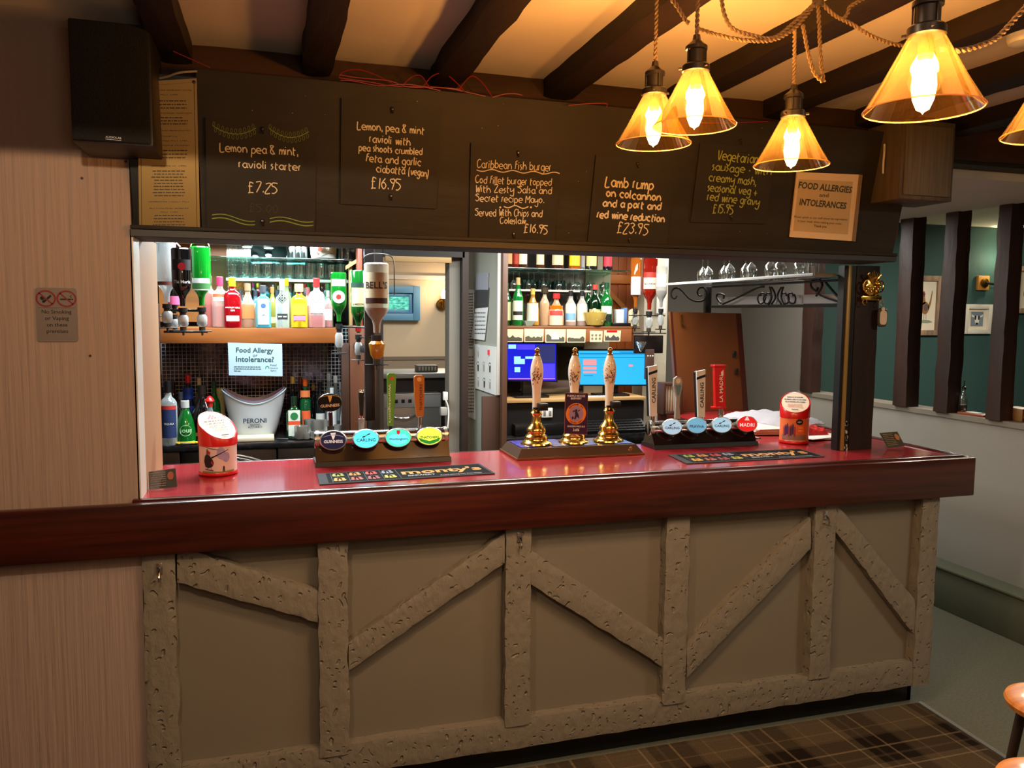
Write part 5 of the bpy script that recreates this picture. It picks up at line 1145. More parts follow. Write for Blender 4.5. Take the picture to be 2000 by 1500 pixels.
# ================================================================== RIGHT BACK BAR
rbk = thing('back_bar_shelving', 'right back bar unit with glass shelf above two till screens', 'shelving', (1.8,2.1,0))
XC, XD = 1.346, 2.24; YB2 = 2.30
MB().box((XC,YB2,.0),(2.01,YB2+.02,2.29)).build('mirror_back', M('dim mirror', (.46,.46,.44), .12, metal=.85), rbk, True, smooth=False)
MB().box((2.012,YB2-.01,0),(2.19,YB2+.02,2.29)).build('cream_back', M('cream back', (.80,.76,.64), .6), rbk, True, smooth=False)
MB().cbox((XC,1.95,1.600),(2.19,YB2-.002,1.617),.002).build('bottle_shelf', M('shelf edge wood', (.45,.28,.16), .5), rbk, True)
MB().cbox((XC,1.95,1.521),(2.19,1.965,1.599),.002).build('fascia_board', M('postcard board', (.52,.30,.16), .5), rbk, True)
MB().cbox((XC,1.98,1.958),(2.19,YB2-.01,1.966),.002).build('glass_shelf', greenglass, rbk, True)
MB().cbox((XC,2.16,1.830),(2.0,YB2-.003,1.842),.002).build('white_shelf', white_g, rbk, True)
MB().cbox((XC,1.99,1.148),(2.32,2.29,1.168),.002).build('till_shelf', pale_wood, rbk, True)
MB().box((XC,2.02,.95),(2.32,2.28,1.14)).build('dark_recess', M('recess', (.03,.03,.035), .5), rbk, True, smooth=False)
MB().cbox((XC,1.90,.90),(2.34,2.28,.948),.004).build('worktop', M('black worktop', (.05,.055,.06), .2), rbk, True)
MB().box((XC,1.96,0),(2.34,2.27,.898)).build('cupboard', M('black cupboard', (.035,.037,.04), .3), rbk, True, smooth=False)
# orange ledged panel, white column
lp = thing('ledged_door', 'orange stained ledged and braced door behind the right optics', 'door', (2.30,2.5,0))
for k in range(4): MB().cbox((2.192+k*.062,2.44,.9),(2.252+k*.062,2.46,2.29),.003).build('plank', M('orange pine', (.68,.36,.14), .5, var=(5,(.60,.30,.11),(3,1,.3))), lp, True)
MB().cbox((2.195,2.42,1.90),(2.44,2.438,1.96),.003).build('ledge', M('orange pine 2', (.70,.42,.18), .5), lp, True)
b = MB(); b.slab([(2.20,2.42,1.86),(2.20,2.42,1.90),(2.42,2.42,1.70),(2.42,2.42,1.655)],(0,.018,0)); b.build('brace', M('orange pine 2', (.70,.42,.18), .5), lp, True)
wbox('wall_column', (2.445,2.30,0), (2.62,3.38,2.30), M('column plaster', (.80,.77,.68), .8, bump=(12,.4)))
o = MB().box((2.53,2.285,1.70),(2.60,2.29,1.99)).build('notice_sheet', white_p, smooth=False); tag(o, 'sheet of paper pinned high on the white column', 'paper')
o = MB().cbox((2.43,2.262,1.40),(2.44,2.29,1.62),.001).build('grey_conduit', white_g); tag(o, 'slim grey conduit beside the right optics', 'conduit')
# postcards
for k, (u0,u1,v0,v1,tone,lab) in enumerate([(981,1022,643,668,(.45,.42,.36),'grey postcard of a low hill, first on the strip'),(1024,1062,642,668,(.52,.48,.36),'sepia postcard of trees, second on the strip'),(1065,1105,643,669,(.50,.50,.42),'postcard of a white gabled house, third on the strip'),(1107,1144,643,669,(.50,.46,.36),'sepia postcard of hedges, fourth on the strip'),(1152,1177,646,668,(.80,.74,.60),'small cream card with a group of faces'),(1180,1213,645,667,(.45,.43,.42),'tilted postcard of a street with a red heading')]):
    Q = PY(1.9495); P = [Q.at(u,v) for u,v in [(u0,v0),(u1,v0+.5),(u1-(1 if k<5 else 2),v1),(u0+(0 if k<5 else -1),v1)]]
    t = thing('postcard', lab, 'postcard', (P[2]+P[3])/2, 0, 'postcards on the shelf edge')
    MB().slab(P,(0,-.001,0)).build('card', M('card cream', (.80,.76,.62), .6), t, True, smooth=False)
    a, c = P[0], P[2]; wx = c.x-a.x; hz = a.z-c.z; y = 1.9475
    b = MB(); R = random.Random(k); top = [(a.x+.006+(wx-.012)*i/10, y, c.z+hz*(.30+.35*abs(noise.noise(Vector((i*.7,k*3.3,0)))*1.6))) for i in range(11)]
    b.poly([(a.x+.006,y,c.z+.006)]+top+[(c.x-.006,y,c.z+.006)]) if k != 4 else [b.disc((a.x+wx*(.2+.3*(i%3)),y,c.z+hz*(.3+.3*(i//3))),.008,(0,-1,0),8) for i in range(6)]
    b.build('picture', M('pic'+str(k), tuple(v*.55 for v in tone), .7), t, True, smooth=False)
    if k == 2: MB().poly([(a.x+wx*.3,y-.0005,c.z+hz*.25),(a.x+wx*.3,y-.0005,c.z+hz*.55),(a.x+wx*.5,y-.0005,c.z+hz*.8),(a.x+wx*.68,y-.0005,c.z+hz*.5),(a.x+wx*.68,y-.0005,c.z+hz*.25)]).build('house_print', M('house white', (.82,.80,.70), .7), t, True, smooth=False)
    if k == 5: MB().poly([(a.x+wx*.15,y-.0005,a.z-.001),(a.x+wx*.8,y-.0005,a.z-.001),(a.x+wx*.8,y-.0005,a.z-.012),(a.x+wx*.15,y-.0005,a.z-.012)]).build('heading_print', red_pl, t, True, smooth=False)
# bottles: top glass shelf (only their feet show)
GT = 'spirit bottles on the right glass shelf'
for lab, u, w_, gl, de, lc, liq in [('dark bottle with copper print at the left end of the right glass shelf',992,20,(.20,.12,.08),.7,(.80,.55,.35),None),('small red brown bottle on the right glass shelf',1007,14,(.45,.12,.05),.7,(.6,.15,.05),None),
    ('bottle with stepped cream label on the right glass shelf',1021,20,(.30,.18,.10),.6,(.92,.90,.76),None),('bottle with plain cream label right of the stepped label',1055,18,(.35,.20,.10),.6,(.88,.84,.66),None),
    ('brown bottle with framed landscape label on the glass shelf',1089,26,(.25,.12,.06),.8,(.78,.74,.58),None),('amber bottle with bright yellow label',1122,24,(.75,.40,.12),.5,(.95,.82,.12),(.7,.3,.05)),
    ('dark bottle with pale gold label on the glass shelf',1155,24,(.10,.08,.08),.85,(.84,.76,.48),None),('dark bottle with pinkish red label, rightmost on the glass shelf',1187,20,(.08,.07,.10),.85,(.80,.20,.26),None),('narrow clear bottle between the yellow and gold labels',1138,10,(.6,.65,.6),.4,(.5,.5,.5),None)]:
    bottle(lab,u,400 if w_>12 else 440,523,w_,2.06,1.9665,'round',gl,de,cap=(.1,.1,.1),label=lc,lz=(.06,.50),liquid=liq,group=GT)
# hanging/inverted glasses between
g1 = wineglass('upside down wine glass in the right back bar row above the whisky bottles', U(985,548,y=2.22).x,2.22,1.8425,.62,'upside down glasses in the right back bar',True)
for k in range(1,14):
    c = g1.copy(); COL.objects.link(c); c.location = (U(985+k*14.5,548,y=2.22).x, 2.22-.04*(k%2), 1.8425)
for k in range(6):
    o = MB().cbox((-.013,-.013,0),(.013,.013,.062),.004).build('black_stopper', black_pl, loc=(1.56+k*.052,2.20,1.8425+.0)); tag(o, 'black plastic stopper standing among the upturned glasses', 'stopper', 'black stoppers on the white shelf')
GR = 'bottles on the right back bar shelf'; ZR = 1.618
A=bottle
A('dark green whisky bottle with cream label, leftmost on the right shelf',990,551,634,20,2.05,ZR,'round',(.03,.30,.12),.8,cap=(.05,.2,.1),label=(.80,.82,.62),lz=(.12,.55),group=GR)
A('bright green whisky bottle with white label and tan cap',1011,542,635,22,2.00,ZR,'round',(.04,.50,.18),.7,cap=(.70,.58,.40),label=(.88,.88,.78),lz=(.12,.52),lab2=((.12,.12,.12),.22,.30),group=GR)
A('amber whisky bottle with silver grey label on the right shelf',1040,560,632,26,2.02,ZR,'squat',(.80,.62,.25),.4,liquid=(.85,.55,.08),lf=.62,cap=(.75,.62,.30),label=(.74,.76,.70),lz=(.12,.60),group=GR)
A('clear decanter style bottle of gold whisky with dark collar',1063,560,634,20,2.04,ZR,'round',(.90,.85,.70),.3,liquid=(.82,.50,.06),lf=.60,cap=(.20,.16,.10),capr=2.0,group=GR)
A('squat orange whisky bottle with red cap and red label',1086,571,634,30,2.01,ZR,'squat',(.90,.72,.55),.35,liquid=(.92,.45,.04),lf=.62,cap=(.70,.14,.14),label=(.80,.70,.60),lz=(.02,.46),lab2=((.82,.22,.20),.32,.46),capr=1.6,group=GR)
A('clear bottle with cream label and blue triangle',1114,566,634,22,2.03,ZR,'round',(.90,.88,.85),.3,liquid=(.80,.50,.12),lf=.2,cap=(.08,.08,.10),label=(.88,.86,.74),lz=(.12,.62),lab2=((.42,.60,.78),.16,.36),group=GR)
A('clear bottle with cream label and small crest, beside the blue triangle one',1136,566,634,22,2.04,ZR,'round',(.88,.86,.84),.3,liquid=(.75,.35,.10),lf=.3,cap=(.10,.10,.12),label=(.88,.84,.72),lz=(.14,.62),group=GR)
A('black green wine bottle behind the gold bowl',1161,552,632,26,2.10,ZR,'wine',(.02,.14,.06),.9,cap=(.75,.25,.2),label=(.85,.80,.65),lz=(.2,.4),group=GR)
A('green wine bottle with white band right of the gold bowl',1184,549,633,24,2.02,ZR,'wine',(.03,.42,.16),.75,cap=(.05,.25,.14),label=(.80,.86,.78),lz=(.28,.46),lab2=((.05,.12,.07),.10,.26),group=GR)
A('dark green bottle half hidden left of the black green one',1149,550,630,18,2.18,ZR,'wine',(.03,.25,.10),.85,cap=(.05,.15,.08),group=GR)
A('dark bottle in the back rank between the green wine bottles',1173,550,630,18,2.20,ZR,'wine',(.05,.30,.12),.8,cap=(.1,.3,.12),group=GR)
# gold bowl
P = U(1161,640,y=1.99); gb = thing('crackle_bowl', 'gold crackle glass bowl heaped with ribbon on the shelf', 'bowl', (P.x,1.985,ZR))
MB().lathe([(0,.003),(.035,0),(.05,.006),(.066,.045),(.076,.085),(.073,.085),(.062,.045),(.046,.009),(0,.007)], n=32, cap=False).build('glass_bowl', G('gold glass', (.80,.70,.35), .6), gb)
b = MB(); R = random.Random(5)
for k in range(60):
    a = R.uniform(0,6.28); rr = R.uniform(0,.058); c = Vector((rr*cos(a),rr*sin(a),R.uniform(.03,.10-.02*rr/.058))); d = Vector((R.uniform(-1,1),R.uniform(-1,1),R.uniform(-.6,.6))).normalized()*.016
    b.ribbon(catmull([c-d,c+Vector((0,0,.008)),c+d]), .007, (R.uniform(-1,1),-1,R.uniform(-1,1)))
o = b.build('ribbon_curls', M('gold ribbon', (.88,.78,.42), .35, metal=.3), gb); o['kind'] = 'stuff'
# boxes to the right of bowl
P = U(1224,630,y=2.03)
t = thing('gift_box', 'white and blue folded carton beside the right optics', 'box', (P.x-.02,2.04,ZR)); MB().cbox((-.055,-.02,0),(-.005,.03,.105),.002).build('carton_panel', M('carton white', (.86,.86,.82), .5), t); MB().cbox((-.004,-.02,0),(.018,.03,.115),.002).build('carton_panel', M('carton blue', (.30,.45,.66), .5), t)
t = thing('arched_clock_card', 'cream arched card with a printed tree beside the carton', 'card', (P.x+.045,2.02,ZR)); b = MB(); b.slab([(-.035,0,0),(.035,0,0),(.035,0,.09)]+[(.035*cos(a),0,.09+.02*sin(a)) for a in [k*pi/8 for k in range(1,8)]]+[(-.035,0,.09)],(0,.008,0)); b.build('card', M('card cream', (.80,.76,.62), .6), t)
b = MB(); b.poly([(-.018,-.0006,.03),(.018,-.0006,.03),(0,-.0006,.085)]); b.build('print', M('leaf print', (.25,.32,.15), .6), t, smooth=False)
t = MB().cbox((-.07,-.02,0),(.055,.05,.02),.003).build('black_case', black_pl, loc=(P.x-.055,1.985,ZR)); tag(t, 'flat black case in front of the blue and white carton', 'case')
t = thing('handbell_bowl', 'tilted glass ashtray printed with flowers at the shelf front', 'ashtray', (U(1032,634,y=1.975).x,1.975,ZR)); b = MB().lathe([(0,0),(.025,0),(.05,.03),(.046,.03),(.022,.006),(0,.005)], n=4, cap=False); b.build('dish', G('ashtray glass', (.80,.85,.80), .5), t)

# right optics
OG = 'bottles hung upside down on optics'
optic('pink labelled rum bottle hung upside down, left of the right optics', 1241,505,600,22,2.0,(.80,.45,.12),.45,label=(.92,.78,.80),lz=(.25,.62),vs=648,liquid=(.55,.18,.10),lf=.35)
optic('red amber bourbon bottle hung upside down with cream label', 1268,505,605,28,1.95,(.60,.10,.05),.6,label=(.88,.84,.74),lz=(.40,.62),lab2=((.72,.20,.16),.62,.72),vs=655,liquid=(.60,.15,.03),lf=.5,text=[('BOURBON',.50,.8)])
optic('clear bottle with white label hung upside down on the right optics', 1291,520,600,22,1.85,(.80,.80,.78),.35,label=(.90,.90,.88),lz=(.5,.8),vs=650,liquid=(.10,.05,.06),lf=.4)
ob = thing('optic_rail', 'chrome and black optic rail at the right back bar', 'bracket', (2.2,1.9,1.5))
a0 = U(1228,616,y=1.97); a1 = U(1300,616,y=1.97); MB().cbox((a0.x,1.975,a0.z-.004),(a1.x,1.982,a0.z+.004),.001).build('upper_bar', chrome, ob, True)
a0 = U(1225,651,y=1.97); a1 = U(1302,650,y=1.97); MB().cbox((a0.x,1.975,a0.z-.003),(a1.x,1.982,a0.z+.003),.001).build('lower_bar', black_pl, ob, True)
a0 = U(1240,655,y=1.99); a1 = U(1295,690,y=1.99); MB().cbox((a0.x,1.99,a1.z),(a1.x,2.01,a0.z),.003).build('drip_plate', M('rail brown', (.10,.07,.07), .4), ob, True)
a0 = U(1252,672,y=1.93); b = MB(); b.lathe([(0,-.05),(.006,-.045),(.035,.01),(.04,.014),(.035,.014),(0,-.03)], a0, 20, cap=False); b.build('funnel', glassy, ob, True)
P = U(1268,710,y=1.96); o = thing('card_reader', 'brown card machine with white keys beside the till', 'card machine', (P.x,1.96,P.z-.10)); MB().cbox((-.03,-.012,0),(.03,.012,.19),.005).build('body', M('reader brown', (.28,.20,.17), .5), o)
for k in range(3): MB().cbox((-.022+k*.017,-.0145,.145),(-.012+k*.017,-.0125,.153),.001).build('key', white_pl, o)

# tills
def screen(lab, quad, m, eb, Y, extra):
    Q = PY(Y); P = [Q.at(u,v) for u,v in quad]; t = thing('till_screen', lab, 'till', (P[2]+P[3])/2); c = sum(P, Vector())/4
    O = [c+(p-c)*(1+eb) + Vector((0,.003,0)) for p in P]
    MB().slab(O,(0,.03,0)).build('bezel', black_pl, t, True, smooth=False)
    MB().slab(P,(0,.0028,0)).build('display', m, t, True, smooth=False)
    extra(t, Q); 
    zb = min(o_.z for o_ in O); MB().cbox((c.x-.05,Y+.02,1.169),(c.x+.05,Y+.05,zb+.03),.004).build('neck', black_pl, t, True)
    MB().cbox((c.x-.11,Y-.03,1.169),(c.x+.11,Y+.10,1.182),.004).build('stand_foot', black_pl, t, True)
def em(nm, c, s=1.0): return M(nm, (0,0,0), .4, emit=c, es=s)
def ui1(t, Q):
    def rects(nm, L, m):
        b = MB()
        for (u0,v0,u1,v1) in L: b.poly([Q.at(u0,v0,.001),Q.at(u1,v0,.001),Q.at(u1,v1,.001),Q.at(u0,v1,.001)])
        b.build(nm, m, t, True, smooth=False)
    rects('screen_tiles',[(993,673,1008,681),(1004,696,1017,701),(1004,701,1025,711),(1005,717,1016,727),(1026,696,1044,701)], em('ui pale',(.60,.85,.98)))
    rects('screen_panels',[(1010,673,1045,683),(1055,710,1084,738)], em('ui violet',(.30,.25,.95),.9))
    rects('screen_bar',[(993,739,1084,740.5)], em('ui pink',(.9,.5,.8)))
    rects('screen_dark',[(1048,674,1084,708)], em('ui dark',(.20,.22,.45),.7))
screen('left till screen glowing deep blue with square buttons', [(989,671),(1086,672),(1086,744),(992,742)], em('ui blue',(.06,.10,.75)), .07, 2.09, ui1)
def ui2(t, Q):
    def rects(nm, L, m):
        b = MB()
        for (u0,v0,u1,v1) in L: b.poly([Q.at(u0,v0,.001),Q.at(u1,v0,.001),Q.at(u1,v1,.001),Q.at(u0,v1,.001)])
        b.build(nm, m, t, True, smooth=False)
    rects('screen_tiles',[(1139,702,1165,713),(1139,716,1165,722),(1139,725,1165,729),(1228,712,1236,716)], em('ui salmon',(.85,.55,.55)))
    rects('screen_bar',[(1132,690,1260,692),(1132,698,1260,698.8),(1140,733,1158,734.5),(1210,687,1255,688.5)], em('ui deep',(.10,.40,.65)))
    rects('screen_line',[(1175,706,1200,707),(1175,714,1200,715),(1175,722,1205,723),(1175,730,1200,731)], em('ui line',(.35,.70,.88)))
screen('right till screen showing a pale blue order page', [(1130,685),(1260,685),(1262,751),(1133,751)], em('ui sky',(.16,.66,.92)), .09, 2.07, ui2)
MBk = MB().cbox((1.92,2.02,1.169),(2.10,2.05,1.176),.001).build('till_slip', white_p); tag(MBk, 'white till slip under the right till screen', 'paper')
P = U(1068,806,y=2.015); so = thing('plug_socket', 'white double socket under the left till', 'socket', P); MB().cbox((P.x-.036,2.006,P.z-.03),(P.x+.036,2.019,P.z+.03),.003).build('plate', white_pl, so, True)
for k in (-1,1): MB().cbox((P.x+k*.018-.008,2.004,P.z-.018),(P.x+k*.018+.008,2.0065,P.z+.012),.0005).build('outlet', M('outlet', (.45,.45,.43), .5), so, True)
kb2 = thing('keyboard', 'black keyboard lying on the worktop under the right till', 'keyboard', (2.08,1.98,.949+.0))
MB().slab([(-.22,-.06,.02),(.22,-.06,.02),(.22,.03,.075),(-.22,.03,.075)],(0,.006,-.02)).build('tray', black_pl, kb2)
b = MB()
for r in range(4):
    for c in range(16):
        x = -.205+c*.026; f_ = (r+.5)/4; y = -.058+f_*.085; z = .0212+f_*.053; b.box((x,y-.007,z),(x+.021,y+.006,z+.006))
o = b.build('key', M('keycap', (.13,.13,.14), .4), kb2, smooth=False); o['kind'] = 'stuff'
t = MB().cbox((-.17,-.05,0),(.17,.06,.07),.006).build('cash_drawer', M('drawer black', (.06,.065,.07), .3), loc=(1.60,2.0,.949)); tag(t, 'black cash drawer on the worktop under the left till', 'cash drawer')
# ================================================================== BEER FONTS
def ell(c, rx, rz, n=28, y=0): return [Vector((c[0]+rx*cos(2*pi*k/n), c[1]+y, c[2]+rz*sin(2*pi*k/n))) for k in range(n)]
darkwood = M('font block', (.07,.025,.025), .12, coat=.6)
def font(lab, x0, x1, yc, zc, badges):
    t = thing('beer_font', lab, 'beer font', ((x0+x1)/2,yc,1.10))
    b = MB(); b.hexa([(x0,yc-.075,1.1005),(x1,yc-.075,1.1005),(x1,yc+.07,1.1005),(x0,yc+.07,1.1005)],[(x0,yc-.065,1.118),(x1,yc-.065,1.118),(x1,yc+.06,1.118),(x0,yc+.06,1.118)]); b.build('base_plinth', black_pl, t, True, smooth=False)
    b = MB(); b.hexa([(x0+.003,yc-.058,1.1185),(x1-.003,yc-.058,1.1185),(x1-.003,yc+.05,1.1185),(x0+.003,yc+.05,1.1185)],[(x0+.003,yc-.030,zc-.018),(x1-.003,yc-.030,zc-.018),(x1-.003,yc+.03,zc-.018),(x0+.003,yc+.03,zc-.018)]); b.build('housing', darkwood, t, True, smooth=False)
    MB().tube([(x0,yc,zc),(x0+.002,yc,zc),(x1-.002,yc,zc),(x1,yc,zc)], [.030,.033,.033,.030], 28).build('chrome_barrel', chrome, t, True)
    for k in (x0+.012, x1-.012): MB().tube([(k-.006,yc,zc),(k+.006,yc,zc)], .036, 28).build('end_collar', steel, t, True)
    for (u, v, wpx, hpx, col, e, txt, tc, extra) in badges:
        P = U(u, v, y=yc-.065); s = S(P); rx = wpx/2/s; rz = hpx/2/s; th = face_cam(P.x, P.y)*.6
        R = Matrix.Translation(P) @ Matrix.Rotation(th,4,'Z') @ Matrix.Rotation(RAD(-8),4,'X')
        rim = MB().lathe([(0,-.022),(1,-.022),(1.05,-.012),(1.05,-.004),(.98,0),(0,0)], n=32, axis='y'); rim.v = [Vector((v_.x*rx, v_.y if False else v_.y, v_.z*rz)) for v_ in rim.v]
        rim.v = [Vector((v_.x, -(-v_.y), v_.z)) for v_ in rim.v]; rim.xf(R).build('badge_housing', steel, t, True)
        MB().poly([p for p in ell((0,-.001,0), rx*.95, rz*.94)]).xf(R).build('badge_face', M('badge'+txt+str(u), tuple(c*.9 for c in col), .3, emit=col, es=e), t, True, smooth=False)
        b = MB(); text_loc(b, txt, (0,-.0025,-.12*rz), rx*1.45, None, .02); 
        b.xf(R).build('badge_lettering', tc, t, True, smooth=False)
        if extra:
            for nm, mm, polys in extra:
                b = MB()
                for pl_ in polys: b.poly([Vector((x*rx,-.0018,z*rz)) for x,z in pl_])
                b.xf(R).build(nm, mm, t, True, smooth=False)
    return t
navy = M('navy ink', (.06,.10,.25), .5); whitep = M('badge white', (.9,.9,.9), .4, emit=(.9,.9,.9), es=.3); gold = M('gold print', (.85,.68,.35), .4)
flag = [(-.30,.25),(.10,.36),(.10,.50),(.34,.60),(.30,.44),(-.05,.34),(-.05,.20),(-.28,.10)]
harp = [(-.22,.75),(.20,.78),(.10,.30),(-.02,.02),(-.10,.30)]
f1 = font('left beer font with four lit oval badges on a dark gloss housing', .170, .700, .535, 1.195,
  [(651,860,50,38,(.04,.07,.22),.35,'GUINNESS',whitep,[('harp_emblem',whitep,[harp]),('swoosh',M('swoosh',(.5,.55,.7),.4,emit=(.4,.45,.6),es=.3),[[(-.9,.25),(-.5,.50),(.0,.60),(.5,.50),(.9,.25),(.5,.42),(0,.52),(-.5,.42)]])]),
   (715,857,50,37,(.30,.86,.95),1.0,'CARLING',navy,[('flag_emblem',navy,[flag])]),
   (778,855,50,37,(.25,.85,.72),.9,"Worthington's",navy,[('inner_panel',M('badge aqua',(.4,.9,.95),.4,emit=(.35,.88,.98),es=.7),[[(-.75,.05),(-.6,-.5),(0,-.75),(.6,-.5),(.75,.05),(.5,.35),(-.5,.35)]]),('shield_emblem',M('shield red',(.8,.12,.2),.4,emit=(.8,.12,.2),es=.4),[[(-.14,.80),(.14,.80),(.12,.45),(0,.32),(-.12,.45)]])]),
   (839,852,50,35,(.80,.90,.30),.8,'THATCHERS',M('leaf ink',(.10,.35,.12),.5),[('green_swirl',M('swirl green',(.12,.55,.22),.4,emit=(.1,.5,.2),es=.5),[[(-.88,-.15),(-.4,-.38),(.0,-.52),(.4,-.38),(.88,-.15),(.7,-.55),(.3,-.80),(0,-.88),(-.3,-.80),(-.7,-.55)]])])])
f2 = font('right beer font with four oval badges, the last one red', 1.625, 2.150, .58, 1.185,
  [(1313,834,39,31,(.62,.76,.86),.55,'CARLING',navy,[('flag_emblem',navy,[flag])]),
   (1361,831,39,31,(.42,.70,.85),.45,'PRAVHA',M('mid blue',(.10,.30,.50),.5),None),
   (1410,830,39,31,(.60,.78,.88),.55,'CARLING',navy,[('flag_emblem',navy,[flag])]),
   (1459,828,39,31,(.85,.10,.12),.5,'MADRI',whitep,[('spire_emblem',whitep,[[(-.08,.85),(.0,.95),(.08,.85),(.25,.45),(-.25,.45)]])])])
# tap handles
def vtext(b, pl_y, s, u0, v0, u1, v1, hgt, updir):
    text_flat(b, s, U(u0,v0,y=pl_y), U(u1,v1,y=pl_y), updir, hgt, .015)
def paddle(t, nm, m, y, pts, th=.012):
    P = [U(u,v,y=y) for u,v in pts]; return MB().slab(P,(0,th,0)).build(nm, m, t, True, smooth=False)
def stemtube(t, nm, m, y, a, b_, r0, r1): return MB().tube([U(*a,y=y),U(*b_,y=y)],[r0,r1],14).build(nm, m, t, True)
GH = 'tap handles on the beer fonts'
t = thing('tap_handle', 'black oval tap handle with gold harp on the left font', 'tap handle', U(645,845,y=.53), 0, GH)
P = U(644,786,y=.515); b = MB().lathe([(0,-.012),(.95,-.012),(1,-.006),(1,.002),(.95,.008),(0,.008)], n=32, axis='y'); b.v = [P+Vector((v.x*.047,v.y,v.z*.036)) for v in b.v]; b.build('paddle', M('paddle black', (.03,.02,.02), .2, coat=.5), t, True)
b = MB(); text_flat(b,'GUINNESS',P+Vector((-.036,-.0135,-.018)),P+Vector((.036,-.0135,-.014)),(0,0,1),None,.02); b.build('lettering', M('cream print 2', (.88,.82,.72), .5), t, True, smooth=False)
b = MB(); b.poly([P+Vector((x*.047,-.0135,z*.036)) for x,z in [(-.18,.75),(.18,.78),(.10,.30),(-.02,.0),(-.08,.30)]]); b.ribbon([P+Vector((.043*sin(a),-.0132,.014+.014*cos(a))) for a in [-1.3+k*.13 for k in range(21)]], .0015,(0,-1,0)); b.build('harp_emblem', gold, t, True, smooth=False)
b = MB(); b.tube(catmull([U(645,805,y=.525),U(646,822,y=.53),U(646,850,y=.535)]), .0085, 12); b.build('stem', M('paddle black', (.03,.02,.02), .2), t, True)
stemtube(t,'stem_ferrule',gunmetal,.535,(646,832),(646,856),.013,.012)
t = thing('tap_handle', 'slim chrome and black tap handle second on the left font', 'tap handle', U(706,845,y=.535), 0, GH)
MB().lathe([(0,0),(.006,0),(.008,.02),(.013,.09),(.013,.105),(.009,.115),(0,.117)], U(706,818,y=.535), 18).build('grip', chrome, t, True)
paddle(t,'black_insert',M('insert dark',(.10,.11,.10),.3),.521,[(701,767),(711,767),(709,812),(703,812)],.002)
stemtube(t,'stem_ferrule',steel,.535,(706,818),(706,848),.013,.010)
t = thing('tap_handle', 'tall green tap handle on the left font', 'tap handle', U(762,845,y=.53), 0, GH)
paddle(t,'grip',M('handle green',(.38,.62,.22),.35,coat=.3),.52,[(756,733),(760,729),(770,729),(774,733),(772,775),(768,832),(758,832),(757,775)],.014)
b = MB(); vtext(b,.5185,"Worthington's",759,750,760,826,.009,(1,0,0)); b.build('lettering', wt, t, True, smooth=False)
b = MB(); c = U(765,739,y=.5185); b.disc(c,.008,(0,-1,0),16); b.build('badge_dot', M('handle red',(.75,.35,.15),.4), t, True, smooth=False)
stemtube(t,'stem_ferrule',black_pl,.53,(763,832),(763,850),.007,.007)
t = thing('tap_handle', 'orange wood tap handle on the left font', 'tap handle', U(820,845,y=.53), 0, GH)
paddle(t,'grip',M('handle orange',(.70,.40,.12),.4),.52,[(809,737),(813,733),(825,733),(829,737),(829,780),(827,814),(814,814),(810,780)],.016)
b = MB(); vtext(b,.5185,'THATCHERS',825,802,825,750,.011,(-1,0,0)); b.build('lettering', M('brown print',(.25,.12,.05),.5), t, True, smooth=False)
b = MB(); b.disc(U(819,741,y=.5185),.009,(0,-1,0),16); b.build('badge_dot', gold, t, True, smooth=False)
stemtube(t,'chrome_stem',chrome,.53,(820,814),(820,850),.010,.012)
for (u0,lab,uu) in [(1275,'white and black tap handle at the far left of the right font',0),(1369,'white and black tap handle between the teal and red ones',94)]:
    t = thing('tap_handle', lab, 'tap handle', U(u0,842,y=.575), 0, GH); dv_ = 0 if uu == 0 else 9
    paddle(t,'grip',white_pl,.56,[(u0-8,717+dv_),(u0+9,713+dv_),(u0+8,813+dv_*.2),(u0-5,813+dv_*.2)],.014)
    paddle(t,'black_side',black_pl,.572,[(u0-12,718+dv_),(u0-7,715+dv_),(u0-4,813+dv_*.2),(u0-9,813+dv_*.2)],.012)
    paddle(t,'black_flash',black_pl,.5588,[(u0-8,728+dv_),(u0+9,722+dv_),(u0+9,727+dv_),(u0-8,733+dv_)],.001)
    b = MB(); vtext(b,.5585,'CARLING',u0+5.5,787+dv_,u0+5.5,738+dv_,.018,(-1,0,0)); b.build('lettering', ink, t, True, smooth=False)
    stemtube(t,'chrome_stem',chrome,.575,(u0+1,812),(u0+1,842),.011,.012)
t = thing('tap_handle', 'grey and teal spoon shaped tap handle on the right font', 'tap handle', U(1324,842,y=.575), 0, GH)
b = MB(); Q = PY(.56); pts = [(1317,740),(1323,735),(1330,737),(1333,745),(1332,758),(1328,775),(1327,795),(1329,818),(1319,818),(1320,795),(1321,775),(1316,755)]; b.slab([Q.at(u,v) for u,v in pts],(0,.012,0)); b.build('grip', M('handle grey',(.62,.60,.58),.3,coat=.4), t, True, smooth=False)
b = MB(); b.slab([Q.at(u,v,.001) for u,v in [(1319,752),(1331,752),(1327,772),(1323,772)]],(0,.001,0)); b.build('teal_band', M('handle teal',(.35,.52,.55),.3), t, True, smooth=False)
b = MB(); b.disc(Q.at(1325,744,.001),.012,(0,-1,0),18); b.build('badge_dot', M('handle cream',(.85,.82,.72),.4), t, True, smooth=False)
t = thing('tap_handle', 'bright red tap handle on a chrome stem', 'tap handle', U(1408,842,y=.57), 0, GH)
paddle(t,'grip',red_pl,.555,[(1396,717),(1416,717),(1417,797),(1398,797)],.020)
for v in (714,796): MB().cbox((U(1395,v,y=.55).x,.548,U(1395,v+3,y=.55).z),(U(1419,v,y=.55).x,.582,U(1395,v-1,y=.55).z),.001).build('end_flange', red_pl, t, True)
b = MB(); vtext(b,.5535,'LA MADRI',1412,785,1412,733,.018,(-1,0,0)); b.poly([U(u,v,y=.5533) for u,v in [(1408,727),(1413,722),(1413,733),(1409,733)]]); b.build('lettering', wt, t, True, smooth=False)
stemtube(t,'chrome_stem',chrome,.57,(1408,798),(1408,840),.010,.016)

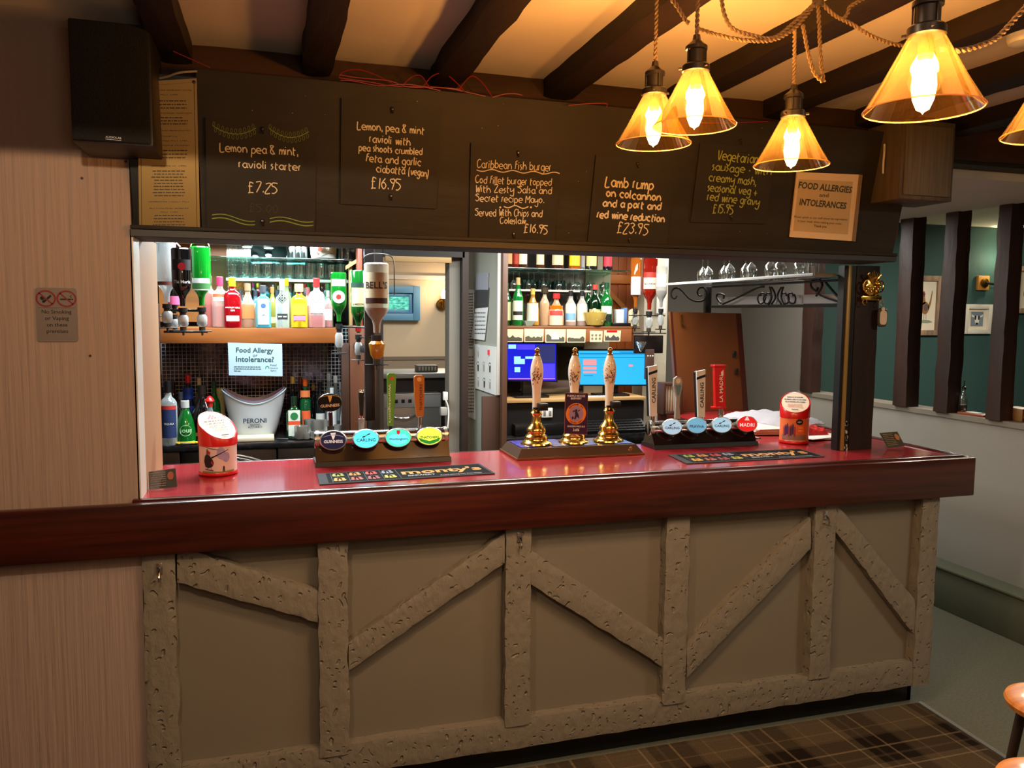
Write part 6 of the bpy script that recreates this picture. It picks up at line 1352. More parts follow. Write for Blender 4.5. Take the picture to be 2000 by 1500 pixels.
# ================================================================== HANDPUMPS
hb = thing('beer_pump_stand', 'long brown wooden stand with blue drip mats under three handpumps', 'pump stand', (1.24,.53,1.10))
X0,X1,Y0_,Y1_ = .957,1.524,.405,.66
MB().hexa([(X0,Y0_,1.1005),(X1,Y0_,1.1005),(X1,Y1_,1.1005),(X0,Y1_,1.1005)],[(X0,Y0_,1.108),(X1,Y0_,1.108),(X1,Y1_,1.108),(X0,Y1_,1.108)]).build('copper_moulding', M('copper edge', (.50,.28,.14), .35, metal=.4), hb, True, smooth=False)
MB().hexa([(X0+.004,Y0_+.004,1.108),(X1-.004,Y0_+.004,1.108),(X1-.004,Y1_-.004,1.108),(X0+.004,Y1_-.004,1.108)],[(X0+.028,Y0_+.03,1.142),(X1-.028,Y0_+.03,1.142),(X1-.028,Y1_-.02,1.142),(X0+.028,Y1_-.02,1.142)]).build('wood_body', M('pump wood', (.30,.22,.16), .3, coat=.4), hb, True, smooth=False)
for k, (a,c,mm) in enumerate([(.99,1.06,(.24,.20,.55)),(1.13,1.20,(.40,.40,.58)),(1.27,1.33,(.35,.42,.66)),(1.41,1.49,(.25,.42,.75))]):
    MB().cbox((a,Y0_+.05,1.1425),(c,Y1_-.03,1.1455),.001).build('drip_mat', M('mat'+str(k), mm, .25), hb, True)
MB().lathe([(0,0),(.008,0),(.006,.004),(0,.005)], (X1-.06,Y0_+.012,1.128), 10, 'y').build('brass_boss', brass, hb, True)
pump0 = None
def pump(u, lab, base_v=868):
    P = U(u, base_v, y=.53); 
    t = thing('handpump', lab, 'handpump', (P.x,.53,1.1425), 0, 'ceramic handled beer pumps')
    MB().lathe([(0,0),(.062,0),(.066,.004),(.064,.010),(.050,.018),(.046,.026),(.047,.034),(.043,.040),(.036,.046),(.040,.052),(.041,.062),(.036,.072),(.024,.086),(.020,.100),(.018,.118),(.024,.126),(.026,.134),(.020,.140),(.018,.150),(0,.150)], n=36).build('brass_column', brass, t)
    MB().lathe([(0,.150),(.017,.150),(.018,.158),(.0175,.20),(.019,.235),(.024,.265),(.0275,.295),(.0275,.315),(.025,.335),(.019,.358),(.014,.370),(.012,.374),(0,.374)], n=32).build('ceramic_handle', M('ceramic cream', (.93,.85,.74), .15, coat=.6), t)
    MB().lathe([(0,.374),(.013,.374),(.013,.379),(.008,.383),(.008,.386),(.0115,.392),(.011,.400),(.006,.406),(0,.408)], n=20).build('brass_finial', M('aged brass', (.75,.55,.30), .25, metal=.9), t)
    b = MB(); R = random.Random(int(u)); 
    for k in range(34):
        a = R.uniform(-.85,.85)+(face_cam(P.x,.53)); z = .285+R.gauss(0,.018); r = .0284 if .262 < z < .33 else .0262
        if z < .25 or z > .335: continue
        da = R.uniform(.06,.22); dz = R.uniform(-.008,.008); b.ribbon([(r*sin(a+da*q),-r*cos(a+da*q),z+dz*q+.003*sin(3*q+k)) for q in (0,.33,.66,1)], R.uniform(.0015,.004), (sin(a),-cos(a),0))
    b.build('hunting_print', M('print brown', (.24,.16,.15), .5), t)
    b = MB()
    for k in range(9):
        a = R.uniform(-.8,.8)+face_cam(P.x,.53); z = .29+R.gauss(0,.016); r = .0287; b.poly([(r*sin(a+.12*cos(q)),-r*cos(a+.12*cos(q)),z+.0035*sin(q)) for q in [j*pi/3 for j in range(6)]])
    b.build('red_print', M('print red', (.66,.28,.20), .5), t, smooth=False)
    return t
p1 = pump(1047,'left ceramic handpump with hunting scene, black clip without a badge')
p2 = pump(1120,'middle ceramic handpump carrying the purple ale badge')
p3 = pump(1188,'right ceramic handpump, plain black clip facing right')
for t in (p1, p3):
    MB().cbox((-.006,-.052,.148),(.034,-.020,.178),.002).build('badge_clip', black_pl, t); MB().cbox((-.022,-.030,.152),(-.004,-.018,.160),.002).build('clip_arm', black_pl, t)
# badge card
Q = PY(.465); B4 = [Q.at(u,v) for u,v in [(1105,768),(1148,769),(1146,848),(1103,846)]]; c = sum(B4,Vector())/4
pcard = thing('pump_clip', 'purple golden pale ale badge with orange ring on the middle pump', 'pump clip', c)
MB().slab([c+(p-c)*1.03 for p in B4],(0,.004,0)).build('border', M('clip copper', (.55,.30,.25), .4), pcard, True, smooth=False)
MB().slab([p+Vector((0,-.001,0)) for p in B4],(0,.001,0)).build('card', M('clip purple', (.20,.08,.22), .4), pcard, True, smooth=False)
b = MB(); c2 = Q.at(1125,808,.002); b.disc(c2,.045,(0,-1,0),36); b.build('orange_disc', M('clip orange', (.90,.52,.14), .4), pcard, True, smooth=False)
b = MB(); b.disc(c2+Vector((0,-.0006,0)),.033,(0,-1,0),32); b.build('lilac_disc', M('clip lilac', (.60,.50,.62), .4), pcard, True, smooth=False)
b = MB(); o_ = c2+Vector((0,-.0012,0))
for pl_ in [[(-.004,.018),(.004,.020),(.006,.006),(.012,-.006),(.014,-.022),(.004,-.012),(-.002,-.024),(-.010,-.022),(-.004,-.006),(-.006,.004)],[(-.016,.012),(-.006,.016),(-.006,.010),(-.014,.006)],[(.008,.012),(.016,.018),(.016,.012),(.010,.008)],[(-.020,-.014),(-.012,-.010),(-.010,-.020),(-.018,-.024)]]: b.poly([o_+Vector((x,0,z)) for x,z in pl_])
b.build('dancing_figure', M('clip dark purple', (.16,.06,.18), .5), pcard, True, smooth=False)
b = MB(); text_px(b,Q,'PURPLE MOOSE',(1108,775),(1143,775.5),None,.02,.002); text_px(b,Q,'BREWERY',(1115,780),(1136,780),None,.02,.002); text_px(b,Q,'GOLDEN PALE ALE',(1108,834),(1142,834.5),None,.02,.002); text_px(b,Q,'3.6%',(1119,842),(1131,842),None,.02,.002); b.build('lettering', wt, pcard, True, smooth=False)
b = MB()
for s, a0, up_ in (('SNOWDONIA ALE', 2.45, 1), ('GOLDEN CWRW', -2.3, -1)):
    n = len(s)
    for i, ch in enumerate(s):
        if ch == ' ': continue
        a = a0-(a0*2-pi)*0 - i*(1.75/(n-1)) if up_ == 1 else a0+i*(1.45/(n-1)); 
        if up_ == 1: a = pi/2+.875-i*1.75/(n-1)
        else: a = -pi/2-.72+i*1.45/(n-1)
        p = c2+Vector((.0388*cos(a),-.0016,.0388*sin(a))); text_loc(b, ch, p, .0036 if ch == 'I' else .0058, .006, .02, a-pi/2 if up_ == 1 else a+pi/2)
b.build('ring_lettering', M('clip dark purple', (.16,.06,.18), .5), pcard, True, smooth=False)

# ================================================================== COLLECTION TINS
def tin(lab, x, y, r, h0, h1, tilt, rz, picfn, body, topfn):
    """h0: height of the cap rim at the front, h1: at the back; tilt turns the high side"""
    t = thing('collection_tin', lab, 'collection box', (x,y,1.1005), rz)
    n = 48
    def zt(a): return (h0+h1)/2+(h1-h0)/2*cos(a-tilt)
    MB().lathe([(0,0),(r*.97,0),(r*1.03,.004),(r*1.03,.010),(r,.014)], n=n, cap=False).build('red_foot', red_pl, t)
    patch_ = MB().lathe([(r*.985,.012),(r*.985,h0*.80)], n=n, cap=False); patch_.build('printed_sleeve', body, t)
    vs = []; fs = []
    for (rr, f_) in [(1.01,0),(1.03,.03),(1.03,.9),(1.0,1),(.93,1.0)]:
        for k in range(n):
            a = 2*pi*k/n; z0 = h0*.80; z1 = zt(a); z = z0+(z1-z0)*f_
            if rr < .99: z -= .001
            vs.append((r*rr*sin(a), r*rr*cos(a)*1.0, z))
    for i in range(4):
        for k in range(n): fs.append((i*n+k,i*n+(k+1)%n,(i+1)*n+(k+1)%n,(i+1)*n+k))
    MB().add(vs,fs).build('red_cap', red_pl, t)
    vs = [(r*.93*sin(2*pi*k/n), r*.93*cos(2*pi*k/n), zt(2*pi*k/n)-.002) for k in range(n)]
    MB().add(vs,[tuple(range(n))]).build('slanted_top', M('tin cream', (.92,.86,.76), .5), t, smooth=False)
    # local frame on the slanted top
    hi = Vector((sin(tilt),cos(tilt),0)); lo = -hi; z_hi = zt(tilt); z_lo = zt(tilt+pi)
    e_up = (hi*r*2+Vector((0,0,z_hi-z_lo))); L = e_up.length; e_up.normalize(); nrm_side = Vector((hi.y,-hi.x,0)); cen = Vector((0,0,(z_hi+z_lo)/2)); nn = nrm_side.cross(e_up); nn = nn if nn.z > 0 else -nn
    topfn(t, lambda px, py: cen+nrm_side*px*r+e_up*py*L/2+nn*.0006, r, L/2, nrm_side, e_up)
    picfn(t, lambda px, pz: (r*1.0*sin(px), -r*1.0*cos(px), pz), r, h0)
    return t
def wp(t, nm, f, polys, m):
    b = MB()
    for P in polys:      # cut into narrow upright strips so that the print follows the curve
        bm = bmesh.new(); bm.faces.new([bm.verts.new((x,0,z)) for x,z in P]); bmesh.ops.triangulate(bm, faces=bm.faces[:])
        x0 = min(x for x,_ in P); x1 = max(x for x,_ in P); k = x0+.08
        while k < x1:
            bmesh.ops.bisect_plane(bm, geom=bm.verts[:]+bm.edges[:]+bm.faces[:], plane_co=(k,0,0), plane_no=(1,0,0)); k += .08
        bm.verts.index_update(); b.add([f(v.co.x,v.co.z) for v in bm.verts], [[v.index for v in fc.verts] for fc in bm.faces]); bm.free()
    b.build(nm, m, t, smooth=False)
def pic1(t, f, r, h):
    f2 = lambda x, z: (r*1.012*sin(x), -r*1.012*cos(x), z)
    dk = M('heli dark', (.10,.07,.09), .5); rd = M('heli red', (.66,.10,.10), .5)
    wp(t,'sky_cloud',f2,[[(.15+.22*cos(a),.085+.022*sin(a)) for a in [k*pi/5 for k in range(10)]],[(.42+.2*cos(a),.070+.018*sin(a)) for a in [k*pi/5 for k in range(10)]]], M('cloud print',(.62,.58,.74),.6))
    f2 = lambda x, z: (r*1.020*sin(x), -r*1.020*cos(x), z)
    wp(t,'helicopter_print',f2,[[(-.72,.075),(-.62,.082),(-.45,.078),(-.28,.062),(-.22,.050),(-.30,.038),(-.5,.032),(-.7,.036),(-.78,.055)],[(-.35,.066),(-.35,.072),(.55,.098),(.55,.096)],[(-.80,.108),(-.3,.100),(.2,.095),(-.3,.1025)],[(-.62,.082),(-.60,.100),(-.55,.100),(-.52,.082)],[(-.72,.026),(-.25,.022),(-.25,.0245),(-.72,.0285)],[(-.60,.028),(-.58,.036),(-.56,.036),(-.57,.028)],[(-.36,.026),(-.38,.036),(-.36,.036),(-.34,.026)]], dk)
    wp(t,'helicopter_red',lambda x,z:(r*1.024*sin(x), -r*1.024*cos(x), z),[[(-.58,.083),(-.42,.080),(-.40,.090),(-.55,.096)],[(-.34,.060),(-.24,.050),(-.30,.044),(-.38,.050)]], rd)
    wp(t,'crew_print',f2,[[(.22,.018),(.24,.036),(.28,.040),(.32,.036),(.33,.018),(.29,.018),(.28,.028),(.26,.018)]], dk)
    wp(t,'field_print',f2,[[(-.9,.0145),(-.9,.020),(-.3,.020),(.3,.019),(.9,.022),(.9,.0145),(.3,.0145),(-.3,.0145)]], M('field print',(.55,.52,.32),.6))
def top1(t, g, r, L, sx, up):
    b = MB()
    for k in range(5): words(b, g(-.62+.06*k,.28-.17*k), g(.62-.05*k,.28-.17*k), up, .0035, k)
    b.build('small_print', M('tin print', (.40,.36,.36), .6), t, smooth=False)
    b = MB()
    for (x,y_) in [(-.1,.62),(.1,.62),(-.2,.52),(.2,.52),(0,.70),(0,.50)]: b.poly([g(x+.07*cos(a),y_+.06*sin(a)) for a in [k*pi/3 for k in range(6)]])
    b.build('emblem', M('emblem red', (.78,.22,.20), .5), t, smooth=False)
    b = MB(); b.poly([g(-.22,-.70),(g(.22,-.70)),g(.22,-.76),g(-.22,-.76)]); b.build('coin_slot', ink, t, smooth=False)
T1 = (-.175,.435); s1 = S((T1[0],T1[1],1.2))
tin('red collection tin with helicopter picture and slanted cream top', T1[0],T1[1],.066,.135,.222, -.55, face_cam(*T1), pic1, M('sleeve sky', (.86,.78,.76), .35, coat=.3), top1)
def pic2(t, f, r, h):
    f2 = lambda x, z: (r*1.014*sin(x), -r*1.014*cos(x), z)
    wp(t,'road_print',f2,[[(x0_,.022),(x0_,.045),(x0_+.3,.045),(x0_+.3,.022)] for x0_ in (-.9,-.6,-.3,0,.3,.6)], M('road print',(.55,.45,.38),.6))
    f3 = lambda x, z: (r*1.022*sin(x), -r*1.022*cos(x), z)
    pu = M('figures', (.22,.14,.32), .5)
    R = random.Random(2)
    for k in range(7):
        x = -.78+k*.13; z = .035+.006*(k%3); wp(t,'figure_print',f3,[[(x,z),(x+.10,z),(x+.11,z+.035),(x+.07,z+.05),(x+.03,z+.05),(x-.01,z+.035)]], pu if k%3 else M('figures 2',(.62,.20,.26),.5)); 
    wp(t,'speech_bubble',f3,[[(.35+.25*cos(a),.105+.014*sin(a)) for a in [k*pi/6 for k in range(12)]]], ink)
    wp(t,'orange_panel',f3,[[(.25,.055),(.25,.088),(.45,.088),(.45,.055)],[(.45,.055),(.45,.088),(.7,.088),(.7,.055)]], M('panel orange',(.95,.45,.08),.5))
    b = MB(); text_wrap(b,'Could you',r*1.03,.079,.022,None,.02,.45); text_wrap(b,'spare it?',r*1.03,.066,.022,None,.02,.45); text_wrap(b,'HELP',r*1.03,.105,.018,None,.02,.35)
    text_wrap(b,'THANK YOU FOR CARING',r*1.02,.017,.085,None,.02); b.build('lettering', wt, t, smooth=False)
def top2(t, g, r, L, sx, up):
    b = MB()
    for s, y_, w_ in [('MOTOR',.42,.55),('NEURONE',.20,.72),('DISEASE',-.02,.66)]: text_flat(b, s, g(-w_/1.0,y_), g(w_/1.0,y_), up, .0068, .03)
    b.build('lettering', M('blue print', (.16,.20,.42), .5), t, smooth=False)
    b = MB()
    for k in range(3): words(b, g(-.5,-.26-.12*k), g(.5,-.26-.12*k), up, .003, k)
    b.build('small_print', M('tin red print', (.75,.35,.32), .6), t, smooth=False)
    b = MB(); b.poly([g(-.22,-.70),g(.22,-.70),g(.22,-.76),g(-.22,-.76)]); b.build('coin_slot', ink, t, smooth=False)
T2 = (2.355,.53)
tin('red and orange collection tin with a group photo, in front of the towels', T2[0],T2[1],.066,.150,.232,0,face_cam(*T2),pic2,M('sleeve orange', (.88,.45,.24), .35, coat=.3),top2)

# ================================================================== BAR RUNNERS, CARD STANDS, TOWELS
hop = [(.62,.62,.18),(.85,.52,.15),(.80,.20,.14),(.55,.55,.62),(.88,.62,.12),(.70,.25,.16),(.60,.18,.16),(.75,.70,.20)]
def runner(lab, Cn):
    Q = PZ(1.1035); P = [Q.at(u,v) for u,v in Cn]; c = sum(P,Vector())/4
    t = thing('bar_runner', lab, 'bar runner', Vector((c.x,c.y,1.1005)))
    MB().slab(P,(0,0,-.0028)).build('mat', M('runner grey', (.26,.26,.27), .8, spec=.1), t, True, smooth=False)
    def g(a, b_, e=.0003): return ((P[0].lerp(P[1],a)).lerp(P[3].lerp(P[2],a), b_))+Vector((0,0,e))
    MB().poly([g(.05,.06),g(.985,.06),g(.985,.94),g(.05,.94)]).build('print_field', M('runner black', (.03,.03,.033), .8, spec=.1), t, True, smooth=False)
    for k in range(4):
        for j in range(2):
            b = MB(); a0 = .075+k*.095; b0 = .10+j*.42
            for (dx,dy) in [(.025,.10),(.055,.10),(.04,.24),(.02,.22),(.06,.22),(.04,.12)]: b.poly([g(a0+dx+.017*cos(q),b0+dy+.075*sin(q),.0006) for q in [i*pi/3 for i in range(6)]])
            b.build('hop_print', M('hop'+str(k+4*j), hop[(k+4*j)%8], .6), t, True, smooth=False)
    for k in range(5): MB().poly([g(.073+k*.095,.08,.0005),g(.0755+k*.095,.08,.0005),g(.0755+k*.095,.92,.0005),g(.073+k*.095,.92,.0005)]).build('divider_line', M('runner line', (.35,.35,.35), .7), t, True, smooth=False)
    b = MB(); up = (P[0]-P[3]).normalized(); L = (P[0]-P[3]).length
    text_flat(b,"monty's",g(.475,.60,.0006),g(.96,.60,.0006),up,L*.36,.03); b.build('gold_lettering', M('gold ink', (.80,.55,.22), .5), t, True, smooth=False)
    b = MB(); text_flat(b,'BREWERY',g(.50,.80,.0006),g(.66,.80,.0006),up,L*.11,.02); text_flat(b,'Award winning beer from Wales',g(.68,.90,.0006),g(.93,.90,.0006),up,L*.08,.01); b.build('white_lettering', M('dim white', (.6,.6,.6), .6), t, True, smooth=False)
runner('black bar runner with hop prints, on the left half of the bar', [(619,925),(936,905),(967,924),(624,946)])
runner('black bar runner with hop prints, on the right half of the bar', [(1305,888),(1561,876),(1611,891),(1341,905)])
def cardstand(lab, q, y, lean, pr):
    P = [U(u,v,y=y) for u,v in q]; P[0] += Vector((0,lean,0)); P[1] += Vector((0,lean,0)); c = (P[2]+P[3])/2; zb = 1.101
    dz = zb+.002-min(P[2].z,P[3].z); P = [p+Vector((0,0,dz)) for p in P]; c = (P[2]+P[3])/2
    t = thing('card_stand', lab, 'card stand', Vector((c.x,c.y,zb)))
    MB().slab(P,(0,.002,0)).build('acrylic_front', clear, t, True, smooth=False)
    e = Vector((0,.003,0)); MB().slab([p+e for p in P],(0,.001,0)).build('card', M('card'+pr[0], pr[1], .5), t, True, smooth=False)
    w2 = Vector((0,.045,0)); MB().slab([P[3],P[2],P[2]+w2,P[3]+w2],(0,0,.002)).build('acrylic_foot', clear, t, True, smooth=False)
    b = MB(); n = Vector((0,-.0008,0)); f = lambda a, b_: P[0].lerp(P[1],a).lerp(P[3].lerp(P[2],a),b_)+n
    for k in range(7): words(b, f(.06,.14+k*.12), f(.62,.14+k*.12), (0,0,1), .0028, k)
    b.build('print', M('cardprint'+pr[0], pr[2], .6), t, True, smooth=False)
    b = MB(); b.poly([f(.80+.12*cos(a),.35+.22*sin(a)) for a in [k*pi/6 for k in range(12)]]); b.build('picture', M('cardpic'+pr[0], pr[3], .5), t, True, smooth=False)
cardstand('small acrylic stand with dark card at the left end of the bar', [(288,929),(341,922),(346,955),(291,961)], .19, .03, ('a',(.11,.09,.08),(.55,.50,.45),(.55,.25,.10)))
cardstand('small acrylic card stand right of the oak post', [(1728,850),(1763,847),(1768,873),(1734,877)], .28, .03, ('b',(.36,.30,.22),(.62,.56,.45),(.70,.45,.28)))
# towels and papers on the return
pn = thing('newspaper_stack', 'stack of pinkish newspapers beside the collection tin', 'newspapers', (2.485,.98,1.104))
for k in range(5): MB().cbox((-.17+.004*k,-.25+.006*(k%2),.006*k),(.15-.003*k,.20-.004*k,.006*k+.0055),.001).xf(Matrix.Rotation(RAD(-12+k*2),4,'Z')).build('newspaper', M('newsprint'+str(k%2), (.80,.62,.58) if k%2 else (.86,.78,.74), .8), pn)
def cloth(nm, lab, cat, c, sx, sy, h, m, seed, rz):
    n = 26; vs = []; fs = []
    for side in (0,1):
        for i in range(n+1):
            for j in range(n+1):
                a = i/n*2-1; b_ = j/n*2-1; edge = max(abs(a),abs(b_)); z = h*(1-.85*edge**4)+.010*noise.noise(Vector((a*2.3+seed,b_*2.3,0)))+.006*noise.noise(Vector((a*6,b_*6+seed,2)))
                z = max(.004, z) if not side else 0.0
                vs.append((a*sx*(1+.05*noise.noise(Vector((b_*3,seed,1)))), b_*sy*(1+.05*noise.noise(Vector((a*3,seed,4)))), z))
    N = (n+1)**2
    for i in range(n):
        for j in range(n):
            q = i*(n+1)+j; fs += [(q,q+1,q+n+2,q+n+1),(N+q,N+q+n+1,N+q+n+2,N+q+1)]
    rim = [j for j in range(n+1)]+[i*(n+1)+n for i in range(1,n+1)]+[n*(n+1)+j for j in range(n-1,-1,-1)]+[i*(n+1) for i in range(n-1,0,-1)]
    for k in range(len(rim)): a, b_ = rim[k], rim[(k+1)%len(rim)]; fs.append((a,b_,N+b_,N+a))
    o = MB().add(vs,fs).build(nm, m, loc=c); o.rotation_euler[2] = rz; return tag(o, lab, cat)
cloth('bar_towel','crumpled white bar towel behind the right collection tin','towel',(2.58,1.02,1.132),.15,.22,.045,M('towel white', (.66,.66,.69), .9, bump=(200,.5)),3,RAD(10))
mg = thing('magazine_pile', 'dark and white leaflets fanned beside the oak post', 'leaflets', (2.56,.62,1.101))
for k in range(4): MB().cbox((-.13,-.07,.003*k),(.12,.07,.003*k+.0026),.0008).xf(Matrix.Rotation(RAD(-18+k*11),4,'Z')).build('leaflet', [ink,white_p,M('leaflet pink',(.80,.66,.68),.6),white_p][k], mg)
cloth('red_cloth','folded red cloth tucked against the gold edged strip','cloth',(2.56,.70,1.114),.07,.07,.035,M('cloth red', (.78,.13,.13), .85),9,0)

# ================================================================== OVERHEAD GLASS SHELF
os_ = thing('overhead_glass_rack', 'glass shelf on scrolled black iron above the bar return', 'glass rack', (2.45,1.0,1.87))
b = MB(); b.cbox((2.285,.400,1.870),(2.605,1.70,1.8775),.002); b.cbox((2.285,.345,1.870),(2.400,.3995,1.8775),.001); b.build('glass_plate', G('shelf glass', (.42,.45,.44), .35), os_, True)
MB().cbox((2.285,.340,1.866),(2.401,.345,1.879),.0005).build('front_edge', M('shelf edge', (.70,.72,.70), .3), os_, True)
MB().cbox((2.280,.345,1.866),(2.2848,1.70,1.879),.0005).build('side_edge', M('shelf edge', (.70,.72,.70), .3), os_, True)
QX = PX(2.60); QB = PY(1.69)
MB().tube([(2.60,.43,1.862),(2.60,1.70,1.862)], .006, 6).build('top_rail', iron, os_, True)
a_, c_ = QX.at(1388,599), QX.at(1646,592); MB().box((2.592,min(a_.y,c_.y),1.735),(2.606,1.70,1.750)).build('bottom_rail', iron, os_, True, smooth=False)
MB().cbox((2.585,1.742,1.101),(2.625,1.775,1.866),.002).build('iron_post', iron, os_, True)
def scroll(Q, pts, r=.005, nm='iron_scroll'): MB().tube(catmull([Q.at(u,v) for u,v in pts],6), r, 8).build(nm, iron, os_, True)
scroll(QB, [(1322,578),(1318,583),(1312,580),(1311,571),(1316,564),(1324,563),(1333,569),(1345,582),(1357,588),(1370,588),(1379,581),(1380,570),(1374,562),(1366,563),(1362,570),(1365,577),(1371,577)], .0055)
scroll(QX, [(1408,592),(1404,588),(1400,581),(1401,575),(1408,574),(1414,577),(1413,583)], .006)
scroll(QX, [(1411,594),(1430,586),(1455,574),(1480,562),(1492,560)], .006)
for (a, s) in [(1497,1),(1508,1),(1524,-1),(1537,-1)]:
    scroll(QX, [(a-s*12,578),(a-s*10,573),(a-s*4,574),(a-s*2,582),(a-s*6,591),(a-s*14,592),(a-s*17,583),(a-s*14,575)], .0045)
for (a, s) in [(1503,1),(1530,-1)]: scroll(QX, [(a,560),(a+s*3,570),(a+s*4,582),(a,592),(a-s*3,596)], .005)
for (a, s) in [(1511,1),(1522,-1)]: scroll(QX, [(a-s*4,561),(a+s*2,572),(a+s*3,583),(a-s*4,594)], .005)
scroll(QX, [(1598,562),(1594,568),(1586,562),(1584,552),(1590,546),(1600,547),(1606,556),(1601,568),(1594,578)], .006)
scroll(QX, [(1611,549),(1618,558),(1630,572),(1641,584),(1645,586)], .006)
scroll(QX, [(1595,573),(1615,582),(1640,590)], .005)
MB().box((2.640,.55,1.755),(2.645,1.69,1.80)).build('ribbed_panel', M('ribbed white', (.72,.72,.70), .4), os_, True, smooth=False)
wn_ = None
for k, u in enumerate([1372,1392,1414,1434,1456,1477,1505,1534,1562]):
    y = U(u,546,x=2.345).y
    if wn_ is None: wn_ = wineglass('x', 2.345,y,1.8785,.78,'upturned wine glasses on the overhead rack',True); o = wn_
    else: o = wn_.copy(); COL.objects.link(o)
    o.location = (2.345-.03*(k%2),y,1.8785); o.scale = (1,1,1) if k%3 else (1.1,1.1,1.05)
    o['label'] = ['upturned wine glass furthest from the oak post on the overhead rack','second upturned wine glass from the far end of the rack','third upturned wine glass from the far end of the rack','fourth upturned wine glass from the far end of the rack','fifth upturned wine glass, middle of the overhead rack','sixth upturned wine glass from the far end of the rack','slim upturned wine glass after the first gap on the rack','second nearest upturned wine glass on the overhead rack','upturned wine glass nearest the oak post on the rack'][k]
o = MB().lathe([(0,0),(.030,0),(.033,.10),(.031,.10),(.028,.005),(0,.005)], n=24, cap=False).build('tall_glass', glassy, loc=(2.345,U(1590,546,x=2.345).y+.02,1.8785)); tag(o, 'straight sided glass at the near corner of the overhead rack', 'glass')

# raised flap, crate, dark base
Q = PY(1.70); fp = thing('raised_bar_flap', 'brown wooden bar flap stood upright on the return', 'bar flap', (2.6,1.7,1.10))
P = [Q.at(u,v) for u,v in [(1309,609),(1447,612),(1461,806),(1323,806)]]
flw = M('flap wood', (.42,.24,.10), .4, var=(2.5,(.34,.19,.08),(1,1,.3)), coat=.15)
zlow = min(P[2].z,P[3].z); P[2].z = P[3].z = 1.1005
MB().slab([P[0],Vector((P[1].x-.035,P[1].y,P[1].z)),Vector((P[2].x-.035,P[2].y,P[2].z)),P[3]],(0,.028,0)).build('board', flw, fp, True, smooth=False)
MB().slab([Vector((P[1].x-.034,1.697,P[1].z)),P[1]+Vector((0,-.003,0)),P[2]+Vector((0,-.003,0)),Vector((P[2].x-.034,1.697,P[2].z))],(0,.034,0)).build('edge_strip', M('flap edge', (.26,.10,.06), .35, coat=.3), fp, True, smooth=False)
MB().slab([P[0]+Vector((0,-.001,0)),P[0]+Vector((.014,-.001,0)),P[3]+Vector((.014,-.001,0)),P[3]+Vector((0,-.001,0))],(0,.001,0)).build('edge_strip', M('flap edge', (.26,.10,.06), .35, coat=.3), fp, True, smooth=False)
b = MB(); b.tube([Q.at(1329,611,.008),Q.at(1331,636,.008)], .004, 8); b.tube([Q.at(1331,630,.008),Q.at(1336,634,.016)], .004, 8); b.build('brass_bolt', brass_old, fp, True)
for (u,v) in [(1434,692),(1438,726)]:
    c = Q.at(u,v,.003); MB().cbox((c.x-.013,c.y-.004,c.z-.02),(c.x+.013,c.y+.002,c.z+.02),.003).build('catch_plate', gunmetal, fp, True)
cr = thing('slatted_crate', 'small brown crate with cream slats left of the flap', 'crate', (2.33,1.62,1.10))
q = PY(1.60); a_ = q.at(1296,748); c_ = q.at(1324,806)
frame(cr,'crate_frame', a_.x, 1.101, c_.x+.03, a_.z, .018, 1.60, 1.68, brown_pan)
for k in range(5): MB().cbox((a_.x+.022+k*.017,1.61,1.12),(a_.x+.034+k*.017,1.62,a_.z-.02),.001).build('slat', M('slat cream', (.68,.64,.54), .6), cr, True)
MB().box((2.282,.677,.0),(2.30,1.72,1.049)).build('return_inner_face', brown_pan, bar, True, smooth=False)
MB().cbox((2.262,.677,1.045),(2.2795,1.72,1.103),.002).build('inner_lip', wood_fascia, tp, True)

# ================================================================== DINING ROOM DETAILS
def picture(lab, quad, fm, y, inset, draw):
    Q = PY(y-.03); P = [Q.at(u,v) for u,v in quad]; x0 = min(p.x for p in P); x1 = max(p.x for p in P); z0 = min(p.z for p in P); z1 = max(p.z for p in P)
    t = thing('framed_picture', lab, 'picture', ((x0+x1)/2,y,z0), 0)
    frame(t,'picture_frame',x0,z0,x1,z1,inset,y-.035,y-.001,fm)
    MB().box((x0+inset*.8,y-.012,z0+inset*.8),(x1-inset*.8,y-.006,z1-inset*.8)).build('mount', M('mount cream', (.84,.80,.72), .7), t, True, smooth=False)
    cx, cz, sx, sz = (x0+x1)/2,(z0+z1)/2,(x1-x0)/2-inset,(z1-z0)/2-inset
    draw(t, lambda px, pz, e=0: Vector((cx+px*sx, y-.0125-e, cz+pz*sz)))
    return t
def pp_(t, nm, g, polys, m, e=.0):
    b = MB()
    for P in polys: b.poly([g(x,z,e) for x,z in P])
    b.build(nm, m, t, True, smooth=False)
def oval(cx,cz,rx,rz,n=16): return [(cx+rx*cos(2*pi*k/n),cz+rz*sin(2*pi*k/n)) for k in range(n)]
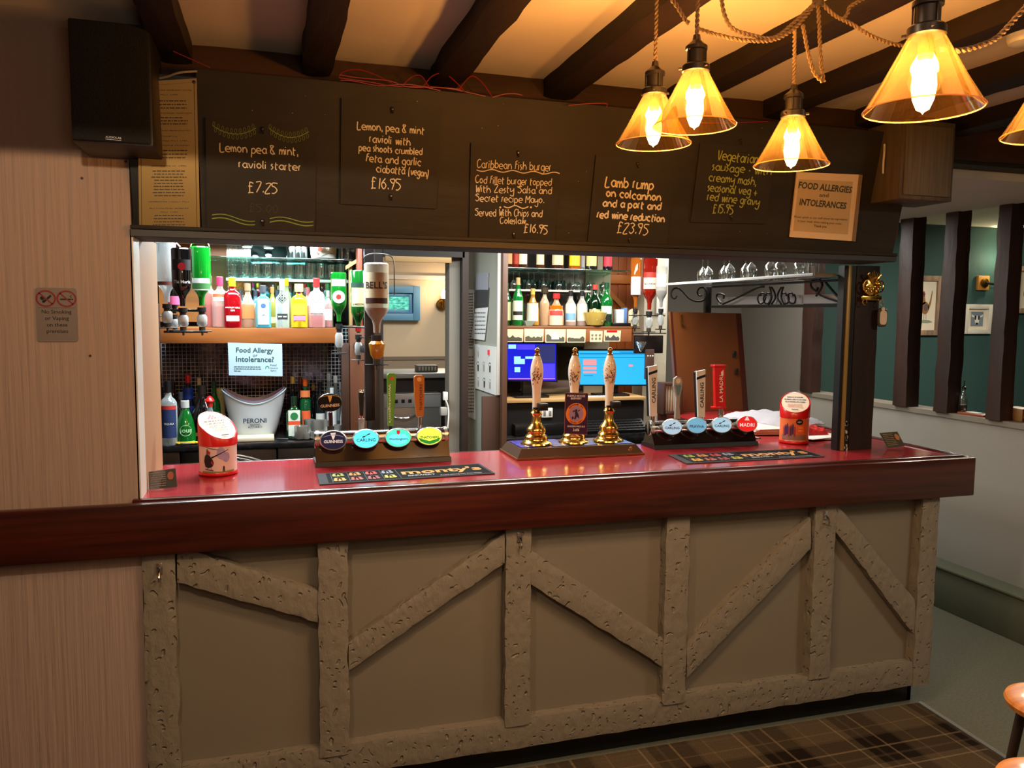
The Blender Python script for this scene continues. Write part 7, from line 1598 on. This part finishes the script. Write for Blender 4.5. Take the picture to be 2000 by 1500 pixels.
def hen(t, g):
    pp_(t,'bird_body',g,[oval(-.12,-.10,.42,.26),[(-.45,0),(-.40,.40),(-.22,.42),(-.10,.10)],[(.15,-.05),(.35,.20),(.55,.62),(.62,.60),(.50,.10),(.30,-.20)]], M('hen brown', (.55,.38,.20), .7))
    pp_(t,'bird_head',g,[oval(-.34,.46,.15,.09)], M('hen dark', (.20,.22,.28), .7), .0006)
    pp_(t,'bird_comb',g,[oval(-.36,.54,.10,.045),oval(-.42,.38,.06,.05)], M('hen red', (.70,.15,.12), .7), .0012)
    pp_(t,'bird_wing',g,[oval(-.05,-.08,.24,.15)], M('hen wing', (.35,.30,.30), .7), .0008)
    pp_(t,'bird_legs',g,[[(-.22,-.34),(-.24,-.58),(-.20,-.58),(-.18,-.34)],[(0,-.34),(.0,-.58),(.04,-.58),(.04,-.34)]], M('hen dark', (.20,.22,.28), .7))
    pp_(t,'ground_print',g,[[(-.8,-.66),(-.3,-.58),(.4,-.60),(.8,-.68),(.2,-.72),(-.4,-.72)]], M('hen grass', (.50,.55,.45), .7))
washed = M('washed wood frame', (.62,.50,.40), .6, var=(5,(.45,.38,.32),(4,4,1)))
picture('large framed picture of a brown chicken on the teal wall', [(1789,538),(1839,539),(1835,655),(1789,655)], washed, 3.5, .05, hen)
def cow(t, g):
    pp_(t,'picture_ground',g,[[(-.62,-.72),(.62,-.72),(.62,.72),(-.62,.72)]], M('cow bg', (.45,.50,.55), .7))
    pp_(t,'cow_head',g,[[(-.28,.35),(.28,.35),(.22,-.15),(.16,-.50),(-.16,-.50),(-.22,-.15)],[(-.28,.32),(-.58,.48),(-.55,.25),(-.28,.15)],[(.28,.32),(.58,.48),(.55,.25),(.28,.15)]], M('cow white', (.85,.84,.80), .7), .0006)
    pp_(t,'cow_patch',g,[[(-.27,.34),(-.08,.34),(-.10,-.05),(-.22,-.10)],[(.27,.34),(.08,.34),(.10,-.05),(.22,-.10)],oval(0,-.45,.14,.10)], ink, .0012)
picture('small white box framed cow portrait under the sconce', [(1886,594),(1936,596),(1936,652),(1886,652)], white_g, 3.5, .045, cow)
def hare(t, g):
    pp_(t,'bird_body',g,[oval(-.2,-.2,.35,.3),[(-.3,0),(-.35,.5),(-.15,.5),(-.05,.05)]], M('cock red', (.62,.28,.26), .7))
picture('partly seen framed bird picture at the right edge', [(1988,520),(2040,521),(2040,612),(1988,612)], washed, 3.5, .05, hare)
P = U(1916,553,y=3.5); sc2 = thing('wall_sconce', 'black iron sconce on a square wood block, lit glass shade', 'wall lamp', P)
MB().cbox((-.07,-.035,-.07),(.07,-.001,.07),.008).build('wood_block', M('block oak', (.72,.50,.22), .45), sc2)
MB().lathe([(0,.036),(.045,.036),(.045,.05),(.02,.06),(0,.06)], (0,0,0), 24, 'y').build('rose', brass_old, sc2)
MB().tube(catmull([Vector((0,-.06,0)),Vector((.06,-.12,-.01)),Vector((.13,-.16,.02)),Vector((.15,-.17,.10)),Vector((.14,-.17,.16))]), .012, 8).build('arm', iron, sc2)
MB().lathe([(.018,.15),(.035,.16),(.045,.20),(.04,.28),(.045,.32)], (.14,-.17,0), 20, cap=False).build('glass_shade', G('frosted', (.95,.95,.9), .4), sc2)
lb = bpy.data.materials.new('sconce bulb lit'); lb.use_nodes = True; lb.node_tree.nodes['Principled BSDF'].inputs['Emission Color'].default_value = (1,.9,.7,1); lb.node_tree.nodes['Principled BSDF'].inputs['Emission Strength'].default_value = 18
MB().lathe([(0,.17),(.02,.18),(.028,.22),(.018,.26),(0,.275)], (.14,-.17,0), 16).build('bulb', lb, sc2)
light('sconce_light', 'POINT', P+Vector((.14,-.17,.23)), 80, (1,.90,.62), .03)
# things standing on the half wall
P = U(1881,790,x=HX+.06); t = thing('oil_bottle', 'clear pourer bottle on the half wall between two posts', 'bottle', (P.x,P.y,1.1305))
MB().lathe([(0,0),(.022,0),(.024,.01),(.024,.085),(.018,.105),(.009,.12),(.009,.145),(0,.145)], n=20).build('glass_body', glassy, t); MB().lathe([(0,.14),(.011,.14),(.011,.155),(.004,.16),(.003,.195),(0,.196)], n=12).build('pourer', gunmetal, t)
MB().lathe([(0,.003),(.020,.003),(.020,.05),(0,.05)], n=16).build('dark_contents', M('dark oil', (.10,.09,.05), .3), t)
P = U(1906,792,x=HX+.05); t = thing('wooden_board', 'thin reddish wooden board lying on the half wall', 'board', (P.x,P.y,1.1305)); MB().cbox((-.04,-.09,0),(.05,.09,.012),.002).build('board', reddish, t); MB().cbox((-.02,-.04,.013),(.03,.05,.016),.001).build('paper_slip', white_p, t)
P = U(1992,800,x=HX+.11); t = thing('wooden_caddy', 'small open wood caddy of cutlery on the half wall', 'caddy', (P.x,P.y,1.1305)); frame(t,'caddy_side',-.0+P.x-.05,1.1305,P.x+.05,1.20,.008,P.y-.06,P.y+.06,M('caddy pine', (.60,.42,.20), .5)); MB().tube([(-.01,-.01,.02),(.02,-.03,.11)], .004, 6).build('spoon', steel, t)
P = U(1783,763,x=HX+.05); o = MB().cbox((-.006,-.006,0),(.006,.006,.05),.002).build('table_number', white_pl, loc=(P.x,P.y-.02,1.1305)); tag(o, 'slim white marker behind the first half wall post', 'marker')
b = MB(); P = U(1925,392,x=HX-.065); b.tube([P+Vector((0,.012*cos(a),.010*sin(a)-.01)) for a in [2.2+k*.5 for k in range(9)]], .0025, 6); tag(b.build('cup_hook', gunmetal), 'little open hook under the lintel between posts', 'hook')
cable('red_wire','red wires hanging at the end of the header', [U(1754,405,y=.12),U(1755,430,y=.12),U(1752,455,y=.12),U(1748,470,y=.12)], .0018, redw)
# things below the counter on the left, seen over the bar top
t = thing('wire_rack', 'tangled wire drying rack low behind the left end of the bar', 'rack', (-.1,1.0,.9))
for k in range(6): MB().tube(catmull([Vector((-.32+.03*k,.95+.02*k,1.0)),Vector((-.25+.02*k,1.0,1.06+.01*(k%2))),Vector((-.16+.03*k,1.05,1.02)),Vector((-.10,1.1+.02*k,.98))]), .003, 6).build('wire', steel, t, True)
MB().box((-.45,.9,.0),(.02,1.2,.95)).build('cabinet', M('black door', (.045,.047,.05), .25), t, True, smooth=False)
